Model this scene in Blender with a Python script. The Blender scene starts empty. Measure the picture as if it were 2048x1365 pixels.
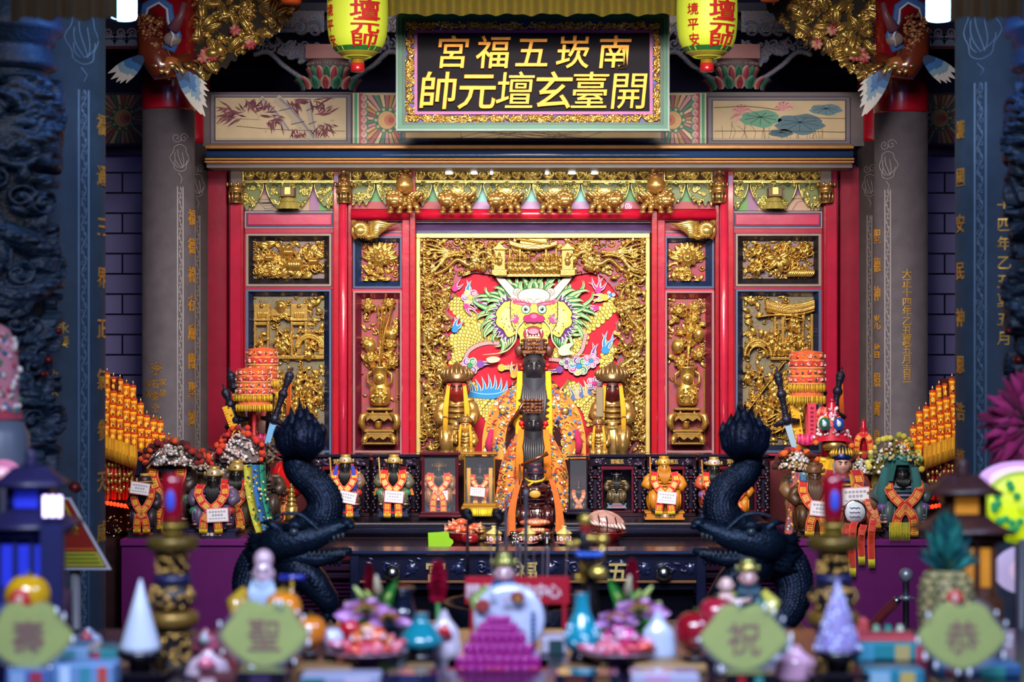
import bpy,bmesh,math,random
import numpy as np
from mathutils import Vector,Matrix
from mathutils.geometry import tessellate_polygon
PI=math.pi
S=bpy.context.scene
COL=S.collection
FPX=4000.0  # focal length in photo pixels (2048 wide frame)
VX,VY,EYE=1067.0,682.0,1.8
def X(px,d):return (px-VX)*d/FPX
def Z(py,d):return EYE-(py-VY)*d/FPX

# ---------------------------------------------------------------- camera, world, big lights, exposure
cam_d=bpy.data.cameras.new('camera')
cam=bpy.data.objects.new('camera',cam_d);COL.objects.link(cam)
cam.location=(0,0,EYE);cam.rotation_euler=(PI/2,0,0)
cam_d.sensor_fit='HORIZONTAL';cam_d.sensor_width=36.0
cam_d.lens=36.0*FPX/2048
cam_d.shift_x=-(VX-1024)/2048
cam_d.shift_y=0.0
cam_d.clip_start=.2;cam_d.clip_end=60
cam_d.dof.use_dof=True;cam_d.dof.focus_distance=11.6;cam_d.dof.aperture_fstop=2.3
S.camera=cam
S.view_settings.view_transform='Standard';S.view_settings.look='None'
S.view_settings.exposure=-0.32;S.view_settings.gamma=1.0;S.view_settings.use_curve_mapping=False
S.cycles.max_bounces=5;S.cycles.diffuse_bounces=3;S.cycles.glossy_bounces=3
S.cycles.transmission_bounces=4;S.cycles.transparent_max_bounces=6
S.cycles.caustics_reflective=False;S.cycles.caustics_refractive=False
S.cycles.sample_clamp_indirect=4.0

w=bpy.data.worlds.new('hall_air');S.world=w;w.use_nodes=True
wb=w.node_tree.nodes['Background']
wb.inputs['Color'].default_value=(.16,.14,.44,1);wb.inputs['Strength'].default_value=.62

def area(name,loc,aim,sx,sy,power,color,spread=180):
 d=bpy.data.lights.new(name,'AREA');d.shape='RECTANGLE';d.size=sx;d.size_y=sy
 d.energy=power;d.color=color;d.spread=math.radians(spread)
 o=bpy.data.objects.new(name,d);COL.objects.link(o);o.location=loc
 o.rotation_euler=(Vector(aim)-Vector(loc)).to_track_quat('-Z','Y').to_euler()
 return o
 # warm ceiling light over the aisle, above the frame; frontal and cool foreground fills added
area('altar_ceiling_light',(0,7.0,4.2),(0,12,1.15),2.6,.4,82,(1.0,.90,.78),60)
area('altar_front_fill',(0,5.2,4.0),(0,12,1.5),2.4,.5,30,(1.0,.90,.80),80)  # weaker frontal fill, added to soften the altar; no fitting hangs here
area('cornice_light',(0,10.85,Z(334,10.85)),(0,11.9,2.1),3.4,.04,17,(1.0,.88,.70),150)
area('foreground_fill',(-.4,1.8,4.2),(0,5.2,1.0),3.0,1.2,95,(.66,.76,1.0),75)  # cool fill added to brighten the offering table, not an actual opening
area('foreground_side_fill',(2.6,3.2,4.3),(-.2,5.4,1.0),1.2,1.2,30,(.50,.62,1.0),80)  # second cool fill, added from the side for the same table

# ---------------------------------------------------------------- colours and materials
def C(h):
 if not isinstance(h,str):return tuple(h)
 h=h.lstrip('#');o=[]
 for i in (0,2,4):
  c=int(h[i:i+2],16)/255
  o.append(c/12.92 if c <= .04045 else ((c+.055)/1.055)**2.4)
 return tuple(o)

MATS={}
def finish(name,rough=.5,metal=0.,coat=0.,noise=0.,nscale=20.,bump=0.,bscale=60.,sheen=0.,emit=0.,spec=.5,alpha=1.,trans=0.,tint=None):
 m=bpy.data.materials.new(name);m.use_nodes=True
 nt=m.node_tree;b=nt.nodes['Principled BSDF'];L=nt.links.new
 at=nt.nodes.new('ShaderNodeAttribute');at.attribute_name='Col'
 col=at.outputs['Color']
 if noise > 0 or bump > 0:
  tc=nt.nodes.new('ShaderNodeTexCoord')
  nz=nt.nodes.new('ShaderNodeTexNoise');nz.inputs['Scale'].default_value=nscale;nz.inputs['Detail'].default_value=4
  L(tc.outputs['Object'],nz.inputs['Vector'])
 if noise > 0:
  mr=nt.nodes.new('ShaderNodeMapRange')
  mr.inputs['From Min'].default_value=.3;mr.inputs['From Max'].default_value=.7
  mr.inputs['To Min'].default_value=1-noise;mr.inputs['To Max'].default_value=1+noise*.6
  L(nz.outputs['Fac'],mr.inputs['Value'])
  mx=nt.nodes.new('ShaderNodeVectorMath');mx.operation='SCALE'
  L(col,mx.inputs[0]);L(mr.outputs['Result'],mx.inputs['Scale']);col=mx.outputs['Vector']
 if tint:
  mt=nt.nodes.new('ShaderNodeMix');mt.data_type='RGBA';mt.inputs['Factor'].default_value=tint[1]
  L(col,mt.inputs['A']);mt.inputs['B'].default_value=(*tint[0],1);col=mt.outputs['Result']
 L(col,b.inputs['Base Color'])
 b.inputs['Roughness'].default_value=rough;b.inputs['Metallic'].default_value=metal
 b.inputs['Specular IOR Level'].default_value=spec
 b.inputs['Coat Weight'].default_value=coat;b.inputs['Coat Roughness'].default_value=.12
 if sheen:b.inputs['Sheen Weight'].default_value=sheen
 if emit:
  L(col,b.inputs['Emission Color']);b.inputs['Emission Strength'].default_value=emit
 if alpha < 1:b.inputs['Alpha'].default_value=alpha
 if trans:b.inputs['Transmission Weight'].default_value=trans
 if bump > 0:
  n2=nt.nodes.new('ShaderNodeTexNoise');n2.inputs['Scale'].default_value=bscale;n2.inputs['Detail'].default_value=3
  L(tc.outputs['Object'],n2.inputs['Vector'])
  bp=nt.nodes.new('ShaderNodeBump');bp.inputs['Strength'].default_value=bump;bp.inputs['Distance'].default_value=.01
  L(n2.outputs['Fac'],bp.inputs['Height']);L(bp.outputs['Normal'],b.inputs['Normal'])
 MATS[name]=m
 return m
finish('matte',.75,noise=.10,nscale=14)
finish('satin',.42,noise=.10,nscale=10)
finish('lacquer',.26,coat=.6,noise=.16,nscale=7,bump=.12,bscale=18)
finish('darkwood',.25,coat=.5,noise=.25,nscale=9)
finish('gloss',.12,coat=.8)
finish('gold',.27,metal=.74,noise=.26,nscale=26,bump=.10,bscale=160,tint=((.92,.70,.30),.20))
finish('goldflat',.36,metal=.55,noise=.12,nscale=20)
finish('metal',.22,metal=1.)
finish('bronze',.40,metal=.55,noise=.35,nscale=18,bump=.6,bscale=70)
finish('cloth',.85,noise=.10,nscale=40,sheen=.08,bump=.15,bscale=220)
finish('stone',.68,noise=.20,nscale=16,bump=.22,bscale=190)
finish('carvedstone',.55,noise=.30,nscale=9,bump=.5,bscale=60)
finish('sparkle',.30,metal=.25,noise=.9,nscale=420)
finish('paper',.8)
finish('glow',.5,emit=1.0)
finish('glowsoft',.5,emit=.30)
finish('plastic',.08,alpha=.05,spec=1.0)
finish('pane',.03,alpha=.045,spec=1.0)
finish('ink',.6,spec=.2)
MATS['bulb']=finish('bulb',.4,emit=75.0)
MATS['lamp']=finish('lamp',.4,emit=4.0)

def tiles(name,c1,c2,mortar,sx):
 m=bpy.data.materials.new(name);m.use_nodes=True;nt=m.node_tree;b=nt.nodes['Principled BSDF']
 tc=nt.nodes.new('ShaderNodeTexCoord');sp=nt.nodes.new('ShaderNodeSeparateXYZ');cb=nt.nodes.new('ShaderNodeCombineXYZ')
 br=nt.nodes.new('ShaderNodeTexBrick')
 nt.links.new(tc.outputs['Object'],sp.inputs[0]);nt.links.new(sp.outputs['X'],cb.inputs['X']);nt.links.new(sp.outputs['Z'],cb.inputs['Y'])
 nt.links.new(cb.outputs[0],br.inputs['Vector'])
 for k,v in (('Color1',c1),('Color2',c2),('Mortar',mortar)):br.inputs[k].default_value=(*C(v),1)
 br.inputs['Scale'].default_value=sx;br.inputs['Mortar Size'].default_value=.012
 br.inputs['Brick Width'].default_value=.5;br.inputs['Row Height'].default_value=.25
 nt.links.new(br.outputs['Color'],b.inputs['Base Color'])
 b.inputs['Roughness'].default_value=.22
 MATS[name]=m
tiles('walltile','#a6a2e4','#9a95d8','#1c1838',1.9)

# ---------------------------------------------------------------- mesh builder
def W(px,py,d):return Vector((X(px,d),d,Z(py,d)))
def wloc(o):
 v=Vector((0,0,0))
 while o is not None:v=v+o.location;o=o.parent
 return v
def name_it(o,label=None,cat=None,group=None,kind=None):
 for k,v in (('label',label),('category',cat),('group',group),('kind',kind)):
  if v:o[k]=v
 return o
def thing(name,label,cat,loc=(0,0,0),group=None,kind=None):
 o=bpy.data.objects.new(name,None);COL.objects.link(o);o.location=loc
 o.empty_display_size=.05
 return name_it(o,label,cat,group,kind)
def dup(src,parent=None,loc=None,label=None,group=None,rz=None,sc=None):
 c=src.copy();COL.objects.link(c)
 if parent is not None:c.parent=parent
 if loc is not None:c.location=loc
 if rz is not None:c.rotation_euler=(0,0,rz)
 if sc is not None:c.scale=sc
 if label:c['label']=label
 if group:c['group']=group
 for ch in list(src.children):dup(ch,c)
 return c

def polytri(pts):
 return [tuple(t) for t in tessellate_polygon([[Vector((p[0],p[1],0)) for p in pts]])]
def catmull(pts,n=6,closed=False):
 P=[np.array(p,float) for p in pts];out=[]
 k=len(P)
 rng=range(k) if closed else range(k-1)
 for i in rng:
  p0=P[(i-1) % k] if closed or i > 0 else 2*P[0]-P[1]
  p1=P[i];p2=P[(i+1) % k]
  p3=P[(i+2) % k] if closed or i+2 < k else 2*P[-1]-P[-2]
  for j in range(n):
   t=j/n
   out.append(.5*((2*p1)+(-p0+p2)*t+(2*p0-5*p1+4*p2-p3)*t*t+(-p0+3*p1-3*p2+p3)*t**3))
 if not closed:out.append(P[-1])
 return out

class MB:
 def __init__(s,mat='satin',col='#808080'):
  s.V=[];s.F=[];s.n=0;s.mat=mat;s.col=C(col);s.M=None
 def use(s,mat=None,col=None):
  if mat:s.mat=mat
  if col is not None:s.col=C(col)
  return s
 def px(s,d,dy=0):
  """local = (photo px, metres toward the camera, photo py) at distance d"""
  k=d/FPX
  s.M=Matrix(((k,0,0,-VX*k),(0,-1,0,d-dy),(0,0,-k,EYE+VY*k),(0,0,0,1)));return s
 def at(s,M):s.M=M;return s
 def add(s,v,faces,smooth=True,mat=None,col=None):
  v=np.asarray(v,float).reshape(-1,3)
  if s.M is not None:
   m=np.array(s.M);v=v@m[:3,:3].T+m[:3,3]
   flip=np.linalg.det(m[:3,:3]) < 0
  else:flip=False
  b=s.n;s.V.append(v);s.n += len(v)
  col=s.col if col is None else col if isinstance(col,(np.ndarray,tuple)) else C(col)
  if isinstance(faces,np.ndarray):
   fa=faces[:,::-1] if flip else faces
   s.F.append((fa+b,mat or s.mat,col,smooth))
  else:
   by={}
   for f in faces:by.setdefault(len(f),[]).append(f[::-1] if flip else f)
   for k,l in by.items():s.F.append((np.array(l,int)+b,mat or s.mat,col,smooth))
  return s
 def box(s,x0,x1,y0,y1,z0,z1,ch=0.,**k):
  if x0 > x1:x0,x1=x1,x0
  if y0 > y1:y0,y1=y1,y0
  if z0 > z1:z0,z1=z1,z0
  if not isinstance(ch,tuple) and ch <= 0:
   v=[(x,y,z) for x in (x0,x1) for y in (y0,y1) for z in (z0,z1)]
   return s.add(v,[(0,1,3,2),(4,6,7,5),(0,4,5,1),(2,3,7,6),(0,2,6,4),(1,5,7,3)],smooth=False,**k)
  cx,cy,cz=ch if isinstance(ch,tuple) else (ch,)*3
  v=[];ids={}
  for i,(a0,a1) in enumerate(((x0,x0+cx),(x1,x1-cx))):
   for j,(b0,b1) in enumerate(((y0,y0+cy),(y1,y1-cy))):
    for l,(c0,c1) in enumerate(((z0,z0+cz),(z1,z1-cz))):
     for ax,p in enumerate(((a0,b1,c1),(a1,b0,c1),(a1,b1,c0))):
      ids[i,j,l,ax]=len(v);v.append(p)
  f=[]
  for ax in range(3):
   for sd in (0,1):
    q=[]
    for (u,w_) in ((0,0),(0,1),(1,1),(1,0)):
     key=[0,0,0];key[ax]=sd;key[(ax+1) % 3]=u;key[(ax+2) % 3]=w_
     q.append(ids[(*key,ax)])
    f.append(tuple(q) if sd == 0 and False else tuple(q[::-1]) if sd else tuple(q))
  for ax in range(3):
   a,b=(ax+1) % 3,(ax+2) % 3
   for u in (0,1):
    for w_ in (0,1):
     k0=[0,0,0];k0[a]=u;k0[b]=w_;k1=list(k0);k1[ax]=1
     f.append((ids[(*k0,a)],ids[(*k1,a)],ids[(*k1,b)],ids[(*k0,b)]))
  for i in (0,1):
   for j in (0,1):
    for l in (0,1):f.append((ids[i,j,l,0],ids[i,j,l,1],ids[i,j,l,2]))
  return s.add(v,f,smooth=False,**k)
 def lathe(s,prof,c=(0,0,0),seg=24,sq=1.,a0=0.,a1=2*PI,cap=True,rip=None,**k):
  """prof: (r, z) list; about the vertical"""
  full=abs(a1-a0-2*PI) < 1e-6;n=seg if full else seg+1
  v=[]
  for r,z in prof:
   for i in range(n):
    a=a0+(a1-a0)*i/seg;rr=r*(1+(rip[0]*math.cos(rip[1]*a) if rip else 0))
    v.append((c[0]+rr*math.cos(a),c[1]+rr*math.sin(a)*sq,c[2]+z))
  f=[]
  m=len(prof)
  for j in range(m-1):
   for i in range(seg):
    i2=(i+1) % n
    f.append((j*n+i,j*n+i2,(j+1)*n+i2,(j+1)*n+i))
  if cap and full:
   if prof[0][0] > 1e-5:f.append(tuple(range(n))[::-1])
   if prof[-1][0] > 1e-5:f.append(tuple((m-1)*n+i for i in range(n)))
  return s.add(v,f,**k)
 def tube(s,pts,rad,seg=8,flat=1.,cap=True,closed=False,**k):
  P=[Vector(p) for p in pts];n=len(P)
  R=rad if hasattr(rad,'__len__') else [rad]*n
  if len(R) != n:R=list(np.interp(np.linspace(0,1,n),np.linspace(0,1,len(R)),R))
  v=[];N=None
  for i in range(n):
   t=(P[min(i+1,n-1)]-P[max(i-1,0)])
   if t.length < 1e-9:t=Vector((0,0,1))
   t.normalize()
   if N is None:
    up=Vector((0,1,0)) if abs(t.y) < .9 else Vector((1,0,0));N=(up-t*up.dot(t)).normalized()
   else:
    N=N-t*N.dot(t)
    N=N.normalized() if N.length > 1e-6 else Vector((0,1,0))
   B=t.cross(N)
   for j in range(seg):
    a=2*PI*j/seg;q=P[i]+N*(math.cos(a)*R[i]*flat)+B*(math.sin(a)*R[i]);v.append(q)
  f=[(i*seg+j,i*seg+(j+1) % seg,(i+1)*seg+(j+1) % seg,(i+1)*seg+j) for i in range(n-1) for j in range(seg)]
  if cap:f += [tuple(range(seg))[::-1],tuple((n-1)*seg+j for j in range(seg))]
  return s.add([tuple(q) for q in v],f,**k)
 def ell(s,c,r,seg=12,rings=8,R=None,**k):
  r=r if hasattr(r,'__len__') else (r,r,r)
  v=[(0,0,-1)]
  for i in range(1,rings):
   ph=-PI/2+PI*i/rings
   for j in range(seg):
    a=2*PI*j/seg;v.append((math.cos(ph)*math.cos(a),math.cos(ph)*math.sin(a),math.sin(ph)))
  v.append((0,0,1));v=np.array(v)*np.array(r)
  if R is not None:v=v@np.array(R.to_3x3()).T
  v=v+np.array(c);L=len(v)-1
  f=[(0,1+(j+1) % seg,1+j) for j in range(seg)]
  for i in range(rings-2):
   for j in range(seg):f.append((1+i*seg+j,1+i*seg+(j+1) % seg,1+(i+1)*seg+(j+1) % seg,1+(i+1)*seg+j))
  f += [(L,1+(rings-2)*seg+j,1+(rings-2)*seg+(j+1) % seg) for j in range(seg)]
  return s.add(v,f,**k)
 def plate(s,pts,y0=0.,y1=.01,bev=0.,smooth=False,**k):
  """polygon in x-z, extruded from y0 (back) to y1 (front); y is 'toward the camera' under .px()"""
  pts=[tuple(p[:2]) for p in pts];n=len(pts)
  v=[(p[0],y0,p[1]) for p in pts]+[(p[0],y1,p[1]) for p in pts]
  tr=polytri(pts)
  ar=sum(pts[i][0]*pts[(i+1) % n][1]-pts[(i+1) % n][0]*pts[i][1] for i in range(n))
  f=[]
  for a,b,c in tr:
   cr=(pts[b][0]-pts[a][0])*(pts[c][1]-pts[a][1])-(pts[b][1]-pts[a][1])*(pts[c][0]-pts[a][0])
   if abs(cr) < 1e-14:continue
   if cr < 0:b,c=c,b
   f.append((a,b,c));f.append((a+n,c+n,b+n))
  for i in range(n):
   j=(i+1) % n
   f.append((i,i+n,j+n,j) if ar < 0 else (j,j+n,i+n,i))
  f=[q[::-1] for q in f] if y1 < y0 else f
  # front normal must face -y in world for y1 < y0 (plain) or toward camera under px: renderer is two sided, so order is cosmetic
  return s.add(v,f,smooth=smooth,**k)
 def ribbon(s,pts,wid,th=.002,side=(1,0,0),**k):
  """a strip along pts, width along 'side'"""
  n=len(pts);Wd=wid if hasattr(wid,'__len__') else [wid]*n
  sd=side if hasattr(side[0],'__len__') else [side]*n
  v=[]
  for i in range(n):
   p=Vector(pts[i]);t=(Vector(pts[min(i+1,n-1)])-Vector(pts[max(i-1,0)])).normalized()
   b=Vector(sd[i]);b=(b-t*b.dot(t)).normalized();nn=t.cross(b)*th/2
   for q in (p-b*Wd[i]/2-nn,p+b*Wd[i]/2-nn,p+b*Wd[i]/2+nn,p-b*Wd[i]/2+nn):v.append(tuple(q))
  f=[(i*4+j,i*4+(j+1) % 4,(i+1)*4+(j+1) % 4,(i+1)*4+j) for i in range(n-1) for j in range(4)]
  f += [(3,2,1,0),tuple((n-1)*4+j for j in range(4))]
  return s.add(v,f,smooth=False,**k)
 def grid(s,fn,nu,nv,wrap=False,**k):
  v=[fn(i/nu,j/nv) for j in range(nv+1) for i in range(nu if wrap else nu+1)]
  w_=nu if wrap else nu+1
  f=np.array([(j*w_+i,j*w_+(i+1) % w_,(j+1)*w_+(i+1) % w_,(j+1)*w_+i) for j in range(nv) for i in range(nu)])
  return s.add(v,f,**k)
 def text(s,ch,cx,cz,h,y=0.,dep=.004,bev=0.,off=0.,wx=1.,shear=0.,vflip=1,**k):
  """one character centred at (cx, cz), cap height h; vflip=-1 inside .px() frames (py grows downward)"""
  v,f=glyph(ch,round(bev/h,3) if h else 0,round(off,3))
  zs=v[:,2];z0,z1=zs.min(),zs.max()
  q=np.empty_like(v)
  q[:,0]=cx+(v[:,0]+v[:,1]*shear)*h*wx;q[:,2]=cz+v[:,1]*h*vflip
  q[:,1]=y+np.sign(k.pop('dirn',-1))*((zs-z0)/(z1-z0+1e-9))*dep
  return s.add(q,f,smooth=False,**k)
 def build(s,name,parent=None,label=None,cat=None,group=None,kind=None,loc=None):
  v=np.concatenate(s.V) if s.V else np.zeros((0,3))
  if parent is not None:o0=np.array(wloc(parent))
  elif loc is not None:o0=np.array(loc)
  else:o0=np.array([(v[:,0].min()+v[:,0].max())/2,(v[:,1].min()+v[:,1].max())/2,v[:,2].min()])
  v=v-o0
  me=bpy.data.meshes.new(name)
  me.vertices.add(len(v));me.vertices.foreach_set('co',v.astype(np.float32).ravel())
  nl=sum(f[0].size for f in s.F);nf=sum(len(f[0]) for f in s.F)
  lv=np.concatenate([f[0].ravel() for f in s.F]);tot=np.concatenate([np.full(len(f[0]),f[0].shape[1]) for f in s.F])
  me.loops.add(nl);me.loops.foreach_set('vertex_index',lv.astype(np.int32))
  me.polygons.add(nf);st=np.concatenate(([0],np.cumsum(tot)[:-1]))
  me.polygons.foreach_set('loop_start',st.astype(np.int32))
  slots=[];mi=[];cols=[];sm=[]
  for fa,m,c,sh in s.F:
   if m not in slots:slots.append(m);me.materials.append(MATS[m])
   mi.append(np.full(len(fa),slots.index(m)))
   cc=np.ones((len(fa),4),np.float32);cc[:,:3]=c if not isinstance(c,str) else C(c);cols.append(cc)
   sm.append(np.full(len(fa),sh))
  me.polygons.foreach_set('material_index',np.concatenate(mi).astype(np.int32))
  me.polygons.foreach_set('use_smooth',np.concatenate(sm).astype(bool))
  me.update(calc_edges=True)
  a=me.attributes.new('Col','FLOAT_COLOR','FACE')
  cc=np.concatenate(cols)
  if len(a.data) == len(cc):a.data.foreach_set('color',cc.ravel())
  o=bpy.data.objects.new(name,me);COL.objects.link(o)
  if parent is not None:o.parent=parent
  else:o.location=o0
  return name_it(o,label,cat,group,kind)

_gl={}
def glyph(ch,bev=0.,off=0.):
 key=(ch,bev,off)
 if key not in _gl:
  cu=bpy.data.curves.new('g','FONT');cu.body=ch;cu.size=1;cu.align_x='LEFT'
  cu.extrude=.03;cu.bevel_depth=bev;cu.bevel_resolution=1 if bev else 0;cu.resolution_u=3;cu.offset=off
  ob=bpy.data.objects.new('g',cu);me=bpy.data.meshes.new_from_object(ob)
  v=np.empty(len(me.vertices)*3);me.vertices.foreach_get('co',v);v=v.reshape(-1,3)
  v[:,0] -= .5;v[:,1] -= .38  # full-width em box centre
  f=[tuple(p.vertices) for p in me.polygons]
  bpy.data.objects.remove(ob);bpy.data.curves.remove(cu);bpy.data.meshes.remove(me)
  _gl[key]=(v,f)
 return _gl[key]

def glyph_cut(ch,off,n=14):
 """the same character sliced in narrow upright strips, so that it can follow a round surface"""
 v,f=glyph(ch,0.,off);bm=bmesh.new();vs=[bm.verts.new(tuple(p)) for p in v]
 for q in f:
  try:bm.faces.new([vs[i] for i in q])
  except ValueError:pass
 for i in range(1,n):bmesh.ops.bisect_plane(bm,geom=bm.verts[:]+bm.edges[:]+bm.faces[:],plane_co=(-.5+i/n,0,0),plane_no=(1,0,0))
 bm.verts.index_update();V=np.array([p.co[:] for p in bm.verts]);F=[tuple(p.index for p in q.verts) for q in bm.faces];bm.free()
 return V,F

 # ---------------------------------------------------------------- carved reliefs
class Relief:
 """height field w x h metres, x to the right, z up, origin at the lower corner; stamps raise it"""
 def __init__(s,w,h,step=.0028,seed=0):
  s.w,s.h=w,h;s.nx=max(4,int(w/step));s.nz=max(4,int(h/step))
  s.x=np.linspace(0,w,s.nx+1);s.z=np.linspace(0,h,s.nz+1)
  s.H=np.zeros((s.nz+1,s.nx+1));s.G=np.zeros_like(s.H);s.r=random.Random(seed);s.cut=None
 def win(s,x0,x1,z0,z1):
  i0=max(0,int(x0/s.w*s.nx));i1=min(s.nx,int(x1/s.w*s.nx)+1)
  j0=max(0,int(z0/s.h*s.nz));j1=min(s.nz,int(z1/s.h*s.nz)+1)
  if i1 <= i0 or j1 <= j0:return None
  Xg,Zg=np.meshgrid(s.x[i0:i1+1],s.z[j0:j1+1]);return (slice(j0,j1+1),slice(i0,i1+1)),Xg,Zg
 def put(s,sl,val):s.H[sl]=np.maximum(s.H[sl],val)
 def ball(s,x,z,r,h,base=0.,rz=None):
  rz=rz or r
  q=s.win(x-r,x+r,z-rz,z+rz)
  if q is None:return
  sl,A,B=q;d=1-((A-x)/r)**2-((B-z)/rz)**2
  s.put(sl,np.where(d > 0,base+h*np.sqrt(np.maximum(d,0)),0))
 def leaf(s,x,z,ln,wd,ang,h,base=0.,vein=.25):
  q=s.win(x-ln,x+ln,z-ln,z+ln)
  if q is None:return
  sl,A,B=q;c,sn=math.cos(ang),math.sin(ang)
  u=((A-x)*c+(B-z)*sn)/ln;v=(-(A-x)*sn+(B-z)*c)/wd
  prof=np.sqrt(np.clip(u*(1-u)*4,0,1))*(1.15-.5*u)
  ok=(u > 0) & (u < 1) & (np.abs(v) < prof)
  t=np.abs(v)/np.maximum(prof,1e-6)
  hh=base+h*(.45+.55*np.sqrt(np.clip(1-t*t,0,1)))*(.6+.4*np.sin(u*PI))-vein*h*np.exp(-(t*6)**2)
  s.put(sl,np.where(ok,hh,0))
 def stroke(s,pts,wd,h,base=0.):
  n=len(pts);wl=list(np.interp(np.linspace(0,1,n),np.linspace(0,1,len(wd)),wd)) if hasattr(wd,'__len__') else [wd]*n
  for i,p in enumerate(pts):s.ball(p[0],p[1],max(wl[i],s.w/s.nx*.9),h*(wl[i]/max(wl)*.6+.4),base)
 def line(s,p,q,wd,h,base=0.):
  n=max(2,int(math.hypot(q[0]-p[0],q[1]-p[1])/max(wd*.5,.001)))
  s.stroke([(p[0]+(q[0]-p[0])*i/n,p[1]+(q[1]-p[1])*i/n) for i in range(n+1)],wd,h,base)
 def rect(s,x0,x1,z0,z1,h):
  q=s.win(x0,x1,z0,z1)
  if q is None:return
  sl,A,B=q;s.put(sl,np.where((A >= x0) & (A <= x1) & (B >= z0) & (B <= z1),h,0))
 def spiral(s,x,z,r,wd,turns=1.5,a=0.,d=1,h=.01,base=0.):
  n=int(26*turns);pts=[]
  for i in range(n+1):
   t=i/n;rr=r*(1-t)**.8+wd*.3;an=a+d*t*turns*2*PI;pts.append((x+rr*math.cos(an),z+rr*math.sin(an)))
  s.stroke(pts,[wd,wd*.6],h,base);s.ball(x,z,wd*1.3,h,base)
 def flower(s,x,z,r,n=7,h=.02,base=0.,a=0.):
  for k in range(n):s.leaf(x,z,r,r*.34,a+2*PI*k/n,h*.8,base)
  for k in range(n):s.leaf(x,z,r*.62,r*.26,a+2*PI*(k+.5)/n,h,base+h*.25)
  s.ball(x,z,r*.26,h*.7,base+h*.6)
 def figure(s,x,z,ht,h=.02,base=0.):
  """a small robed figure"""
  r=s.r
  s.ball(x,z+ht*.86,ht*.10,h,base+h*.35);s.ball(x,z+ht*.97,ht*.07,h*.8,base+h*.3)
  s.ball(x,z+ht*.55,ht*.17,h,base+h*.2,rz=ht*.24);s.ball(x,z+ht*.22,ht*.21,h*.9,base+h*.1,rz=ht*.27)
  sd=r.choice((-1,1))
  s.line((x+sd*ht*.13,z+ht*.66),(x+sd*ht*.34,z+ht*r.uniform(.4,.9)),ht*.055,h,base+h*.3)
  s.line((x-sd*ht*.13,z+ht*.66),(x-sd*ht*.2,z+ht*.42),ht*.055,h,base+h*.3)
  if r.random() < .7:s.line((x+sd*ht*.3,z+ht*.1),(x+sd*ht*.42,z+ht*1.1),ht*.025,h*.8,base+h*.4)
  for k in range(4):s.leaf(x+r.uniform(-.1,.1)*ht,z+ht*.5,ht*.45,ht*.05,-PI/2+r.uniform(-.5,.5),h,base+h*.25)
 def scatter(s,n,size,h,kinds='lsbf',box=None,base=0.):
  r=s.r;x0,x1,z0,z1=box or (0,s.w,0,s.h)
  for _ in range(n):
   x,z=r.uniform(x0,x1),r.uniform(z0,z1);k=r.choice(kinds);q=size*r.uniform(.6,1.3);b=base+r.uniform(0,.4)*h
   if k == 'l':s.leaf(x,z,q*1.3,q*.34,r.uniform(0,2*PI),h*.8,b)
   elif k == 's':s.spiral(x,z,q*.6,q*.14,r.uniform(1,1.8),r.uniform(0,6.3),r.choice((-1,1)),h*.8,b)
   elif k == 'b':s.ball(x,z,q*.35,h*.8,b)
   elif k == 'f':s.flower(x,z,q*.75,r.choice((6,7,8)),h*.8,b,r.uniform(0,6))
   elif k == 'p':s.figure(x,z,q*2.2,h*.9,b)
   elif k == 'w':
    a=r.uniform(0,6.3);pts=[]
    for i in range(16):pts.append((x+math.cos(a)*q*i/8-math.sin(a)*q*.3*math.sin(i*.7),z+math.sin(a)*q*i/8+math.cos(a)*q*.3*math.sin(i*.7)))
    s.stroke(pts,[q*.14,q*.05],h*.8,b)
 def frame(s,t,h):
  for a in ((0,s.w,0,t),(0,s.w,s.h-t,s.h),(0,t,0,s.h),(s.w-t,s.w,0,s.h)):s.rect(*a,h)
 def emit(s,mb,x0,y,z0,gold='#c99a3a',grounds=('#7a1020',),thr=.0015,scale=1.,gmat='gold',bmat='satin',mask=None,gpatch=.03,curve=None):
  """adds the carving to mb: the raised side faces -y (the camera)"""
  H=s.H*scale;A,B=np.meshgrid(s.x,s.z)
  V=np.stack([x0+A,y-H,z0+B],axis=-1).reshape(-1,3)
  if curve is not None:V=curve(V,y)
  w_=s.nx+1
  j,i=np.meshgrid(np.arange(s.nz),np.arange(s.nx),indexing='ij');q=(j*w_+i).ravel()
  F=np.stack([q,q+1,q+w_+1,q+w_],axis=1)
  hf=(H[:-1,:-1]+H[1:,:-1]+H[:-1,1:]+H[1:,1:])/4
  keep=np.ones_like(hf,bool)
  if mask is not None:keep=mask((A[:-1,:-1]+A[1:,1:])/2,(B[:-1,:-1]+B[1:,1:])/2)
  g=((hf > thr) & keep).ravel()
  gc=np.array([C(c) for c in (gold if isinstance(gold,(list,tuple)) else [gold])])
  f=2.2/gpatch;a_,b_=A[:-1,:-1]*f,B[:-1,:-1]*f
  gi=((np.sin(a_+2*np.sin(b_*.7))+np.sin(b_*1.1+2.3*np.sin(a_*.6+1))+2)/4.001).ravel()
  base=mb.n;mb.add(V,F[g],mat=gmat,col=gc[(gi[g]*len(gc)*3).astype(int) % len(gc)])
  lo=(~g) & keep.ravel()
  if grounds and lo.any():
   bc=np.array([C(c) for c in grounds])
   mb.F.append((F[lo]+base,bmat,bc[(gi[lo]*len(bc)*7).astype(int) % len(bc)],False))
  return mb
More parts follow.
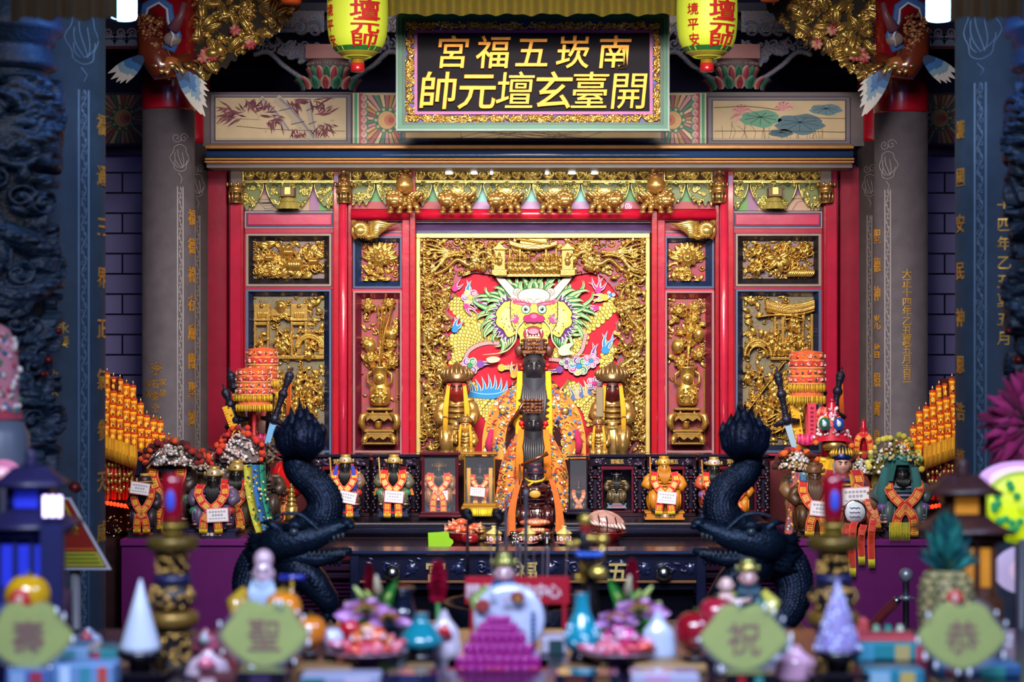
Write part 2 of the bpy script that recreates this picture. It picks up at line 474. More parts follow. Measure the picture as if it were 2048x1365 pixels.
  # ================================================================ flat painting helpers (painted decoration, lettering strokes)
def flat(mb,pts,y,**k):
 pts=[tuple(p[:2]) for p in pts]
 return mb.add([(p[0],y,p[1]) for p in pts],polytri(pts),smooth=False,**k)
def stroke(mb,pts,wd,y,n=5,curve=True,**k):
 P=catmull(pts,n) if curve and len(pts) > 2 else [np.array(p,float) for p in pts]
 m=len(P);wl=np.interp(np.linspace(0,1,m),np.linspace(0,1,len(wd)),wd) if hasattr(wd,'__len__') else [wd]*m
 v=[]
 for i in range(m):
  t=P[min(i+1,m-1)]-P[max(i-1,0)];L=math.hypot(t[0],t[1]) or 1
  nx,nz=-t[1]/L*wl[i]/2,t[0]/L*wl[i]/2
  v += [(P[i][0]+nx,y,P[i][1]+nz),(P[i][0]-nx,y,P[i][1]-nz)]
 return mb.add(v,[(2*i,2*i+1,2*i+3,2*i+2) for i in range(m-1)],smooth=False,**k)
def disc(mb,x,z,r,y,rz=None,n=20,**k):
 rz=rz or r
 return flat(mb,[(x+r*math.cos(2*PI*i/n),z+rz*math.sin(2*PI*i/n)) for i in range(n)],y,**k)
def curl(x,z,r,a=0.,turns=1.3,d=1,n=16):
 return [(x+r*(1-t/n*.82)*math.cos(a+d*t/n*turns*2*PI),z+r*(1-t/n*.82)*math.sin(a+d*t/n*turns*2*PI)) for t in range(n+1)]
def warp(mb,i0,fn):
 for i in range(i0,len(mb.V)):mb.V[i]=fn(mb.V[i])
def oncyl(cx,cy,R):
 def f(v):
  a=v[:,0]/R;r=R-v[:,1]
  return np.stack([cx+r*np.sin(a),cy-r*np.cos(a),v[:,2]],axis=1)
 return f
def rbox(mb,px0,px1,py0,py1,d0,d1,ch=0.,**k):
 """box given by its front face in photo pixels at distance d0, back at d1"""
 return mb.box(X(px0,d0),X(px1,d0),d0,d1,Z(py1,d0),Z(py0,d0),ch,**k)

 # ================================================================ the room
MB('stone','#4a3c40').box(-5.5,5.5,-2,14,-.1,0).build('floor',kind='structure')
MB('matte','#1c1626').box(-5.5,5.5,-2,14,5.0,5.1).build('ceiling',kind='structure')
MB('matte','#16124c').box(-5.5,5.5,13.4,13.5,0,5).build('wall_back',kind='structure')
MB('matte','#241c33').box(-5.6,-5.5,-2,14,0,5).build('wall_left',kind='structure')
MB('matte','#241c33').box(5.5,5.6,-2,14,0,5).build('wall_right',kind='structure')
for sgn,nm in ((-1,'wall_back.001'),(1,'wall_back.002')):
 m=MB('walltile','#6f6aa8');x0,x1=sorted((sgn*2.05,sgn*5.4))
 m.box(x0,x1,13.0,13.3,0,Z(312,13));m.build(nm,kind='structure')
 m=MB('lacquer','#5a2348');m.box(x0,x1,12.93,13.3,Z(312,13)+.002,Z(287,13));m.build('trim_1',kind='structure')

def sunburst(mb,cx,cy,x0,x1,y0,y1,side,dim=1.0):
 """painted rays round a sun disc; half sun leaning to 'side'"""
 cols=['#e2b48a','#d99aa0','#4f8f72','#e8cfa0','#b8606c','#d49a58']
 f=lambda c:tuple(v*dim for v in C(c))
 flat(mb,[(x0,y0),(x1,y0),(x1,y1),(x0,y1)],.0006,col=f('#4c3a48'))
 n=30;RR=200
 def clip(a,r):
  dx,dy=math.cos(a),math.sin(a);t=RR
  for lim,c0,dd in ((x0,cx,dx),(x1,cx,dx),(y0,cy,dy),(y1,cy,dy)):
   if abs(dd) > 1e-6:
    q=(lim-c0)/dd
    if q > 0:t=min(t,q)
  return (cx+dx*min(t,r),cy+dy*min(t,r))
 for i in range(n):
  a=2*PI*i/n
  flat(mb,[clip(a+.025,24),clip(a+.19,24),clip(a+.185,300),clip(a+.03,300)],.0012,col=f(cols[i % 6]))
 disc(mb,cx,cy,24,.0018,col=f('#2f6a55'))
 for i in range(10):
  a=2*PI*i/10;disc(mb,cx+22*math.cos(a),cy+22*math.sin(a),6,.002,n=10,col=f('#3f8a6c'));disc(mb,cx+22*math.cos(a),cy+22*math.sin(a),3,.0024,n=8,col=f('#d9c79a'))
 disc(mb,cx,cy,18,.0026,col=f('#f0bf84'));disc(mb,cx+side*5,cy,11,.003,col=f('#e58a68'));disc(mb,cx+side*8,cy,6,.0034,col=f('#d05a5c'))

 # side bays: dim sunburst boards over the tile walls
for nm,x0,x1,cx,lab in (('sunburst_board',160,300,246,'dim sunburst painted board above the tile wall nearest the bamboo painting'),
('sunburst_board',1840,1960,1879,'dim sunburst painted board above the tile wall nearest the lotus painting')):
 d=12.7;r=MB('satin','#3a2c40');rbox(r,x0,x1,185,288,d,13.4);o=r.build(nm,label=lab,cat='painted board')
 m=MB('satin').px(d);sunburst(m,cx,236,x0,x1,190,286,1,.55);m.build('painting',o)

for x0,x1,lab in ((180,300,'blue and white scroll painted bracket board behind the bulb near the signed column'),(1838,1960,'blue and white scroll painted bracket board behind the bulb near the dated column')):
 d=12.5;m=MB('satin','#3a3a5a');rbox(m,x0,x1,36,98,d,13.4,col='#26264a');o=m.build('scroll_board',None,lab,'painted board');m=MB('satin').px(d)
 for i in range(5):
  cx=x0+14+i*24
  for r_,c in ((26,'#5a6a9a'),(21,'#c8c8d8'),(17,'#3a5a8a'),(12,'#a8b8d0')):flat(m,[(cx+r_*math.cos(a),92-r_*math.sin(a)*1.1) for a in [PI*j/14 for j in range(15)]],.002+.0006*(30-r_),col=c)
  stroke(m,curl(cx,66,10,i,1.5,1 if i % 2 else -1),3,.02,col='#c8b8c0')
 m.box(x0,x1,0,.012,92,98,col='#7a2030');m.build('painting',o)

 # ================================================================ columns
def bandlines(mb,zt,zb,u0,wb,vine='#9a949c',r=.0013,seed=0):
 """incised border: double lines, a running vine with curls; u = arc length, flat, then wrapped"""
 rr=random.Random(seed)
 for u in (u0-wb,u0-wb*.82,u0+wb*.82,u0+wb):mb.tube([(u,-.0008,zt),(u,-.0008,zb)],r,4,col=vine)
 n=int((zt-zb)/.05);pts=[]
 for i in range(n*4+1):pts.append((u0+wb*.42*math.sin(i*PI/4),-.0008,zt+(zb-zt)*i/(n*4)))
 mb.tube(pts,r,4,col=vine)
 for i in range(n*2):
  z=zt+(zb-zt)*(i+.5)/(n*2);sd=1 if i % 2 else -1
  mb.tube([(p[0],-.0008,p[1]) for p in curl(u0-sd*wb*.2,z,wb*rr.uniform(.3,.5),rr.uniform(0,6),1.2,sd,9)],r*.9,3,col=vine)
def topknot(mb,u0,z0,s,vine,r=.0013):
 """incised pomegranate and tendrils over the border"""
 for k in range(5):
  a=PI*.15+k*PI*.18;mb.tube([(u0+s*.25*t*math.cos(a)+s*.08*math.sin(t*3+k),-.0008,z0+s*(.15+.55*t*math.sin(a))) for t in [i/8 for i in range(9)]],r,4,col=vine)
 mb.tube([(u0+s*.28*math.cos(a)*(1+.15*math.cos(6*a)),-.0008,z0+s*.45+s*.4*math.sin(a)) for a in [i*2*PI/30 for i in range(31)]],r,4,col=vine)
 for sd in (-1,1):mb.tube([(p[0],-.0008,p[1]) for p in curl(u0+sd*s*.12,z0+s*1.05,s*.16,0,1.3,sd)],r,4,col=vine)
 mb.tube([(u0-s*.05,-.0008,z0),(u0+s*.06,-.0008,z0-.03),(u0,-.0008,z0-.06)],r,4,col=vine)

def stone_column(cpx,Rpx,d,label,stone,vine,gold,sgn,ztop,collar,inscription,couplet,c_y0,c_step,c_h,knot_y,band_y,bandpx,coupx,seed):
 k=d/FPX;R=Rpx*k/(1-Rpx/FPX);cy=d+R;cx=X(cpx,cy)
 root=thing('stone_column',label,'column',(cx,cy,0),kind='structure')
 m=MB('stone',stone);m.lathe([(R*1.25,0),(R*1.3,.06),(R*1.1,.13),(R,.18),(R,ztop)],(cx,cy,0),48);m.build('shaft',root)
 if collar:
  m=MB('lacquer','#a01024');m.lathe([(R*1.012,ztop),(R*1.03,ztop+.01),(R*1.03,collar)],(cx,cy,0),48);m.build('collar',root)
 m=MB('ink',vine);i0=len(m.V);u=R*math.asin(max(-1,min(1,(bandpx-cpx)/Rpx)))
 bandlines(m,Z(band_y,d),.25,u,Rpx*k*.13,vine,seed=seed)
 if knot_y:topknot(m,u,Z(knot_y,d),Rpx*k*1.3,vine)
 warp(m,i0,oncyl(cx,cy,R));m.build('incised_border',root)
 if inscription or couplet:
  m=MB('goldflat',gold);i0=len(m.V)
  for (txt,ip,iy,st,sz) in inscription:
   u=R*math.asin((ip-cpx)/Rpx)
   for i,ch in enumerate(txt):m.text(ch,u,Z(iy+i*st,d),sz*k,-.0005,.002,off=.008)
  u=R*math.asin(max(-1,min(1,(coupx-cpx)/Rpx)))
  for i,ch in enumerate(couplet):m.text(ch,u,Z(c_y0+i*c_step,d),c_h*k,-.0005,.003,off=.01)
  warp(m,i0,oncyl(cx,cy,R));m.build('gold_inscription',root)
 return root
GREY='#57505a'
stone_column(337,52,11.2,'round grey stone column with red collar and short gold signature, beside the bamboo painting',GREY,'#b9b3b6','#d8a13a',1,Z(216,11.2),Z(-60,11.2),
[('李',322,738,25,28),('石金仝敬獻',320,768,24,19),('家呈',335,764,22,15),('家香',305,768,21,15)],'福德祿存廟關聖靈',432,58,34,345,372,368,387,1)
stone_column(1802,53,11.2,'round grey stone column with red collar and long gold date line, beside the lotus painting',GREY,'#b9b3b6','#e0ac46',-1,Z(222,11.2),Z(-60,11.2),
[('大正十四年乙丑夏五月吉旦',1804,547,19,20)],'聖德神光普照寶島',470,58,32,360,378,1768,1751,2)
stone_column(376,43,11.75,'slim dark column behind the signed grey column, touching the red altar screen','#3d3538','#8d8589','#b8862e',1,Z(285,11.75),Z(70,11.75),
[],'',0,50,40,395,430,401,419,3)
stone_column(1758,43,11.75,'slim dark column behind the dated grey column, touching the red altar screen','#3d3538','#8d8589','#b8862e',-1,Z(282,11.75),Z(70,11.75),
[],'',0,50,40,395,430,1733,1715,4)
stone_column(108,101,8.5,'thick front stone column with incised border rising behind the slanted offering sign','#203a54','#7a9cc0','#c9a24a',1,Z(-60,8.5),None,
[('永奏',148,655,28,26),('敬秋',128,752,28,26)],'福通三界正氣參天威',240,104,46,130,175,183,207.5,5)
stone_column(2024,112,8.5,'thick front stone column with incised border rising behind the magenta fan','#203a54','#7a9cc0','#c9a24a',-1,Z(-60,8.5),None,
[('十四年乙丑夏五月',1984,410,38,30)],'護國安民神恩浩蕩光',250,96,40,120,160,1943,1915,6)

def dragon_column(cpx,d,label,seed,flip):
 k=d/FPX;R=84*k;cy=d+R;cx=X(cpx,cy)
 root=thing('dragon_column',label,'column',(cx,cy,0),kind='structure')
 m=MB('carvedstone','#20344a');zt=Z(150,d)
 m.lathe([(R*1.2,0),(R*1.25,.1),(R*1.0,.2),(R*.92,.3),(R*.92,zt),(R*.98,zt+.03),(R*.98,Z(130,d)),(R*1.15,Z(128,d)),(R*1.2,Z(118,d)),(R*1.12,Z(108,d)),(R*1.12,Z(100,d)),(R*1.05,Z(92,d)),
(R*1.05,Z(78,d)),(R*1.15,Z(76,d)),(R*1.15,Z(60,d)),(R*1.32,Z(55,d)),(R*1.38,Z(42,d)),(R*1.3,Z(32,d)),(R*1.2,Z(-80,d))],(cx,cy,0),40)
 m.build('shaft',root)
 # the dragon and clouds: deep relief wrapped on the shaft
 Hh=zt-Z(1010,d);Wd=PI*R*1.25;r=Relief(Wd,Hh,.0062,seed);q=r.r
 for i in range(70):
  r.spiral(q.uniform(0,Wd),q.uniform(0,Hh),q.uniform(.025,.05),.010,q.uniform(1,1.6),q.uniform(0,6),q.choice((-1,1)),.024,q.uniform(.004,.05))
 for i in range(190):r.leaf(q.uniform(0,Wd),q.uniform(0,Hh),q.uniform(.05,.12),.018,q.uniform(0,6.3),.022,q.uniform(.004,.06))
 pts=[]
 for i in range(220):
  t=i/219;z=Hh*(.02+.96*t);x=Wd*(.5+.36*math.sin(t*17+seed));pts.append((x,z))
 for i in range(14):r.spiral(q.uniform(0,Wd),q.uniform(0,Hh),q.uniform(.07,.11),.026,1.3,q.uniform(0,6),q.choice((-1,1)),.055,.02)
 r.stroke(pts,[.03,.05,.048,.04],.06,.012)
 for i in range(6,214,3):
  x,z=pts[i]
  for s_ in (-1,0,1):r.ball(x+s_*.022,z+.006*(i % 2),.013,.012,.082-abs(s_)*.012)
 for i in range(8,212,7):
  x,z=pts[i];r.leaf(x,z,.11,.022,q.uniform(-.6,.6)+(0 if i % 2 else PI),.03,.05)
 r.ball(Wd*.5,Hh*.86,.085,.05,.03);r.spiral(Wd*.5,Hh*.92,.07,.016,1.2,0,1,.05,.05)
 m=MB('carvedstone','#20344a');a_mid=0.
 def cv(V,y):
  a=(V[:,0]-Wd/2)/(R*.92)*(1 if not flip else -1);rad=R*.92+(y-V[:,1])
  return np.stack([cx+rad*np.sin(a),cy-rad*np.cos(a),V[:,2]],axis=1)
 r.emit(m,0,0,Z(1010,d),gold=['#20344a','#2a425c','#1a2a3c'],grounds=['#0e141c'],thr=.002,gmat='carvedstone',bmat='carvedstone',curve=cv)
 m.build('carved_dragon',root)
 # red painted tongue, flame and pearl low down on the carving
 m=MB('satin','#5a0c12');sg=-1 if flip else 1
 for (px_,py_,s_) in ((118,662,9),(98,720,11),(88,748,9),(150,975,15)):
  px_=px_ if not flip else 2134-px_
  m.ell((X(px_,d),d-.0,Z(py_,d)),(s_*k*.9,.03,s_*k*.8),10,6)
 m.build('painted_accent',root)
 return root
dragon_column(14,7.9,'dark stone dragon column beside the slanted offering sign and pink embroidered hat',11,False)
dragon_column(2120,7.9,'dark stone dragon column behind the magenta feather fan',12,True)

# ================================================================ painted beam and cornice over the altar
d=11.8;k=d/FPX
beam=thing('painted_beam','long painted wooden beam above the altar cornice, with bamboo and lotus pictures','beam',(0,d,Z(295,d)),kind='structure')
m=MB('satin','#5b4f55');rbox(m,404,1732,184,292,d,d+.3);m.build('timber',beam)
def fielded(nm,x0,x1,y0,y1,frame,edge,board):
 m=MB('satin');rbox(m,x0,x1,y0,y1,d-.012,d+.01,(.008,.008,.008),col=frame)
 rbox(m,x0+9,x1-9,y0+7,y1-8,d-.0135,d,col=edge);rbox(m,x0+12,x1-12,y0+9,y1-10,d-.0150,d,col=board)
 return m.build(nm,beam)
bp=fielded('bamboo_panel',419,704,186,290,'#6a6070','#33293a','#bfa987')
m=MB('ink').px(d-.0152)
for pts,wd in (([(520,196),(548,225),(575,262)],13),([(552,196),(585,228),(622,276)],19),([(616,196),(622,240),(630,276)],11)):
 stroke(m,pts,wd,.0004,col='#b3a595');stroke(m,[(p[0]+wd*.36,p[1]) for p in pts],wd*.25,.0006,col='#8d8590')
 for t in (.28,.62):
  x,y=pts[0][0]+(pts[2][0]-pts[0][0])*t,pts[0][1]+(pts[2][1]-pts[0][1])*t;stroke(m,[(x-wd*.7,y+3),(x,y),(x+wd*.7,y-3)],2,.0009,col='#5a5562')
rr=random.Random(5)
for bx,by,n,ang,spread in ((470,222,22,3.05,.9),(500,218,18,-1.2,1.2),(522,224,18,-1.0,1.3),(545,238,20,.9,1.0),(585,205,22,.5,1.1),(640,225,20,-.9,1.0),(648,252,24,1.3,1.1),(596,262,16,1.5,.8),(635,202,8,-.3,.7),(478,230,12,2.9,.6)):
 for i in range(n):
  a=ang+rr.uniform(-spread,spread);L=rr.uniform(14,32);x,y=bx+rr.uniform(-16,16),by+rr.uniform(-8,8)
  x2,y2=x+L*math.cos(a),max(197,min(277,y+L*math.sin(a)))
  flat(m,[(x,y),((x+x2)/2-2*math.sin(a),(y+y2)/2+2*math.cos(a)),(x2,y2),((x+x2)/2+2*math.sin(a),(y+y2)/2-2*math.cos(a))],.0012+.00002*i,col=rr.choice(['#6b3a4c','#7d4552','#5a3348','#8a5058']))
stroke(m,[(473,252),(560,259),(690,262)],1.2,.002,col='#6a5440');stroke(m,[(432,236),(520,239)],1,.002,col='#8a7050')
for i in range(26):disc(m,rr.uniform(435,690),rr.uniform(198,275),rr.uniform(.6,1.8),.0021,n=6,col='#8a6a48')
m.build('bamboo_picture',bp)
lp=fielded('lotus_panel',1414,1702,192,290,'#6a6070','#33293a','#c4ac84')
m=MB('ink').px(d-.0152)
def lotusleaf(cx,cy,rx,ry,c1,c2):
 n=40;pts=[(cx+rx*(1+.07*math.sin(7*a)+.04*math.sin(13*a))*math.cos(a),cy+ry*(1+.12*math.sin(5*a+1))*math.sin(a)) for a in [2*PI*i/n for i in range(n)]]
 pts=[(p[0],min(278,max(203,p[1]))) for p in pts]
 flat(m,pts,.0006,col=c1)
 for i in range(9):
  a=2*PI*i/9+.2;stroke(m,[(cx,cy-ry*.2),(cx+rx*.8*math.cos(a),min(276,cy+ry*.75*math.sin(a)))],1.4,.001,col=c2)
lotusleaf(1600,248,48,20,'#5a7684','#3c5668');lotusleaf(1562,266,24,8,'#4f6c78','#3c5668');lotusleaf(1521,237,40,17,'#6fa08c','#3f6a5c');lotusleaf(1652,219,32,11,'#6c8894','#4a6674')
for cx,cy in ((1484,222),(1568,217)):
 for i in range(11):
  a=PI+PI*i/10;L=20;stroke(m,[(cx,cy+4),(cx+L*.6*math.cos(a)-1,cy+L*.6*math.sin(a)),(cx+L*math.cos(a),cy+4+L*math.sin(a)*.8)],[3,5,.6],.0013+.00003*i,col='#c9808c' if i % 2 else '#dba8a0')
stroke(m,[(1460,238),(1472,230),(1484,228)],[1,7,1],.0014,col='#c9808c');stroke(m,[(1470,246),(1478,236)],[1,6],.0015,curve=False,col='#d59aa0')
for i in range(26):
 x=rr.uniform(1440,1660);stroke(m,[(x,277),(x+rr.uniform(-6,6),262),(x+rr.uniform(-14,14),rr.uniform(240,262))],1,.0005,col='#7a6a58')
stroke(m,[(1428,215),(1500,213),(1560,220)],1.3,.002,col='#5c4a34');stroke(m,[(1428,262),(1560,262),(1690,264)],1.2,.002,col='#5c4a34');stroke(m,[(1600,235),(1690,237)],1,.002,col='#5c4a34')
m.build('lotus_picture',lp)
for x0,x1,cx,sd,nm in ((706,800,774,1,'sunburst_panel'),(1332,1412,1345,-1,'sunburst_panel')):
 m=MB('satin','#2f7a5c').px(d)
 m.box(x0,x1,0,.012,186,290,col='#d8c4a0');e=x0 if sd > 0 else x1
 for a,b,c in ((0,3,'#d9c8a4'),(3,9,'#3f9870'),(9,12,'#bfe0c0'),(12,20,'#b04a58'),(20,26,'#e0a0a0')):m.box(e+sd*a,e+sd*b,0,.0125,187,289,col=c)
 m.px(d-.013);sunburst(m,cx,240,x0+(26 if sd > 0 else 0),x1-(0 if sd > 0 else 26),190,290,sd)
 for i in range(7):
  y=196+i*14.5;disc(m,e+sd*24,y,7,.003,n=12,col='#2f8a68');disc(m,e+sd*22,y,6,.0034,n=12,col='#e0b0b0');disc(m,e+sd*21,y,4,.0038,n=10,col='#c04a60');stroke(m,curl(e+sd*21,y,4,0,1.2,sd,8),1.2,.0042,col='#f0d0c0')
 m.build(nm,beam)
m=MB('satin').px(d);m.box(800,1333,0,.010,262,290,col='#2f6a74');m.box(806,1327,0,.012,262,284,col='#8a7a88');m.box(812,1321,0,.014,262,282,col='#dcc39a')
for i in range(60):stroke(m,[(rr.uniform(900,1230),262),(rr.uniform(900,1230),278)],.9,.0145,col=rr.choice(['#7a6a70','#9a6a68','#5a6a78'])) if i % 3 == 0 else None
m.build('figure_panel',beam)

m=MB('satin');d=11.62
for (y0,y1,dd,c,mt) in ((287,292,.02,'#6a4a30','satin'),(292,300,.08,'#8a6238','goldflat'),(300,304,.03,'#241a30','satin'),(317,319,.06,'#241a20','satin'),(319,322,.10,'#d9a24a','goldflat'),(322,325,.09,'#5a1a1c','satin'),(325,328,.10,'#e0ac58','goldflat'),(328,336,.03,'#8a8288','satin')):
 m.box(X(414,d),X(1704,d),d-dd,d+.3,Z(y1,d),Z(y0,d),.004,mat=mt,col=c)
pts=[(X(414,d),d-.02,Z(310,d)),(X(1704,d),d-.02,Z(310,d))];m.tube(pts,.028,16,mat='gloss',col='#27406e')
m.build('trim_2',kind='structure')

# ================================================================ carved bracket sets with lotus bases behind the lanterns
def bracket(cx,d,label,seed):
 root=thing('bracket_set',label,'roof bracket',W(cx,185,d))
 m=MB('satin','#c46a70').px(d);k=d/FPX;zc=d
 m.box(cx-41,cx+41,-.15,.13,94,122,.004,col='#d08888');m.build('block',root)
 m=MB('satin');m.lathe([(.105,0),(.125,.012),(.128,.045),(.118,.058)],W(cx,140,d),28,col='#8c7f86')
 r2=random.Random(seed)
 for i in range(26):
  a=-PI*i/25;p=W(cx,130,d)+Vector((.128*math.cos(a),.128*math.sin(a),0));m.ell(p,(.007,.004,.009),6,5,col=r2.choice(['#c8a0a0','#a8b0a0','#b08088']))
 m.build('collar_ring',root)
 m=MB('satin')
 for tier,(rad,zz,h,op) in enumerate(((.15,183,.075,.09),(.095,170,.105,.06))):
  n=9
  for i in range(n):
   a=-PI/2+(i-(n-1)/2)*PI/(n-1);c0=W(cx,zz,d);ca,sa=math.cos(a),math.sin(a)
   for j,(sc,col) in enumerate(((1,'#ecc0a8' if (i+tier) % 2 == 0 else '#7ab098'),(.5,'#d0506a' if (i+tier) % 2 == 0 else '#3f8a70'))):
    def pet(u,v,sc=sc,j=j):
     t=v;wd=.036*sc*math.sin(PI*min(1,(t*.86+.1)))**.7*(1+tier*.1);o=(u-.5)*2*wd;rr_=rad-op*0+op*t*t*.5+.008*j+.01*math.cos((u-.5)*PI)
     return (c0.x+rr_*ca-o*sa,c0.y+rr_*sa+o*ca,c0.z+h*t*(.9 if j else 1))
    m.grid(pet,4,7,col=col)
 m.build('lotus_base',root)
 # scrolled arms either side: one openwork board each
 for sd in (-1,1):
  wp=146;r=Relief(wp*k,150*k,.003,seed+sd);q=r.r
  xm=lambda p:(p if sd > 0 else wp-p)*k
  zm=lambda y:(172-y)*k
  r.rect(0,wp*k,zm(64),zm(22),.014)
  for i in range(11):r.spiral(xm(14+i*13),zm(92+(i % 2)*7-i*.6),9*k,2.2*k,1.3,q.uniform(0,6),q.choice((-1,1)),.02,.012)
  for i in range(5):r.spiral(xm(20+i*28),zm(55+q.uniform(-6,6)),15*k,3*k,1.4,q.uniform(0,6),q.choice((-1,1)),.02,.012)
  for i in range(26):
   t=q.random();r.leaf(xm(8+t*90),zm(105+(1-t)*q.uniform(0,45)),30*k,7*k,PI/2+sd*q.uniform(.3,1.5),.016,.008)
  for i in range(4):r.spiral(xm(16+i*20),zm(118-i*6),9*k,2.6*k,1.2,0,sd,.02,.012)
  r.stroke([(xm(p[0]),zm(p[1])) for p in catmull([(4,165),(40,158),(80,132),(112,104),(138,108)],24)],5*k,.018,.01)
  r.stroke([(xm(p[0]),zm(p[1])) for p in catmull([(60,60),(95,62),(112,78),(100,92),(88,84),(94,76)],18)],2.4*k,.02,.022)
  m=MB('satin');x0=X(cx+(8 if sd > 0 else -8-wp),d)
  r.emit(m,x0,d,Z(172,d),gold=['#7a90bc','#8c9cc0','#c0a8a8','#6a98a4','#d0a8b0','#9488b0'],grounds=[],thr=.004,gmat='satin',gpatch=.05)
  m.tube([(x0+p[0],d-.034,Z(172,d)+p[1]) for p in [(xm(a[0]),zm(a[1])) for a in catmull([(58,60),(95,62),(113,78),(102,92),(90,86),(95,77)],8)]],.0042,6,col='#c9a468')
  m.tube([(x0+p[0],d-.034,Z(172,d)+p[1]) for p in [(xm(a[0]),zm(a[1])) for a in catmull([(126,70),(132,84),(142,86)],6)]],.0042,6,col='#c9a468')
  m.tube([(x0+p[0],d-.034,Z(172,d)+p[1]) for p in [(xm(a[0]),zm(a[1])) for a in catmull([(78,50),(92,42),(112,44),(124,52)],6)]],.0042,6,col='#c9a468')
  m.build('scrolled_arm',root)
bracket(657,12.15,'painted bracket set with pink lotus base behind the lantern next to the bamboo painting',3)
bracket(1474,12.15,'painted bracket set with pink lotus base behind the lantern next to the lotus painting',7)
m=MB('satin','#1b2350');rbox(m,425,1705,5,24,12.4,12.55);rbox(m,425,1705,40,60,12.45,12.6,col='#161c42');m.build('trim_3',kind='structure')

# ================================================================ the name plaque
d=11.15;k=d/FPX
pl=thing('name_plaque','large black name plaque with eleven gold characters in a carved dragon border','plaque',W(1065,262,d))
m=MB('gloss','#1e7a5c').px(d)
def ringframe(mb,x0,x1,y0,y1,t,ya,yb,**kw):
 for a in ((x0,x1,y0,y0+t),(x0,x1,y1-t,y1),(x0,x0+t,y0+t,y1-t),(x1-t,x1,y0+t,y1-t)):mb.box(a[0],a[1],ya,yb,a[2],a[3],**kw)
ringframe(m,793,1338,25,263,4,-.03,.045,mat='satin',col='#8aa2a2');ringframe(m,797,1334,29,259,8,-.03,.03,mat='satin',col='#1c7a5a');ringframe(m,805,1326,37,251,6,-.03,.018,mat='satin',col='#0f5040')
m.build('green_frame',pl)
m=MB('satin','#1b2a8c').px(d);ringframe(m,809,1323,41,247,26,-.03,.002,col='#1d2c98');m.build('blue_ground',pl)
m=MB('gold','#d8962e')
for (x0,x1,y0,y1,sd) in ((811,1321,43,61,1),(811,1321,229,246,2),(811,830,61,229,3),(1305,1322,61,229,4)):
 r=Relief((x1-x0)*k,(y1-y0)*k,.0022,sd);q=r.r
 hz=x1-x0 > 60;L=r.w if hz else r.h;T=r.h if hz else r.w
 n=int(L/.02)
 pts=[(L*i/(n*3),T*(.5+.28*math.sin(i*.55))) for i in range(n*3+1)]
 pts=[p if hz else (p[1],p[0]) for p in pts]
 r.stroke(pts,[.006,.009,.006],.010,.001)
 for i in range(int(L/.0042)):
  p=(L*q.random(),T*q.uniform(.12,.88));p=p if hz else (p[1],p[0])
  if q.random() < .45:r.spiral(*p,.012,.0030,1.3,q.uniform(0,6),q.choice((-1,1)),.010,q.uniform(0,.008))
  else:r.leaf(*p,.026,.0055,q.uniform(0,6.3),.010,q.uniform(0,.008))
 r.emit(m,X(x0,d),d-.002,Z(y1,d),gold=['#d99a30','#e0ac44','#c07f28'],grounds=[],thr=.001)
m.build('carved_gold_border',pl)
m=MB('satin','#b0489a').px(d);ringframe(m,829,1305,60,229,6,-.03,.014,col='#b84aa0');m.build('pink_inner_frame',pl)
m=MB('ink','#0c0416').px(d);m.box(835,1299,-.03,.003,66,223,col='#0d0418');m.build('board',pl)
for x_ in (900,1230):
 m=MB('metal','#303030');m.box(X(x_,d)-.02,X(x_,d)+.02,d+.02,11.82,Z(232,d),Z(222,d));m.build('hanging_hook',pl)

for chs,cy,sz in ((((906,'宮'),(987,'福'),(1065,'五'),(1147,'崁'),(1229,'南')),104,70),(((877,'帥'),(955,'元'),(1031,'壇'),(1107,'玄'),(1180,'臺'),(1258,'開')),181,80)):
 for cx,ch in chs:
  m=MB('goldflat','#a86c10');m.px(d-.004);m.text(ch,cx,cy,sz,0,.016,bev=sz*(.006 if ch in '臺壇開' else .014),off=.002 if ch in '臺壇開' else .007,shear=.10,dirn=1,vflip=-1);m.build('character',pl)

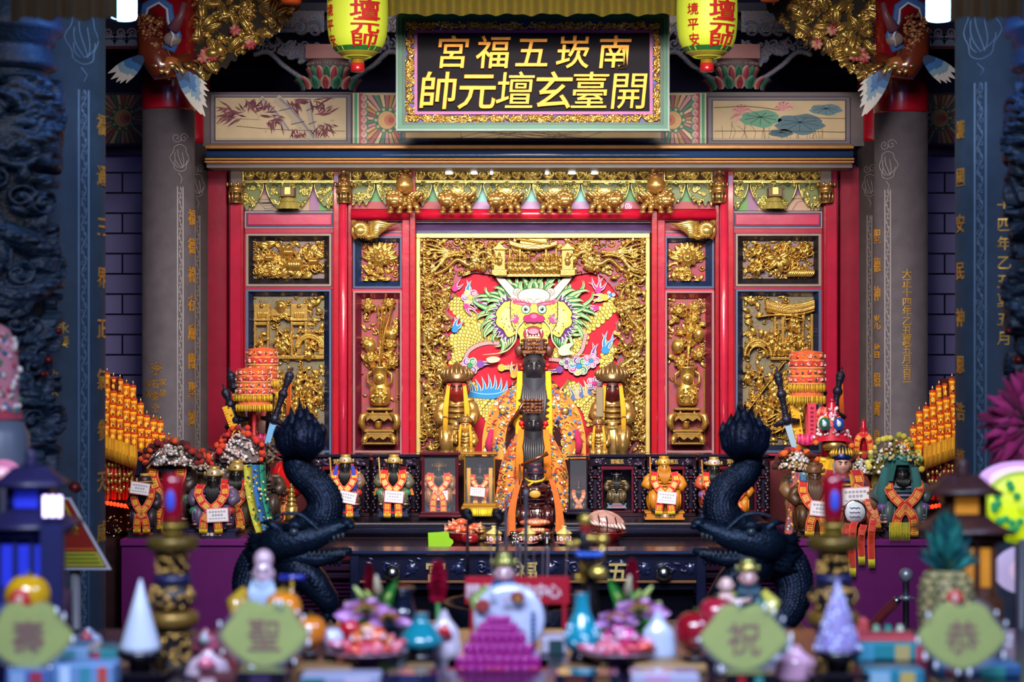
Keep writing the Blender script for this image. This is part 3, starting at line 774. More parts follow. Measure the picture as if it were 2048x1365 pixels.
  # ================================================================ paper lanterns
def lantern(cx,d,label,a_big,a_small):
 k=d/FPX;x,z=X(cx,d),Z(112,d);cy=d+.12
 root=thing('paper_lantern',label,'lantern',(x,cy,Z(137,d)))
 prof=[(27,4),(38,12),(48,22),(56,38),(59.5,58),(61,80),(61,110),(59.5,140),(55,160),(44,176),(28,184)]
 P=catmull(prof,4);rz=np.array([(p[1]*k,p[0]*k) for p in P])
 m=MB('glowsoft','#c6d63c');m.lathe([(p[1],p[0]) for p in rz],(x,cy,z),40,cap=False,rip=(.012,20));m.build('paper_body',root)
 def wrap(v):
  r=np.interp(v[:,2]-z,rz[:,0],rz[:,1]);a=v[:,0]/(61*k);r=r*1.03-v[:,1]
  return np.stack([x+r*np.sin(a),cy-r*np.cos(a),v[:,2]],axis=1)
 m=MB('ink','#c01c24');i0=len(m.V)
 for i,(ch,yy,hh) in enumerate((('壇',93,39),('元',61,31),('帥',34,31))):
  v,f=glyph_cut(ch,.015);m.add(np.stack([a_big*61*k+v[:,0]*66*k,-.002-.03*v[:,2],z+yy*k+v[:,1]*hh*k*1.08],axis=1),f,smooth=False)
 for i,ch in enumerate('合境平安'):m.text(ch,a_small*61*k,z+(124-i*30)*k,25*k,-.001,.002,off=.012)
 warp(m,i0,wrap);m.build('red_lettering',root)
 m=MB('satin','#1f7a3c');m.lathe([(r_*1.01*k,z_*k) for z_,r_ in ((6,30),(9,35),(13,40))],(x,cy,z),40,cap=False,mat='satin',col='#b8a23a');m.lathe([(r_*1.012*k,z_*k) for z_,r_ in ((14,41),(18,45),(23,49.5))],(x,cy,z),40,cap=False,rip=(.02,16),col='#2f7a3a');m.build('green_band',root)
 m=MB('lacquer','#a01820');m.lathe([(13*k,-25*k),(14.5*k,-22*k),(14.5*k,-8*k)],(x,cy,z),24,col='#b01c24');m.lathe([(13*k,-8*k),(13*k,2*k),(26*k,6*k)],(x,cy,z),24,mat='goldflat',col='#d8c040');m.build('bottom_cap',root)
 m=MB('matte','#402018');m.tube([(x,cy,z+180*k),(x,cy,4.98)],.006,6);m.build('hanging_cord',root)
lantern(711,10.4,'yellow paper lantern hanging in front of the bamboo painting end of the beam',.36,-.98)
lantern(1418,10.4,'yellow paper lantern hanging toward the lotus painting end of the beam',.50,-.55)

# ================================================================ bare bulbs and the yellow valance, high and near
for cx,cy,lab in ((247,12,'glowing white bulb beside the thick column with the slanted sign'),(1879,14,'glowing white bulb beside the thick column behind the magenta fan')):
 d=7.9;k=d/FPX;root=thing('hanging_bulb',lab,'light bulb',W(cx,cy-30,d))
 m=MB('bulb','#5f9cff');m.lathe([(18*k,-27*k),(24*k,-25*k),(26*k,-20*k),(26*k,14*k),(20*k,24*k),(12*k,28*k)],W(cx,cy,d),20);m.build('bulb',root)
 m=MB('plastic','#d0d0d0');m.use('satin','#c8c8cc');m.lathe([(12*k,28*k),(12*k,50*k),(4*k,54*k)],W(cx,cy,d),16);m.tube([W(cx,cy-52,d),W(cx,cy-52,d)+Vector((0,0,1.6))],.004,6);m.build('socket',root)
def valance(x0,x1,yb,d,label,col,seed):
 q=random.Random(seed);k=d/FPX;m=MB('cloth',col);xs=X(x0,d);xe=X(x1,d);n=int((x1-x0)/5)
 ph=[q.uniform(-.01,.01) for _ in range(8)]
 def fn(u,v):return (xs+(xe-xs)*u,d+.02*math.sin(u*n*.9)+.012*math.sin(u*n*.37+1),Z(yb,d)+(1-v)*.28-.012*(1-abs(math.sin(u*n*.22)))*v)
 m.grid(fn,n*2,6);m.grid(lambda u,v:tuple(np.array(fn(u,v))+np.array((0,.004,0))),n*2,6)
 o=m.build('valance',label=label,cat='valance')
 return o
valance(776,1362,27,10.6,'olive yellow cloth valance hanging above the black name plaque','#6a5a04',1)
valance(20,236,34,6.2,'amber cloth valance hanging over the dragon column by the slanted sign','#3c2a08',2)
valance(1900,2048,33,6.2,'amber cloth valance hanging over the dragon column by the magenta fan','#3c2a08',3)
for cx,lab in ((582,'underside of an orange lantern above the bamboo painting'),(1540,'underside of an orange lantern above the lotus painting')):
 d=10.8;m=MB('satin','#d8541c');m.lathe([(.02,0),(.05,.004),(.056,.02),(.05,.035)],W(cx,8 if cx < 1000 else 3,d),24);m.lathe([(.05,.035),(.14,.10),(.17,.2),(.12,.34)],W(cx,8 if cx < 1000 else 3,d),24,mat='glowsoft',col='#d8541c')
 m.tube([W(cx,8,d)+Vector((0,0,.33)),W(cx,8,d)+Vector((0,0,1.2))],.004,6,col='#301810')
 m.build('orange_lantern',label=lab,cat='lantern')

 # ================================================================ gilt corner carvings and phoenixes on the column heads
def corner_carving(sd,label,seed):
 d=11.35;k=d/FPX;mx=(lambda p:p) if sd < 0 else (lambda p:2134-p)
 x0,x1=sorted((mx(385),mx(640)));r=Relief((x1-x0)*k,215*k,.0032,seed);q=r.r
 def inside(A,B):  # A from the low-x edge, B height above py 180
  px_=x0+A/k;px_=px_ if sd < 0 else 2134-px_;py_=180-B/k
  lim=np.interp(px_,[385,400,440,480,520,560,600,640],[180,172,142,112,92,62,18,-40])
  return py_ < lim+4*np.sin(px_*.35)
 for i in range(60):r.leaf(q.uniform(0,r.w),q.uniform(0,r.h),.11,.028,q.uniform(0,6.3),.03,q.uniform(0,.03))
 r.scatter(90,.05,.03,'fffsll');r.scatter(110,.035,.03,'bbslwl',base=.015)
 m=MB('gold');r.emit(m,X(x0,d),d,Z(180,d),gold=['#c9a83c','#a8862c','#d8bc50','#8c8a52','#b07040','#c0a040','#d0b048','#b86a58'],grounds=['#1c120e'],thr=.008,mask=inside,gpatch=.05,bmat='matte')
 root=thing('corner_carving',label,'carving',W((x0+x1)/2,150,d));m.build('gilt_foliage',root)
 m=MB('satin')
 for (px_,py_) in ((412,105),(425,112),(405,115),(500,88),(470,60)):
  for j in range(7):
   a=j*2*PI/7;m.ell(W(mx(px_)+6*math.cos(a),py_+6*math.sin(a),d-.07),(.02,.015,.012),8,5,R=Matrix.Rotation(a,3,'Y'),col=q.choice(['#d87a78','#c04a50','#e0a48c']))
 m.build('pink_blossom',root)
 m=MB('gold','#e0b458');m.ell(W(mx(424),106,d-.07),(.045,.03,.03),12,8);m.ell(W(mx(440),100,d-.06),(.03,.025,.035),12,8);m.build('gilt_melon',root)
 return root
corner_carving(-1,'gilt floral corner carving hanging beside the bamboo painting end of the beam',21)
corner_carving(1,'gilt floral corner carving hanging beside the lotus painting end of the beam',22)

def phoenix(sd,label,seed):
 d=10.95;k=d/FPX;q=random.Random(seed);mx=(lambda p:p) if sd < 0 else (lambda p:2134-p)
 P=lambda px_,py_,o=0.:W(mx(px_),py_,d-o)
 root=thing('carved_phoenix',label,'bird carving',P(335,150))
 m=MB('lacquer','#8a3a20')
 m.tube([P(300,30),P(298,70,.04),P(306,105,.06),P(325,135,.08),P(352,135,.06),P(380,112,.03)],[.04,.065,.085,.08,.06,.03],14,col='#6a2c1c')
 m.ell(P(338,128,.1),(.07,.05,.045),14,9,col='#a8602c')
 for i in range(190):
  t=q.random();o_=q.uniform(-1,1);px_,py_=299+o_*(26-8*t)+(30*t*t),28+t*116;m.ell(P(px_,py_,.02+.045*t+.085*math.sqrt(1-o_*o_)),(.014,.012,.009),6,4,R=Matrix.Rotation(q.uniform(-.5,.5),3,'Y'),col=q.choice(['#8a4c2c','#a87044','#6a2c20','#a88858','#7a3a24']))
 m.build('body',root)
 m=MB('satin','#4a6aa0')
 m.tube([P(284,45,.05),P(292,12,.08),P(318,0,.1),P(338,14,.1),P(340,40,.11),P(352,72,.12),P(345,98,.1),P(326,92,.11)],[.02,.026,.028,.026,.03,.036,.026,.01],12,flat=.6,col='#3f68b0')
 m.tube([P(288,46,.07),P(296,16,.1),P(318,5,.12),P(334,18,.12),P(336,42,.13),P(347,72,.15),P(342,92,.13)],.008,8,col='#c8c8d8')
 m.ell(P(345,78,.12),(.05,.03,.04),14,8,col='#8a7a78');m.tube([P(345,60,.14),P(362,30,.15),P(368,5,.15)],[.035,.02,.015],10,col='#7a4858')
 m.build('curled_wing',root)
 def fan(bx,by,pts,nm,o):
  m=MB('satin')
  n=len(pts)
  for i,(ex,ey) in enumerate(pts):
   dx,dy=ex-bx,ey-by;L=math.hypot(dx,dy);nx,ny=-dy/L,dx/L;wv=L*.085
   for t0,t1,w0,w1,c in ((0,.35,.5,1.1,'#20406a'),(.35,.55,1.1,1.2,'#2f6aa8'),(.55,.72,1.2,1.0,'#7a98b0'),(.72,1,1.0,.1,'#c8c4c0')):
    q4=[P(bx+dx*t+s_*nx*wv*w_,by+dy*t+s_*ny*wv*w_,o+.004*i-.02*t) for t,w_,s_ in ((t0,w0,1),(t0,w0,-1),(t1,w1,-1),(t1,w1,1))]
    bk=[p+Vector((0,.006,0)) for p in q4]
    m.add([tuple(p) for p in q4+bk],[(0,1,2,3),(7,6,5,4),(0,4,5,1),(1,5,6,2),(2,6,7,3),(3,7,4,0)],smooth=False,col=c)
  m.build(nm,root)
 fan(292,108,[(252,128),(240,136),(228,140),(216,146),(222,158),(232,164),(240,166),(252,166)],'tail_feather_fan',.10)
 fan(352,136,[(414,168),(418,182),(414,192),(412,202),(414,214),(410,232),(402,228),(394,218),(384,206)],'wing_feather_fan',.12)
 m=MB('gold','#c89040')
 for i in range(9):m.tube([P(300+i*11,128+6*math.sin(i),.12),P(312+i*11,140-8*math.cos(i*2),.15),P(326+i*10,132+5*math.sin(i*3),.1)],[.012,.016,.006],8,col=q.choice(['#c89040','#8a4a28','#d8b070','#a86a4c']))
 m.build('claws',root)
phoenix(-1,'red and blue carved phoenix perched on the signed grey column head',4)
phoenix(1,'red and blue carved phoenix perched on the dated grey column head',5)
# ================================================================ the red altar screen
D=11.95;K=D/FPX
RED,REDD,PINKR='#b8102c','#8c0a1c','#c02848'
def mir(a,b):return (2134-b,2134-a)
wall=MB('matte','#5a0f1c');rbox(wall,420,1712,330,1300,D+.02,D+.25);wall.build('wall_back.003',kind='structure')
# posts: (x0, x1, depth forward, kind)
def post(x0,x1,fw,mt,col,y0=336,y1=1080,rnd=0):
 m=MB(mt,col)
 if rnd:
  cx=(X(x0,D)+X(x1,D))/2;r=(X(x1,D)-X(x0,D))/2
  m.lathe([(r,Z(y1,D)),(r,Z(y0,D))],(cx,D-fw,0),20,sq=.8)
 else:m.box(X(x0,D),X(x1,D),D-fw,D+.03,Z(y1,D),Z(y0,D),.004)
 return m
for side in (0,1):
 f=(lambda a,b:(a,b)) if side == 0 else mir
 for x0,x1,fw,mt,col,rnd in ((420,458,.10,'lacquer','#84102c',0),(459,464,.05,'lacquer','#5a0512',0),(464,486,.09,'lacquer','#a80f34',0),(484,490,.04,'lacquer','#8e0014',0),
(669,681,.07,'lacquer','#b40c22',0),(681,697,.09,'lacquer','#c02444',1),(697,706,.06,'lacquer','#9a0818',0),
(805,821,.06,'lacquer','#b41c38',0),(821,833,.10,'lacquer','#a80c1c',0)):
  a,b=f(x0,x1);post(a,b,fw,mt,col,rnd=rnd).build('trim_4',kind='structure')
  # long red beams and the recess board
m=MB('lacquer','#c01430');m.tube([(X(704,D),D-.06,Z(430,D)),(X(1430,D),D-.06,Z(430,D))],.034,18,col='#c81838');m.box(X(704,D),X(1430,D),D-.05,D+.03,Z(443,D),Z(419,D),col='#b01028');m.build('trim_5',kind='structure')
m=MB('lacquer','#3a1450');rbox(m,833,1301,443,466,D-.005,D+.03,mat='matte');rbox(m,833,1301,443,446,D-.03,D,col='#2a1030');rbox(m,833,1301,461,466,D-.03,D,col='#31406a');m.build('trim_6',kind='structure')
# behind the frieze: coloured strips
m=MB('satin')
for x0,x1,y0,y1,c in ((704,1430,336,372,'#3a1416'),(704,860,372,403,'#3f8a4e'),(860,905,372,403,'#3f8a5e'),(905,1230,372,403,'#76c4c0'),(1230,1430,372,403,'#3f8a4e'),(704,905,403,421,'#9c1630'),(905,1230,403,421,'#b088c0'),(1230,1430,403,421,'#9c1630')):
 rbox(m,x0,x1,y0,y1,D,D+.02,col=c)
for a,b in ((490,669),mir(490,669)):
 rbox(m,a,b,336,372,D,D+.02,col='#3a1416');rbox(m,a,b,372,421,D,D+.02,col='#8a5a8a')
 l=a < 1000;rbox(m,*((a+8,a+128) if l else (b-128,b-8)),390,421,D-.004,D+.01,col='#b8863c');rbox(m,*((a+10,a+126) if l else (b-126,b-10)),393,421,D-.006,D+.01,col='#a08a74' if l else '#b8907c')
 rbox(m,*((a+148,a+172) if l else (b-172,b-148)),385,421,D-.004,D+.01,col='#4f8a3c')
m.px(D-.006)
for i in range(9):
 y=399+i*2.2;stroke(m,[(505+i*3,y),(535,y+4*math.sin(i)),(570,y-3),(600,y+3)],1.2,.001,col='#4a4a48')
stroke(m,[(1560,420),(1575,402),(1600,397),(1618,408),(1622,420)],1.5,.001,col='#4a3a34');stroke(m,[(1585,420),(1596,404),(1612,402)],1.3,.001,col='#4a3a34')
for x_,y_,c in ((1240,409,'#d8b070'),(1256,412,'#c04a90')):disc(m,x_,y_,9,.001,col=c);stroke(m,curl(x_,y_,7,0,1.5,1),2,.0014,col='#f0d8e0')
m.build('painted_backing',None,'painted strip of green, lilac and crimson behind the gilt frieze','painted board',kind='structure')

# ---------------------------------------------------------------- gilt frieze
GOLDS=['#c8a24a','#d4b058','#b88e3a','#c49a44']
PALEG=['#d8c470','#e0cc7c','#ccb660']
def scrollboard(x0,x1,y0,y1,seed,label,fw=.05):
 d=D-fw;k=d/FPX;r=Relief((x1-x0)*k,(y1-y0)*k,.0024,seed);q=r.r
 r.frame(.007,.018)
 n=max(3,int(r.w/.062));
 for i in range(n):
  x=r.w*(i+.5)/n;dd=1 if i % 2 else -1
  r.spiral(x,r.h*.5,r.h*.36,.0065,1.5,q.uniform(0,6),dd,.02,.002)
  r.leaf(x-.03,r.h*.5,.05,.010,.6*dd,.015);r.leaf(x+.03,r.h*.5,.05,.010,PI-.6*dd,.015)
  r.leaf(x,r.h*.15,.03,.009,q.uniform(0,PI),.014);r.leaf(x,r.h*.85,.03,.009,-q.uniform(0,PI),.014)
 if q.random() < .9:r.flower(r.w/2,r.h*.5,r.h*.42,8,.018)
 m=MB('gold');r.emit(m,X(x0,d),d,Z(y1,d),gold=PALEG,grounds=['#3c1416'],thr=.002,bmat='matte')
 m.box(X(x0,d),X(x1,d),d+.001,d+.02,Z(y1,d),Z(y0,d),mat='matte',col='#3c1416')
 return m.build('scroll_frieze',None,label,'carved panel','gilt scroll panels of the frieze')
for x0,x1,lab in ((486,673,'gilt openwork scroll panel at the bamboo painting end of the frieze'),(700,801,'short gilt leaf scroll panel next to the vase lion nearest the bamboo painting'),(832,1298,'longest gilt openwork scroll panel with white lights, centred over the dragon mural'),
(1328,1424,'short gilt leaf scroll panel next to the vase lion nearest the lotus painting'),(1451,1642,'gilt openwork scroll panel at the lotus painting end of the frieze')):
 scrollboard(x0,x1,335,362,x0,lab)
def drapery(x0,x1,gaps,yb,seed,label,fw=.035):
 """openwork gilt lobes hanging between pointed gaps"""
 d=D-fw;k=d/FPX;y0=361;r=Relief((x1-x0)*k,(yb-y0)*k,.0024,seed);q=r.r;zt=lambda y:(yb-y)*k
 r.rect(0,r.w,zt(366),zt(361),.010)
 edges=[x0]+[g for g in gaps]+[x1]
 for i in range(int(r.w/.010)):r.spiral(q.uniform(0,r.w),zt(q.uniform(366,yb-2)),q.uniform(.010,.02),.0045,1.4,q.uniform(0,6),q.choice((-1,1)),.014,.003)
 for i in range(int(r.w/.02)):r.leaf(q.uniform(0,r.w),zt(q.uniform(368,yb)),.04,.009,q.uniform(0,6.3),.012)
 def inside(A,B):
  px_=x0+A/k;py_=yb-B/k;gap=np.full_like(px_,1e9)
  for g in gaps:gap=np.minimum(gap,np.abs(px_-g))
  hw=np.where(py_ > 366,1.5+.013*np.maximum(py_-366,0)**1.9,-1)
  low=yb-5+5*np.sin(px_*.5)
  return (gap > np.minimum(hw,26)) & (py_ < low)
 m=MB('gold');r.emit(m,X(x0,d),d,Z(yb,d),gold=['#b8b464','#c8c070','#a8a858','#c4b05c'],grounds=['#5c6a34'],thr=.003,mask=inside,bmat='satin')
 for g in gaps:
  for sd in (-1,1):
   m.tube([(X(g+sd*(2+.013*max(0,y-366)**1.9),d),d-.014,Z(y,d)) for y in range(366,400,4)],.0035,6,col='#e0cc7c',mat='gold')
   m.tube([(X(g+sd*(14+p[0]),d),d-.017,Z(370+p[1],d)) for p in curl(6,0,6,0,1.2,sd,10)],.0018,5,col='#3a4a28',mat='satin')
   m.tube([(X(g+sd*p[0],d),d-.017,Z(p[1],d)) for p in ((14,368),(22,371),(30,367),(38,371))],.0016,5,col='#3a4a28',mat='satin')
 return m.build('openwork_drapery',None,label,'carved valance','gilt openwork under the frieze')
drapery(486,668,(530,627),421,31,'gilt openwork drapery over the painted bay at the bamboo painting end')
drapery(702,1430,(752,866,965,1063,1161,1260,1372),412,32,'long gilt openwork drapery behind the row of gilt lions')
drapery(1457,1640,(1498,1595),421,33,'gilt openwork drapery over the painted bay at the lotus painting end')
# bulb sparkle: the small white lights let into the middle scroll panel
for i,(px_,w_) in enumerate(((898,15),(948,13),(983,7),(1094,8),(1144,16),(1189,14))):
 m=MB('lamp','#ffffff');m.ell(W(px_,346,D-.085),(w_*K*.5,.014,.010),12,8);m.lathe([(w_*K*.55,0),(w_*K*.6,.004)],W(px_,350.5,D-.085),14,mat='metal',col='#c0a060')
 m.build('frieze_light',None,('first','second','third','fourth','fifth','sixth')[i]+' small white light in the long scroll panel, counted from the bamboo painting','light','small white frieze lights')

def lion(cx,label,vase,seed,flip):
 d=D-.10;k=d/FPX;q=random.Random(seed);f=-1 if flip else 1
 P=lambda x,y,o=0.:(X(cx+x*f,d),d-o,Z(y,d))
 root=thing('gilt_lion',label,'lion carving',P(0,428),'gilt lion brackets along the frieze')
 m=MB('gold','#b8803a')
 m.tube([P(18,400),P(8,402,.03),P(-8,404,.05),P(-18,400,.07)],[.03,.045,.05,.04],12)
 m.ell(P(-19,402,.09),(.055,.05,.045),14,9)
 for x_,y_ in ((-27,424),(-10,425),(10,424),(25,424)):
  m.tube([P(x_*.7,408,.06),P(x_,416,.08),P(x_*1.02,424,.08)],[.022,.018,.014],8);m.ell(P(x_*1.05,426,.095),(.02,.022,.011),8,6)
 m.tube([P(20,402),P(32,396,.02),P(36,386,.02)],[.02,.016,.005],8)
 m.build('body',root)
 m=MB('gold','#c8964a')
 for i in range(46):
  a=q.uniform(0,2*PI);rr_=q.uniform(7,13);m.ell(P(-19+rr_*1.15*math.cos(a),399+rr_*math.sin(a),.10+.03*q.random()),.015,7,5)
 for i in range(16):m.tube([P(-12+i*2.4,396+2*math.sin(i),.05),P(-8+i*2.6,388+3*math.sin(i*2),.06),P(-2+i*2.5,392,.055)],[.008,.011,.004],6)
 m.ell(P(-20,407,.14),(.028,.02,.018),10,6);m.ell(P(-20,411,.135),(.024,.018,.008),8,5,col='#6a1a14')
 for sd in (-1,1):m.ell(P(-20+sd*6,400,.138),.007,8,6,mat='gloss',col='#f0e0b0');m.tube([P(-20+sd*9,395,.1),P(-20+sd*16,389,.08)],[.012,.004],6)
 [m.ell(P(q.uniform(-14,20),q.uniform(396,412),.075+.02*q.random()),q.uniform(.008,.014),6,5) for i in range(34)];m.build('mane',root)
 if vase:
  m=MB('gold','#c8883c');m.lathe([(.02,0),(.045,.02),(.056,.05),(.045,.085),(.03,.1),(.036,.115)],P(0,390,.09),22)
  m.build('vase',root)
  m=MB('gold','#a8683a')
  for i in range(26):m.ell(P(q.uniform(-12,12),345+q.uniform(-8,12),.09+q.uniform(-.02,.03)),(.014,.014,.012),7,5,col=q.choice(['#a8683a','#c89050','#8a4a34']))
  m.build('flowers',root)
 else:
  m=MB('goldflat','#b8963c');m.box(X(cx-13,d),X(cx+13,d),d-.03,d+.05,Z(392,d),Z(377,d),.003);m.box(X(cx-7,d),X(cx+7,d),d-.034,d,Z(391,d),Z(377,d),.002,col='#d8c060');m.box(X(cx-13,d),X(cx+13,d),d-.032,d,Z(380,d),Z(377,d),col='#6a3c18');m.build('bracket_block',root)
for i,(cx,v) in enumerate(((811,1),(915,0),(1012,0),(1110,0),(1208,0),(1310,1))):
 lion(cx,('gilt lion carrying a flower vase, nearest the bamboo painting','gilt lion next after the vase lion on the bamboo painting side','gilt lion just on the bamboo side of the mural centre','gilt lion just on the lotus side of the mural centre','gilt lion next after the vase lion on the lotus painting side','gilt lion carrying a flower vase, nearest the lotus painting')[i],v,i,i > 2)
def capital(cx,monk,label):
 d=D-.10;k=d/FPX;P=lambda x,y,o=0.:(X(cx+x,d),d-o,Z(y,d))
 root=thing('lantern_capital',label,'carved capital',P(0,405),'gilt lantern capitals')
 m=MB('gold','#9c6a34')
 for y0,y1,w0,w1 in ((403,406,14,13),(383,386,16,17),(372,383,16,14),(368,372,18,16)):m.lathe([(w0*k,Z(y1,d)),(w1*k,Z(y0,d))],P(0,0)[:2]+(0,),8)
 for i in range(8):
  a=2*PI*i/8+.39;m.tube([(X(cx,d)+13*k*math.cos(a),d+13*k*math.sin(a),Z(404,d)),(X(cx,d)+14*k*math.cos(a),d+14*k*math.sin(a),Z(384,d))],.006,6);m.ell((X(cx,d)+18*k*math.cos(a),d+18*k*math.sin(a),Z(369,d)),(.008,.008,.016),6,5)
 m.lathe([(10*k,Z(404,d)),(10*k,Z(384,d))],P(0,0)[:2]+(0,),8,col='#4a2a18')
 m.build('lantern',root)
 m=MB('satin','#8a7a78' if not monk else '#7a5a54');m.box(X(cx-11,d),X(cx+11,d),d-.012,D+.02,Z(372,d),Z(336,d),.004);m.build('post',root)
 if monk:
  m=MB('gold','#b06a3c');m.ell(P(0,358,.03),(.028,.025,.04),10,7);m.ell(P(0,344,.035),.017,10,7,col='#c07a54');m.tube([P(-8,355,.04),P(-2,360,.06),P(8,352,.04)],.009,7);m.ell(P(0,366,.02),(.036,.03,.014),10,6);m.build('seated_figure',root)
capital(472,0,'gilt lantern capital on the outer post at the bamboo painting end');capital(688,1,'gilt lantern capital with a little seated figure, on the bamboo painting side')
capital(1438,1,'gilt lantern capital with a little seated figure, on the lotus painting side');capital(1652,0,'gilt lantern capital on the outer post at the lotus painting end')
for cx,lab in ((577,'pale gilt hanging lotus under a brown block, at the bamboo painting end'),(1549,'pale gilt hanging lotus under a brown block, at the lotus painting end')):
 d=D-.07;k=d/FPX;root=thing('hanging_lotus',lab,'lotus carving',W(cx,420,d))
 m=MB('goldflat','#dccb74')
 for tier,(n,rad,z0,h) in enumerate(((11,.075,419,.05),(9,.05,404,.035))):
  for i in range(n):
   a=-PI/2+(i-(n-1)/2)*PI/(n-1)*.95;c0=W(cx,z0,d)
   m.grid(lambda u,v:(c0.x+(rad*(.55+.45*(1-v)))*math.cos(a)-math.sin(a)*(u-.5)*.036*math.sin(PI*min(1,v*.9+.1)),c0.y+rad*(.55+.45*(1-v))*math.sin(a)+math.cos(a)*(u-.5)*.036*math.sin(PI*min(1,v*.9+.1)),c0.z+h*v+.004*math.cos((u-.5)*PI)),3,6,col='#dccb74' if i % 2 else '#cdb95e')
 m.build('lotus',root)
 m=MB('satin','#5a3414');m.box(X(cx-14,d),X(cx+14,d),d-.05,D,Z(394,d),Z(376,d),.003);m.box(X(cx-6,d),X(cx+6,d),d-.053,d,Z(390,d),Z(375,d),.002,mat='goldflat',col='#c8b85c');m.build('block',root)

 # ---------------------------------------------------------------- framed carvings on the screen
def frame_panel(m,x0,x1,y0,y1,ox0,ox1,oy0,oy1,edge,spark,fw=.03):
 """mitred sparkle frame sloping inward from the edge strip to the opening"""
 d=D
 def ring(a,b,mat,col):
  (ax0,ax1,ay0,ay1,ad),(bx0,bx1,by0,by1,bd)=a,b
  o=[(X(ax0,d),ad,Z(ay0,d)),(X(ax1,d),ad,Z(ay0,d)),(X(ax1,d),ad,Z(ay1,d)),(X(ax0,d),ad,Z(ay1,d))]
  i=[(X(bx0,d),bd,Z(by0,d)),(X(bx1,d),bd,Z(by0,d)),(X(bx1,d),bd,Z(by1,d)),(X(bx0,d),bd,Z(by1,d))]
  m.add(o+i,[(0,1,5,4),(1,2,6,5),(2,3,7,6),(3,0,4,7)],smooth=False,mat=mat,col=col)
 f=d-fw
 ring((x0,x1,y0,y1,d+.02),(x0,x1,y0,y1,f-.012),'satin',edge)
 ring((x0,x1,y0,y1,f-.012),(x0+4,x1-4,y0+4,y1-4,f-.012),'satin',edge)
 ring((x0+4,x1-4,y0+4,y1-4,f-.012),(x0+5,x1-5,y0+5,y1-5,f),'satin',edge)
 ring((x0+5,x1-5,y0+5,y1-5,f),(ox0,ox1,oy0,oy1,d-.006),'sparkle',spark)
 return m
def carved(name,label,x0,x1,y0,y1,ox,edge,spark,fill,seed,grounds,hmax=.05,gold=None,group=None,extra=None):
 root=thing(name,label,'carved panel',W((x0+x1)/2,y1,D),group)
 ox0,ox1,oy0,oy1=ox
 frame_panel(MB('satin'),x0,x1,y0,y1,ox0,ox1,oy0,oy1,edge,spark).build('frame',root)
 r=Relief((ox1-ox0)*K,(oy1-oy0)*K,.0024,seed);fill(r)
 m=MB('gold');r.emit(m,X(ox0,D),D+.004,Z(oy1,D),gold=gold or ['#c89630','#d8a83c','#b88428','#c09034'],grounds=grounds,thr=.009,scale=1.25)
 m.build('carving',root)
 if extra:extra(root)
 return root
PX=K
def fill_fruit(r):
 q=r.r
 r.scatter(120,.030,.018,'slls')
 for i in range(18):r.leaf(q.uniform(.03,r.w-.03),q.uniform(.02,r.h-.02),.07,.026,q.uniform(0,6.3),.016,.016)
 for i in range(14):r.spiral(q.uniform(.03,r.w-.03),q.uniform(.03,r.h-.03),.028,.006,1.4,q.uniform(0,6),q.choice((-1,1)),.016,.02)
 for x,z,s in ((.58,.36,.042),(.85,.46,.028),(.24,.55,.026),(.5,.7,.03)):
  for j in range(5):r.ball(r.w*x+(j-2)*s*.34,r.h*z,s*.5,.030,.026,rz=s*.8)
 for x,z in ((.45,.72),(.12,.2),(.3,.15)):r.flower(r.w*x,r.h*z,.045,7,.02,.02)
 r.line((r.w*.02,r.h*.35),(r.w*.2,r.h*.08),.006,.02,.02)
def fill_leaf(r):
 q=r.r
 r.scatter(120,.030,.018,'slls')
 for i in range(26):r.spiral(q.uniform(.03,r.w-.03),q.uniform(.03,r.h-.03),.026,.0055,1.4,q.uniform(0,6),q.choice((-1,1)),.016,.018)
 for x,z,L in ((.5,.52,.085),(.2,.75,.05),(.85,.8,.05),(.2,.3,.05)):
  for j in range(5):r.leaf(r.w*x,r.h*z,L,L*.28,-PI/2+(j-2)*.95+.2,.02,.028)
  r.ball(r.w*x,r.h*z,L*.2,.01,.044)
 for j in range(12):r.leaf(r.w*(.62+j*.03),r.h*.05,.05,.012,1.0,.016,.03)
 for i in range(8):r.ball(q.uniform(0,r.w),q.uniform(0,r.h),.014,.02,.02)
def fill_peony(r):
 q=r.r
 r.scatter(60,.03,.016,'llls')
 for i in range(9):r.leaf(r.w*.5,r.h*.55,.11,.024,PI*(.05+.9*i/8),.018,.012)
 r.flower(r.w*.5,r.h*.60,.062,9,.024,.026);r.ball(r.w*.5,r.h*.62,.02,.016,.045)
 for i in range(8):r.leaf(r.w*q.uniform(.1,.9),r.h*q.uniform(.05,.3),.06,.016,q.uniform(0,6.3),.018,.014)
 for j in range(5):r.line((r.w*.5,r.h*.48),(r.w*(.4+.05*j),r.h*.2),.005,.015,.02)
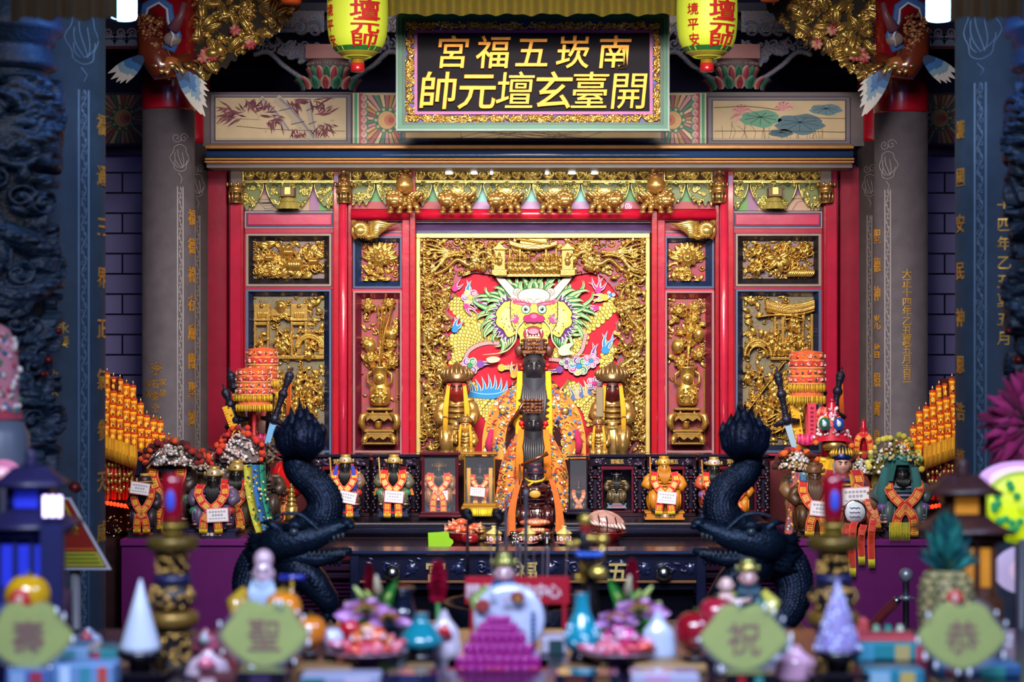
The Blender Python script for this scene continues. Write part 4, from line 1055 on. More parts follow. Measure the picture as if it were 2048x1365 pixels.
def fill_western(r):
 q=r.r;w,h=r.w,r.h;u=lambda x:x/143*w;v=lambda y:(298-y)/298*h
 r.scatter(190,.030,.016,'llsb');
 for i in range(16):r.leaf(u(q.uniform(112,143)),v(q.uniform(0,95)),.05,.014,q.uniform(0,6.3),.016,.012)
 for x0,x1 in ((2,34),(76,110)):
  r.rect(u(x0),u(x1),v(46),v(16),.03);r.rect(u(x0-1),u(x1+1),v(50),v(46),.036)
  for i in range(9):r.rect(u(x0+i*1.8),u(x1-i*1.8),v(16-i*1.6),v(17-i*1.6),.034)
  for i in range(5):r.rect(u(x0+8+i*4),u(x0+10+i*4),v(44),v(34),.038)
  r.ball(u((x0+x1)/2),v(20),.012,.012,.03);r.rect(u(x0),u(x0+4),v(120),v(48),.032);r.rect(u(x1-6),u(x1-1),v(120),v(48),.032);r.rect(u(x0),u(x1),v(58),v(52),.030)
 r.rect(u(36),u(76),v(40),v(26),.028);r.ball(u(56),v(22),.034,.014,.022,rz=.04);r.ball(u(56),v(21),.018,.01,.036)
 for i in range(8):r.spiral(u(40+i*4.6),v(44+4*math.sin(i)),.012,.004,1.3,0,1 if i % 2 else -1,.02,.018)
 for i in range(24):
  a=PI*i/23;r.ball(u(114)+.075*math.cos(a),v(102)+.072*math.sin(a),.014,.024,.012);r.ball(u(114)+.06*math.cos(a),v(102)+.056*math.sin(a),.01,.03,.01)
 r.rect(u(88),u(97),v(118),v(80),.03);r.rect(u(132),u(143),v(118),v(80),.03)
 for x in range(90,140,7):r.rect(u(x),u(x+4),v(74),v(69),.034)
 r.rect(0,w,v(126),v(119),.03)
 for x,y in ((16,116),(50,112),(66,104),(60,118),(112,128)):r.figure(u(x),v(y),.12,.026,.012)
 for i in range(24):r.figure(u(q.uniform(8,136)),v(q.uniform(165,292)),q.uniform(.09,.13),.026,.014)
 for i in range(7):r.line((u(q.uniform(10,130)),v(q.uniform(150,280))),(u(q.uniform(10,130)),v(q.uniform(140,280))),.004,.018,.034)
 r.rect(0,w,v(210),v(205),.024);r.scatter(40,.025,.016,'sl',(0,w,0,v(150)))
def fill_chinese(r):
 q=r.r;w,h=r.w,r.h;u=lambda x:x/143*w;v=lambda y:(298-y)/298*h
 r.scatter(190,.030,.016,'llsb')
 for i in range(16):r.leaf(u(q.uniform(0,40)),v(q.uniform(0,90)),.05,.014,q.uniform(0,6.3),.016,.012)
 for i in range(60):  # sweeping tiled roof
  t=i/59;x=46+t*96;y=14-10*(1-(2*t-1)**2)*0+9*(2*t-1)**2*-1+22
  r.line((u(x),v(y-18)),(u(x+2),v(y+2)),.0055,.016,.026)
 r.stroke([(u(46+i*1.6),v(24-9*((i/30)-1)**2+9)) for i in range(61)],.006,.02,.034);r.stroke([(u(30+i*2),v(38+.01*(i-20)**2)) for i in range(45)],.006,.018,.028)
 for x in (62,78,118,136):r.rect(u(x),u(x+5),v(120),v(36),.03)
 r.rect(u(84),u(104),v(118),v(84),.02);r.rect(u(84),u(87),v(118),v(84),.03);r.rect(u(101),u(104),v(118),v(84),.03)
 for i in range(26):
  a=PI*i/25;r.ball(u(30)+.078*math.cos(a),v(118)+.088*math.sin(a),.014,.026,.012);r.ball(u(30)+.056*math.cos(a),v(120)+.06*math.sin(a),.008,.03,.014)
 for i in range(9):
  a=PI*i/8;r.ball(u(30)+.096*math.cos(a),v(118)+.106*math.sin(a),.008,.02,.01)
 r.rect(u(14),u(46),v(102),v(92),.034);r.rect(u(56),u(143),v(128),v(122),.032)
 for x,y in ((56,104),(74,118),(98,70),(108,72),(90,118),(112,104),(120,118)):r.figure(u(x),v(y),.11,.026,.016)
 for i in range(26):r.figure(u(q.uniform(6,136)),v(q.uniform(165,292)),q.uniform(.09,.13),.026,.014)
 for i in range(8):r.line((u(q.uniform(10,130)),v(q.uniform(140,280))),(u(q.uniform(10,130)),v(q.uniform(130,280))),.004,.018,.034)
 r.rect(0,w,v(222),v(217),.024);r.rect(0,w,v(268),v(262),.024);r.scatter(40,.025,.016,'sl',(0,w,0,v(150)))
def fill_bouquet(lotus):
 def f(r):
  q=r.r;w,h=r.w,r.h;u=lambda x:x/74*w;v=lambda y:(292-y)/292*h
  r.scatter(70,.028,.014,'lls',(0,w,v(150),h))
  for i in range(14):r.leaf(u(q.uniform(8,66)),v(q.uniform(10,145)),.06,.018,q.uniform(0,6.3),.02,.016)
  for x,y in (((14,16),(56,10),(12,88),(66,66),(58,92),(62,128),(20,120)) if lotus else ((20,24),(52,18),(44,62),(22,92),(60,112),(24,128),(50,40))):
   r.flower(u(x),v(y),.042,8,.024,.026,q.uniform(0,1))
  for x,y in ((18,95),(60,72)):r.ball(u(x),v(y),.035,.03,.026,rz=.045)
  for i in range(4):r.stroke([(u(p[0]),v(p[1])) for p in catmull([(36,150),(37+i,110),(36+i*4,60),(34+i*9,14)],20)],.0042,.02,.03)
  if lotus:r.stroke([(u(p[0]),v(p[1])) for p in catmull([(40,120),(48,70),(66,8)],24)],[.006,.010,.003],.02,.05)
  r.scatter(24,.022,.014,'lb',(0,w,v(285),v(150)));r.rect(u(70),u(72),v(285),v(140),.03)
 return f
def vase_stand(cx,sd):
 def f(root):
  d=D-.02;k=d/FPX;P=lambda y:(X(cx,d),d-.01,Z(y,d))
  m=MB('gold','#c8962e');m.lathe([(13*k,Z(812,d)),(20*k,Z(806,d)),(22*k,Z(792,d)),(20*k,Z(776,d)),(15*k,Z(770,d)),(14*k,Z(750,d)),(17*k,Z(738,d)),(20*k,Z(736,d)),(20*k,Z(733,d)),(14*k,Z(733,d))],(X(cx,d),d-.01,0),28,sq=.75)
  r=Relief(36*k,34*k,.003,3);r.scatter(30,.02,.01,'slb')
  r.emit(m,X(cx-18,d),d-.062,Z(808,d),gold=['#d8a83c'],grounds=[],thr=.001,mask=lambda A,B:((A-18*k)**2/(17*k)**2+(B-17*k)**2/(16*k)**2) < 1)
  m.ell((X(cx,d),d-.05,Z(757,d)),(12*k,.012,12*k),18,6);m.ell((X(cx,d),d-.058,Z(757,d)),(8*k,.01,8*k),14,6,col='#a8741c')
  for s_ in (-1,1):m.tube([(X(cx+s_*15,d),d-.03,Z(742,d)),(X(cx+s_*24,d),d-.03,Z(748,d)),(X(cx+s_*24,d),d-.03,Z(764,d)),(X(cx+s_*16,d),d-.03,Z(770,d))],.008,8)
  m.build('vase',root)
  m=MB('gold','#c08c2c');w=lambda a,b,y0,y1,dd=.05:m.box(X(cx+a,d),X(cx+b,d),d-dd,d+.03,Z(y1,d),Z(y0,d),.003)
  w(-26,26,815,820);w(-24,24,825,830,.06);w(-30,30,858,863,.07);w(-26,26,863,869,.06);w(-33,33,884,888,.08)
  for s_ in (-1,1):
   m.tube([(X(cx+s_*22,d),d-.05,Z(827,d)),(X(cx+s_*33,d),d-.06,Z(832,d)),(X(cx+s_*36,d),d-.06,Z(844,d)),(X(cx+s_*30,d),d-.06,Z(858,d))],[.014,.022,.022,.016],10)
   m.tube([(X(cx+s_*24,d),d-.05,Z(868,d)),(X(cx+s_*28,d),d-.06,Z(876,d)),(X(cx+s_*31,d),d-.07,Z(885,d))],[.016,.018,.02],10)
   m.box(X(cx+s_*16,d),X(cx+s_*12,d),d-.03,d+.02,Z(826,d),Z(819,d))
  m.plate([(X(cx+a,d),Z(b,d)) for a,b in ((-24,830),(24,830),(26,842),(18,836),(10,842),(0,836),(-10,842),(-18,836),(-26,842))],d-.05,d-.06)
  m.plate([(X(cx+a,d),Z(b,d)) for a,b in ((-27,868),(27,868),(27,880),(16,872),(8,879),(0,874),(-8,879),(-16,872),(-27,880))],d-.05,d-.058)
  m.lathe([(.02,Z(857,d)),(.022,Z(845,d)),(.028,Z(842,d))],(X(cx-3,d),d-.02,0),14);m.build('incense_stand',root)
 return f
CH,BL,MAR,EDG='#26232c','#1a2648','#6a1a30','#8a7a74'
for side,nm in ((0,'bamboo'),(1,'lotus')):
 f=(lambda a,b:(a,b)) if side == 0 else mir
 a,b=f(489,669);root=thing('red_board','crimson board in a pale and blue frame under the %s painting end of the frieze' % nm,'board',W((a+b)/2,456,D))
 m=MB('satin');rbox(m,a,b,422,457,D-.03,D+.02,.004,col='#9a8a94');rbox(m,a+3,b-3,425,454,D-.034,D,.003,col='#26305c');m.build('frame',root)
 m=MB('lacquer','#b83458');rbox(m,a+6,b-6,428,450,D-.042,D,.004);m.build('board',root)
 m=MB('lacquer','#a82a44');rbox(m,a,b,457,467,D-.035,D+.02,.003);rbox(m,a,b,573,579,D-.035,D+.02,.003);rbox(m,a,b,905,912,D-.035,D+.02,.003);rbox(m,a,a+5,467,905,D-.03,D+.02);rbox(m,b-5,b,467,905,D-.03,D+.02);m.build('trim_7',kind='structure')
 a,b=f(494,664);o=f(507,649)
 G1=['#7a4a6a','#8a6a6a','#5a7a4a','#7a5a7a']
 carved('flower_panel','gilt melon and vine carving in a charcoal frame above the western castle scene' if side == 0 else 'gilt maple leaf carving in a charcoal frame above the tiled roof scene',a,b,468,573,(*o,482,557),EDG,CH,fill_fruit if side == 0 else fill_leaf,41+side,G1)
 carved('story_panel','tall gilt scene of western towers and warriors behind the orange embroidered umbrellas' if side == 0 else 'tall gilt scene of tiled roof and archway behind the tallest embroidered umbrella with swords',a,b,579,905,(*o,592,890),'#4a5a7c',BL,fill_western if side == 0 else fill_chinese,51+side,['#6a3a6a','#8a7a5a','#5a7a3a','#7a6a4a'])
 a,b=f(707,805);o=f(723,797)
 carved('peony_panel','small square gilt flower carving in a blue frame on the %s painting side' % nm,a,b,473,577,(*o,485,562),'#2c4470','#1c3058',fill_peony,61+side,['#a01828','#a01828','#5a3a6a'])
 carved('bouquet_carving','narrow gilt panel of a vase of lotus on a stand, on the bamboo painting side' if side == 0 else 'narrow gilt panel of a vase of peonies on a stand, on the lotus painting side',a,b,582,905,(*o,597,889),'#9a6a70',MAR,fill_bouquet(side == 0),71+side,['#b01c24','#b01c24','#3a6a4a','#8a2a6a'],extra=vase_stand((o[0]+o[1])/2,side))
 m=MB('lacquer','#c02a48');rbox(m,a-2,b+1,577,583,D-.035,D+.02);rbox(m,a-2,b+1,904,911,D-.035,D+.02);rbox(m,a-2,b+1,466,474,D-.035,D+.02,col='#b0284a');rbox(m,a,b,443,466,D-.01,D+.02,col='#8a1428');rbox(m,a,b,462,465,D-.02,D+.02,col='#7a7080');m.build('trim_8',kind='structure')
 # the gilt winged bracket
 mx=(lambda p:p) if side == 0 else (lambda p:2134-p);d=D-.09;P=lambda x,y,o_=0.:(X(mx(x),d),d-o_,Z(y,d));q=random.Random(side)
 root=thing('winged_bracket','gilt wing shaped bracket on the inner post, %s painting side' % nm,'carved bracket',P(735,480))
 m=MB('gold','#d0a850')
 for i in range(15):
  a_=-2.6+i*.32;m.tube([P(722,460,.02),P(722+12*math.cos(a_),460+12*math.sin(a_),.05),P(722+20*math.cos(a_),460+18*math.sin(a_),.03)],[.012,.015,.004],7)
 m.ell(P(722,462,.04),(.04,.03,.035),12,8);m.ell(P(738,474,.04),(.03,.03,.018),10,6);m.tube([P(708,440),P(706,462),P(712,478)],.016,8);m.build('tail',root)
 m=MB('gold','#dcb860')
 for i in range(9):
  y=448+i*3;m.tube([P(738,y-2+i*.6,.03),P(758,y-3+2*math.sin(i),.05),P(778-i*3,y+1,.03),P(796-i*6,y-2+i*.7,.01)],[.010,.014,.010,.003],7)
 m.build('wing',root)
 # ================================================================ the dragon mural and its gilt surround
d=D-.015;k=d/FPX
mural=thing('dragon_mural','painted front-facing dragon mural in a deep gilt carved surround behind the statues','mural',W(1066,906,d))
m=MB('goldflat','#d8bc6c')
for a in ((832,1300,466,476),(832,841,476,906),(1291,1300,476,906)):rbox(m,*a,d-.05,D+.02,.004)
m.build('frame',mural)
# gilt surround
x0,x1,y0,y1=840,1292,475,906
r=Relief((x1-x0)*k,(y1-y0)*k,.0027,91);q=r.r;u=lambda x:(x-x0)*k;v=lambda y:(y1-y)*k
def opening(A,B):
 px_=x0+A/k;py_=y1-B/k
 top=np.interp(px_,[895,905,925,950,985,1000,1140,1150,1180,1205,1225,1240],[600,575,553,545,550,554,554,550,545,553,575,600])
 lx=901+5*np.sin(py_*.11)+3*np.sin(py_*.31);rx=1233+5*np.sin(py_*.12+1)+3*np.sin(py_*.29)
 return (px_ > lx) & (px_ < rx) & (py_ > top)
boxes=[(0,r.w,v(556),r.h),(0,u(905),0,v(550)),(u(1230),r.w,0,v(550))]
for bx,n in zip(boxes,(300,230,230)):
 r.scatter(n,.034,.02,'llssbw',bx)
for sd in (-1,1):
 mx=(lambda p:p) if sd < 0 else (lambda p:2134-p)
 r.stroke([(u(mx(p[0])),v(p[1])) for p in catmull([(850,560),(880,570),(893,600),(872,640),(850,670),(862,710),(890,735),(880,775),(852,800),(850,840),(880,868),(896,890)],22)],[.008,.016,.018,.015,.010],.032,.014)
 r.stroke([(u(mx(p[0])),v(p[1])) for p in catmull([(852,556),(890,540),(915,520),(940,530),(965,505),(985,515)],22)],[.010,.016,.014],.03,.016)
 for i in range(12):
  yy=482+i*6;r.stroke([(u(mx(p[0])),v(p[1])) for p in catmull([(848,yy),(870,yy+6*math.sin(i)),(895,500+i*1.5),(930,507+6*math.sin(i*2))],12)],[.004,.007,.004],.02,.026)
  r.spiral(u(mx(850)),v(yy),.012,.004,1.3,0,sd,.016,.02)
 for i in range(60):r.leaf(u(mx(q.uniform(843,900))),v(q.uniform(480,900)),.045,.011,q.uniform(0,6.3),.016,.03)
 for i in range(34):r.spiral(u(mx(q.uniform(843,900))),v(q.uniform(480,900)),.014,.004,1.4,q.uniform(0,6),q.choice((-1,1)),.014,.034)
 for i in range(24):r.figure(u(mx(q.uniform(850,893))),v(q.uniform(575,895)),q.uniform(.07,.11),.024,.02)
 for i in range(26):r.spiral(u(mx(q.uniform(845,898))),v(q.uniform(560,900)),q.uniform(.018,.032),.006,1.5,q.uniform(0,6),q.choice((-1,1)),.018,.02)
 for i in range(16):r.figure(u(mx(q.uniform(930,985))),v(q.uniform(500,545)),q.uniform(.06,.09),.022,.02)
 # the towers of the pavilion
 r.rect(u(mx(999)-12),u(mx(999)+12),v(550),v(500),.045);r.rect(u(mx(999)-15),u(mx(999)+15),v(552),v(540),.055)
 for i in range(8):r.rect(u(mx(999)-15+i*1.9),u(mx(999)+15-i*1.9),v(501-i*1.6),v(499-i*1.6-1),.052)
 r.figure(u(mx(999)),v(530),.07,.012,.05)
 for i in range(5):r.figure(u(mx(1022+i*9)),v(548),.10,.028,.03)
for i in range(50):
 x=1020+i*1.9;r.line((u(x),v(492-.004*(x-1067)**2)),(u(x),v(499-.004*(x-1067)**2)),.006,.02,.04)
r.rect(u(1040),u(1094),v(490),v(478),.05);r.stroke([(u(1035+i),v(484+4*math.cos(i*PI/64)*-1)) for i in range(65)],.005,.02,.05)
for x in (1020,1040,1092,1112):r.rect(u(x-2),u(x+2),v(548),v(498),.04)
r.rect(u(985),u(1149),v(555),v(549),.05);r.rect(u(1040),u(1094),v(548),v(524),.03)
for x in (1058,1076):r.ball(u(x),v(536),.026,.03,.03,rz=.03)
m=MB('gold');r.emit(m,X(x0,d),d-.012,Z(y1,d),gold=['#b88c34','#c49a40','#a87c2c','#b48a34'],grounds=['#a81828','#a81828','#8a3a6a','#2a6a7a','#a81828'],thr=.011,scale=1.15,mask=lambda A,B:~opening(A,B))
m.build('gilt_surround',mural)

# painted dragon, in the carver's own drawing units
m=MB('ink');ks=k/2.844;dd=D-.006
m.M=Matrix(((ks,0,0,(820-VX)*k),(0,-1,0,dd),(0,0,-ks,EYE-(440-VY)*k),(0,0,0,1)))
lay=[0.0]
def up(s=.00004):lay[0] += s;return lay[0]
def pf(pts,c):flat(m,pts,up(),col=c)
def ps(pts,wd,c,n=5,curve=True):stroke(m,pts,wd,up(),n,curve,col=c)
def pd(x,y,r_,c,rz=None):disc(m,x,y,r_,up(),rz,col=c)
YEL,YED,OUT,CREAM='#e2c25a','#b8923c','#2a2018','#f2e2c4'
pf([(215,285),(1190,285),(1190,1340),(215,1340)],'#c01c34')
def scaly(path,wd,c=YEL,belly=None):
 P=catmull(path,8)
 w_=lambda i:wd if not hasattr(wd,'__len__') else np.interp(i/(len(P)-1),np.linspace(0,1,len(wd)),wd)
 ps(path,[w_(0)+8,w_(len(P)-1)+8] if hasattr(wd,'__len__') else wd+8,OUT,8);ps(path,wd,'#8a6a28',8)
 s_,step,acc,row=0,15,0,0
 for i in range(1,len(P)):
  seg=P[i]-P[i-1];L=math.hypot(*seg);acc += L
  while acc > step:
   acc -= step;row += 1;t=seg/L;nx,ny=-t[1],t[0];W2=w_(i)/2;n=max(2,int(W2*2/22))
   a,b=up(),up()
   for j in range(n):
    o=-W2+W2*2*(j+.5+(.25 if row % 2 else -.25))/n
    disc(m,P[i][0]+nx*o,P[i][1]+ny*o,W2/n*1.12,a,n=10,col='#5a4420');
   for j in range(n):
    o=-W2+W2*2*(j+.5+(.25 if row % 2 else -.25))/n
    disc(m,P[i][0]+nx*o+t[0]*2,P[i][1]+ny*o+t[1]*2,W2/n*.98,b,n=10,col=c if (j+row) % 3 else '#ecd47c')
 if belly:
  Q=catmull(belly,8);ps(belly,26,OUT,8);ps(belly,20,'#dfa0a4',8)
  for i in range(0,len(Q)-1,1):
   t=Q[i+1]-Q[i];L=math.hypot(*t);nx,ny=-t[1]/L,t[0]/L;ps([(Q[i][0]+nx*11,Q[i][1]+ny*11),(Q[i][0]-nx*11,Q[i][1]-ny*11)],2,'#8a4a58',curve=False)
def cloud(x,y,s_,cols,n=5,a0=0.):
 for i in range(n):
  a=a0+2*PI*i/n;cx_,cy_=x+s_*.75*math.cos(a),y+s_*.6*math.sin(a);c=cols[i % len(cols)]
  pd(cx_,cy_,s_*.52,OUT);pd(cx_,cy_,s_*.48,'#f0e4d4');pd(cx_,cy_,s_*.40,c);ps(curl(cx_,cy_,s_*.28,a,1.4),s_*.08,'#f4ecdc',2)
 pd(x,y,s_*.34,OUT);pd(x,y,s_*.3,cols[-1])
def flame(x,y,L,a,c,n=4,sp=.5,w_=22):
 for i in range(n):
  b=a+(i-(n-1)/2)*sp;l=L*(1-.12*abs(i-(n-1)/2));wig=.25*(-1)**i
  P=[(x,y),(x+l*.45*math.cos(b+wig),y+l*.45*math.sin(b+wig)),(x+l*math.cos(b),y+l*math.sin(b))]
  ps(P,[w_*1.25,w_*.95,1],OUT);ps(P,[w_*1.05,w_*.75,.5],'#f4e8dc');ps(P,[w_*.75,w_*.45,.2],c)
 pd(x,y,w_*.8,c)
BLU,PNK,GRN,PUR,ORG='#2f86c8','#c83a8c','#3f8a5a','#7a4a9c','#e8b04a'
scaly([(225,440),(300,520),(400,600),(520,640)],[70,95,80]);scaly([(520,640),(380,640),(280,700),(215,800)],[110,130,120],belly=[(560,705),(430,700),(340,740),(305,810)])
scaly([(860,640),(960,620),(1060,560),(1170,470)],[60,90,70]);scaly([(800,760),(880,760),(950,720),(985,650)],[60,80,70],belly=[(790,792),(900,795),(975,745),(1000,640)])
scaly([(300,950),(380,1010),(460,1080),(520,1200)],[110,120,100]);scaly([(880,930),(960,990),(1030,1060),(1060,1150)],[60,110,110]);scaly([(1175,720),(1120,780),(1110,850)],[60,70,50])
for i in range(9):flame(340+i*26,985+8*math.sin(i),105-6*abs(i-4),-PI/2+.12*(i-4),BLU,1,0,26)
pf([(318,950),(350,975),(420,990),(500,985),(560,960),(550,1000),(470,1018),(390,1014),(330,985)],BLU);ps([(318,950),(350,975),(420,990),(500,985),(560,960)],5,'#8ac4e8')
for i in range(7):flame(930+i*24,1010-8*i,80,-PI/2-.5+.1*i,'#d8a880' if i % 2 else '#5a6a9a',1,0,22)
flame(330,425,90,-1.5,BLU,2,.3,34);cloud(345,440,44,[PNK,GRN,ORG,'#8a5aa8','#e0c060'],6);cloud(400,470,34,[PUR,BLU,PNK],5)
flame(255,390,66,-1.0,PNK,3,.5,22);flame(1070,400,95,-1.6,PNK,5,.42,22);flame(1110,440,90,3.0,ORG,3,.3,24);cloud(1140,425,22,[BLU],3)
flame(255,620,80,-1.2,BLU,3,.4,26);flame(1110,740,120,-1.3,BLU,4,.3,28);flame(1040,780,90,-1.4,PUR,2,.4,30);flame(320,490,80,.6,PNK,3,.4,20);flame(1060,500,90,2.8,PNK,3,.3,20)
cloud(340,830,48,[PNK,PUR,GRN],6);flame(400,820,70,-.2,PUR,2,.5,28);flame(520,840,90,0,ORG,2,.5,26);cloud(960,830,52,[PUR,GRN,ORG,PNK,BLU],7);cloud(1030,800,40,[PNK,'#e05a9a',BLU],5);cloud(1050,930,40,[PUR,PNK],5)
cloud(890,810,34,[GRN,PUR],4);flame(850,850,80,2.9,PUR,2,.5,26);flame(850,1000,60,-1.2,ORG,3,.5,18);flame(590,880,80,-1.7,ORG,3,.4,24)
# mane
rr=random.Random(8)
def hair(x,y,a,L,bend,w_=22,c='#2f8a4c'):
 P=[(x,y),(x+L*.5*math.cos(a+bend),y+L*.5*math.sin(a+bend)),(x+L*math.cos(a),y+L*math.sin(a)),(x+L*1.18*math.cos(a-bend*.6),y+L*1.18*math.sin(a-bend*.6))]
 ps(P,[w_*1.2,w_*1.25,w_*.8,1],OUT);ps(P,[w_,w_,w_*.6,.5],c);Q=[(p[0]+w_*.16,p[1]+w_*.1) for p in P];ps(Q,[w_*.3,w_*.36,w_*.2,.3],'#e4e0a0')
 Q=[(p[0]-w_*.2,p[1]-w_*.1) for p in P];ps(Q,[w_*.14,w_*.16,.2],'#a8cc98')
for ring,(rad,L) in enumerate(((150,190),(130,140))):
 for i in range(46):
  a=PI*.08+2*PI*i/46
  if .30*PI < (a % (2*PI)) < .70*PI:continue
  ex=1.15+.35*abs(math.cos(a));L2=L*ex*rr.uniform(.75,1.05)*(.75 if math.sin(a) < -.6 else 1)
  hair(705+rad*1.25*math.cos(a),520+rad*.85*math.sin(a),a+rr.uniform(-.15,.15),L2*.50,rr.choice((-1,1))*rr.uniform(.15,.4),rr.uniform(22,30),rr.choice(['#2f8a4c','#2a7a46','#3f9a58','#58a868']))
for sd in (-1,1):
 for i in range(5):hair(705+sd*(120+i*16),650+i*6,PI/2-sd*(.5-.12*i)+.0,80,sd*.3,22)
mm=lambda sd,p:(705+sd*p[0],p[1])
for sd in (-1,1):
 n=26;pts=[]
 for i in range(n+1):
  a=-1.25+2.5*i/n;r_=150 if i % 2 else 116;pts.append(mm(sd,(108+r_*.95*math.cos(a),560+r_*1.05*math.sin(a))))
 pf(pts,'#e8d8e8');pf([(p[0]-sd*6,560+(p[1]-560)*.95) for p in pts],'#5a2a78')
 n=40;lobe=lambda s_:[mm(sd,(122+s_*(86+11*math.sin(5.5*a))*math.cos(a),555+s_*(104+10*math.sin(6*a))*math.sin(a))) for a in [2*PI*i/n for i in range(n)]]
 pf(lobe(1.06),OUT);pf(lobe(1.0),'#e6c862');pf(lobe(.72),'#f0dc8c')
 n=20
face=[(600,440),(810,440),(836,520),(826,600),(786,660),(780,705),(705,730),(630,705),(624,660),(584,600),(574,520)]
F=catmull(face,5,True);pf([(705+(p[0]-705)*1.04,570+(p[1]-570)*1.03) for p in F],OUT);pf(F,'#e4c65e')
for sd in (-1,1):
 pf([mm(sd,p) for p in catmull([(60,450),(105,395),(150,345),(185,318),(222,318),(205,350),(165,400),(120,455),(80,480)],4,True)],OUT)
 pf([mm(sd,p) for p in catmull([(62,448),(107,397),(152,348),(187,321),(216,321),(201,350),(162,398),(118,451),(80,474)],4,True)],CREAM)
 for i in range(14):pd(*mm(sd,(120+i*6+rr.uniform(-12,12),425-i*7+rr.uniform(-10,10))),1.6,'#5a5048')
 pd(*mm(sd,(95,410)),24,OUT);pd(*mm(sd,(95,410)),21,'#e8e0d0');ps([mm(sd,(p[0],p[1])) for p in curl(95,410,15,0,1.5)],3,'#3a3a38',2)
pd(705,432,94,OUT,46);pd(705,432,90,CREAM,43);pd(705,420,60,'#f8ecd4',26)
ps([(662,448),(692,452),(705,470),(718,452),(748,448)],3,'#5a4a3a')
for sd in (-1,1):
 for i in range(5):flame(*mm(sd,(28+i*20,482-4*i)),34+4*i,-PI/2+sd*(.5+.12*i),'#d84a7c',1,0,16)
 ps([mm(sd,p) for p in ((22,486),(60,476),(110,470))],[8,18,4],OUT);ps([mm(sd,p) for p in ((24,486),(60,477),(108,471))],[5,13,2],'#e07a98')
 for rr_,c in ((27,OUT),(25,'#6aa08a'),(20,'#f4f0e8'),(13,'#6a8a8a'),(8,'#101010')):pd(*mm(sd,(46,508)),rr_,c)
 pd(*mm(sd,(42,503)),3,'#ffffff')
 for i in range(4):flame(*mm(sd,(95+4*i,560+6*i)),36,-PI/2+sd*(.2+.4*i),'#d84a8c',1,0,14)
 ps([mm(sd,p) for p in ((88,590),(100,555),(118,530))],5,'#8a5a9c')
 for i in range(70):
  x_,y_=rr.uniform(30,185),rr.uniform(490,690)
  if (x_-105)**2/82**2+(y_-570)**2/110**2 < 1:pd(*mm(sd,(x_,y_)),rr.uniform(1.5,3.2),'#4a3a20')
for x_,rx,ry in ((672,26,20),(738,26,20),(705,34,27)):pd(x_,562 if x_ != 705 else 556,rx+3,OUT,ry+3)
for x_,rx,ry in ((672,26,20),(738,26,20),(705,34,27)):pd(x_,562 if x_ != 705 else 556,rx,'#d0286e',ry)
pd(705,548,18,'#e86a9c',12);ps([(655,592),(690,585),(705,592),(720,585),(755,592)],3,OUT)
for i in range(12):ps([(660+i*8,596),(658+i*8.4,606)],2,OUT,curve=False)
pd(702,646,58,OUT,42);pd(702,646,54,'#c03050',38);pd(702,650,44,'#5a0a1c',28);pd(702,634,30,'#e88aa0',16)
for x_ in (668,684,700,716,732):pf([(x_-7,662),(x_+7,662),(x_+(0 if x_ not in (668,732) else 0),640 if x_ in (668,732) else 652)],'#f8f4e8')
pd(702,672,42,'#f0d890',8)
for sd in (-1,1):
 pf([mm(sd,(34,622)),mm(sd,(46,622)),mm(sd,(42,650))],'#f8f4e8')
 P=[mm(sd,p) for p in ((60,570),(96,620),(108,690),(170,750),(290,766))];ps(P,[12,12,10,9,2],OUT);ps(P,[8,8,7,6,1],'#ecdc9c')
for i in range(22):pd(705+rr.uniform(-60,60),rr.uniform(680,712),2,'#4a3a20')
for i in range(10):hair(640+i*14,706,PI/2+(i-4.5)*-.12,60,.2*(-1)**i,18)
pf(catmull([(842,742),(870,712),(930,700),(905,735),(925,760),(860,770)],4,True),'#f0e0b0');pf(catmull([(435,790),(470,776),(512,785),(500,805),(455,812)],4,True),'#e8d4a8')
m.build('dragon_painting',mural)
# ================================================================ altar tables and steps
def boxw(m,x0,x1,d0,d1,z0,z1,ch=.006,**k):return m.box(x0,x1,d0,d1,z0,z1,ch,**k)
TZ=.798;SZ=.72;LZ=.752;CZ=.778
t=thing('altar_table','long dark rosewood altar table under the row of black-bearded statues','altar table',(0,11.4,0))
m=MB('darkwood','#1a1018');xa,xb=X(612,11),X(1540,11)
boxw(m,xa,xb,11.0,11.93,TZ-.03,TZ,.008,col='#161426');m.tube([(xa,11.0,TZ-.045),(xb,11.0,TZ-.045)],.022,14,col='#1c2036')
boxw(m,xa+.03,xb-.03,11.02,11.93,0,TZ-.05,.004,col='#2a0a14');m.build('table_body',t)
m=MB('darkwood','#3a0c18')
for i,(z,dd,c) in enumerate(((TZ-.085,.03,'#2a0c1c'),(TZ-.115,.05,'#1c0c1c'),(TZ-.15,.07,'#38101c'))):boxw(m,xa-.01*i,xb+.01*i,11.02-dd,11.1,z-.022,z,.008,col=c)
m.build('moulding',t)
t=thing('offering_step','lower rosewood step in front of the altar table, holding the lidded teacups','altar step',(0,10.75,0))
m=MB('darkwood','#2a0c18');xa,xb=-1.455,1.345
boxw(m,xa,xb,10.5,10.93,0,SZ-.03,.004,col='#2c0a16');boxw(m,xa-.02,xb+.02,10.46,10.935,SZ-.03,SZ,.01,col='#1d0e1c');m.build('step_body',t)
m=MB('darkwood','#4a0c18');boxw(m,xa,xb,10.44,10.5,SZ-.07,SZ-.045,.006,col='#4a0c1c');boxw(m,xa,xb,10.42,10.5,SZ-.12,SZ-.085,.006,col='#241028');boxw(m,xa,xb,10.42,10.5,SZ-.16,SZ-.13,.006,col='#1c1028')
for i in range(8):m.tube([(xa,10.455,SZ-.19-i*.022),(xb,10.455,SZ-.19-i*.022)],.009,8,col='#2a1030')
m.build('moulding',t)
t=thing('front_altar_table','blue-black carved altar table between the two bronze dragons, with three gold characters','altar table',(0,10.2,0))
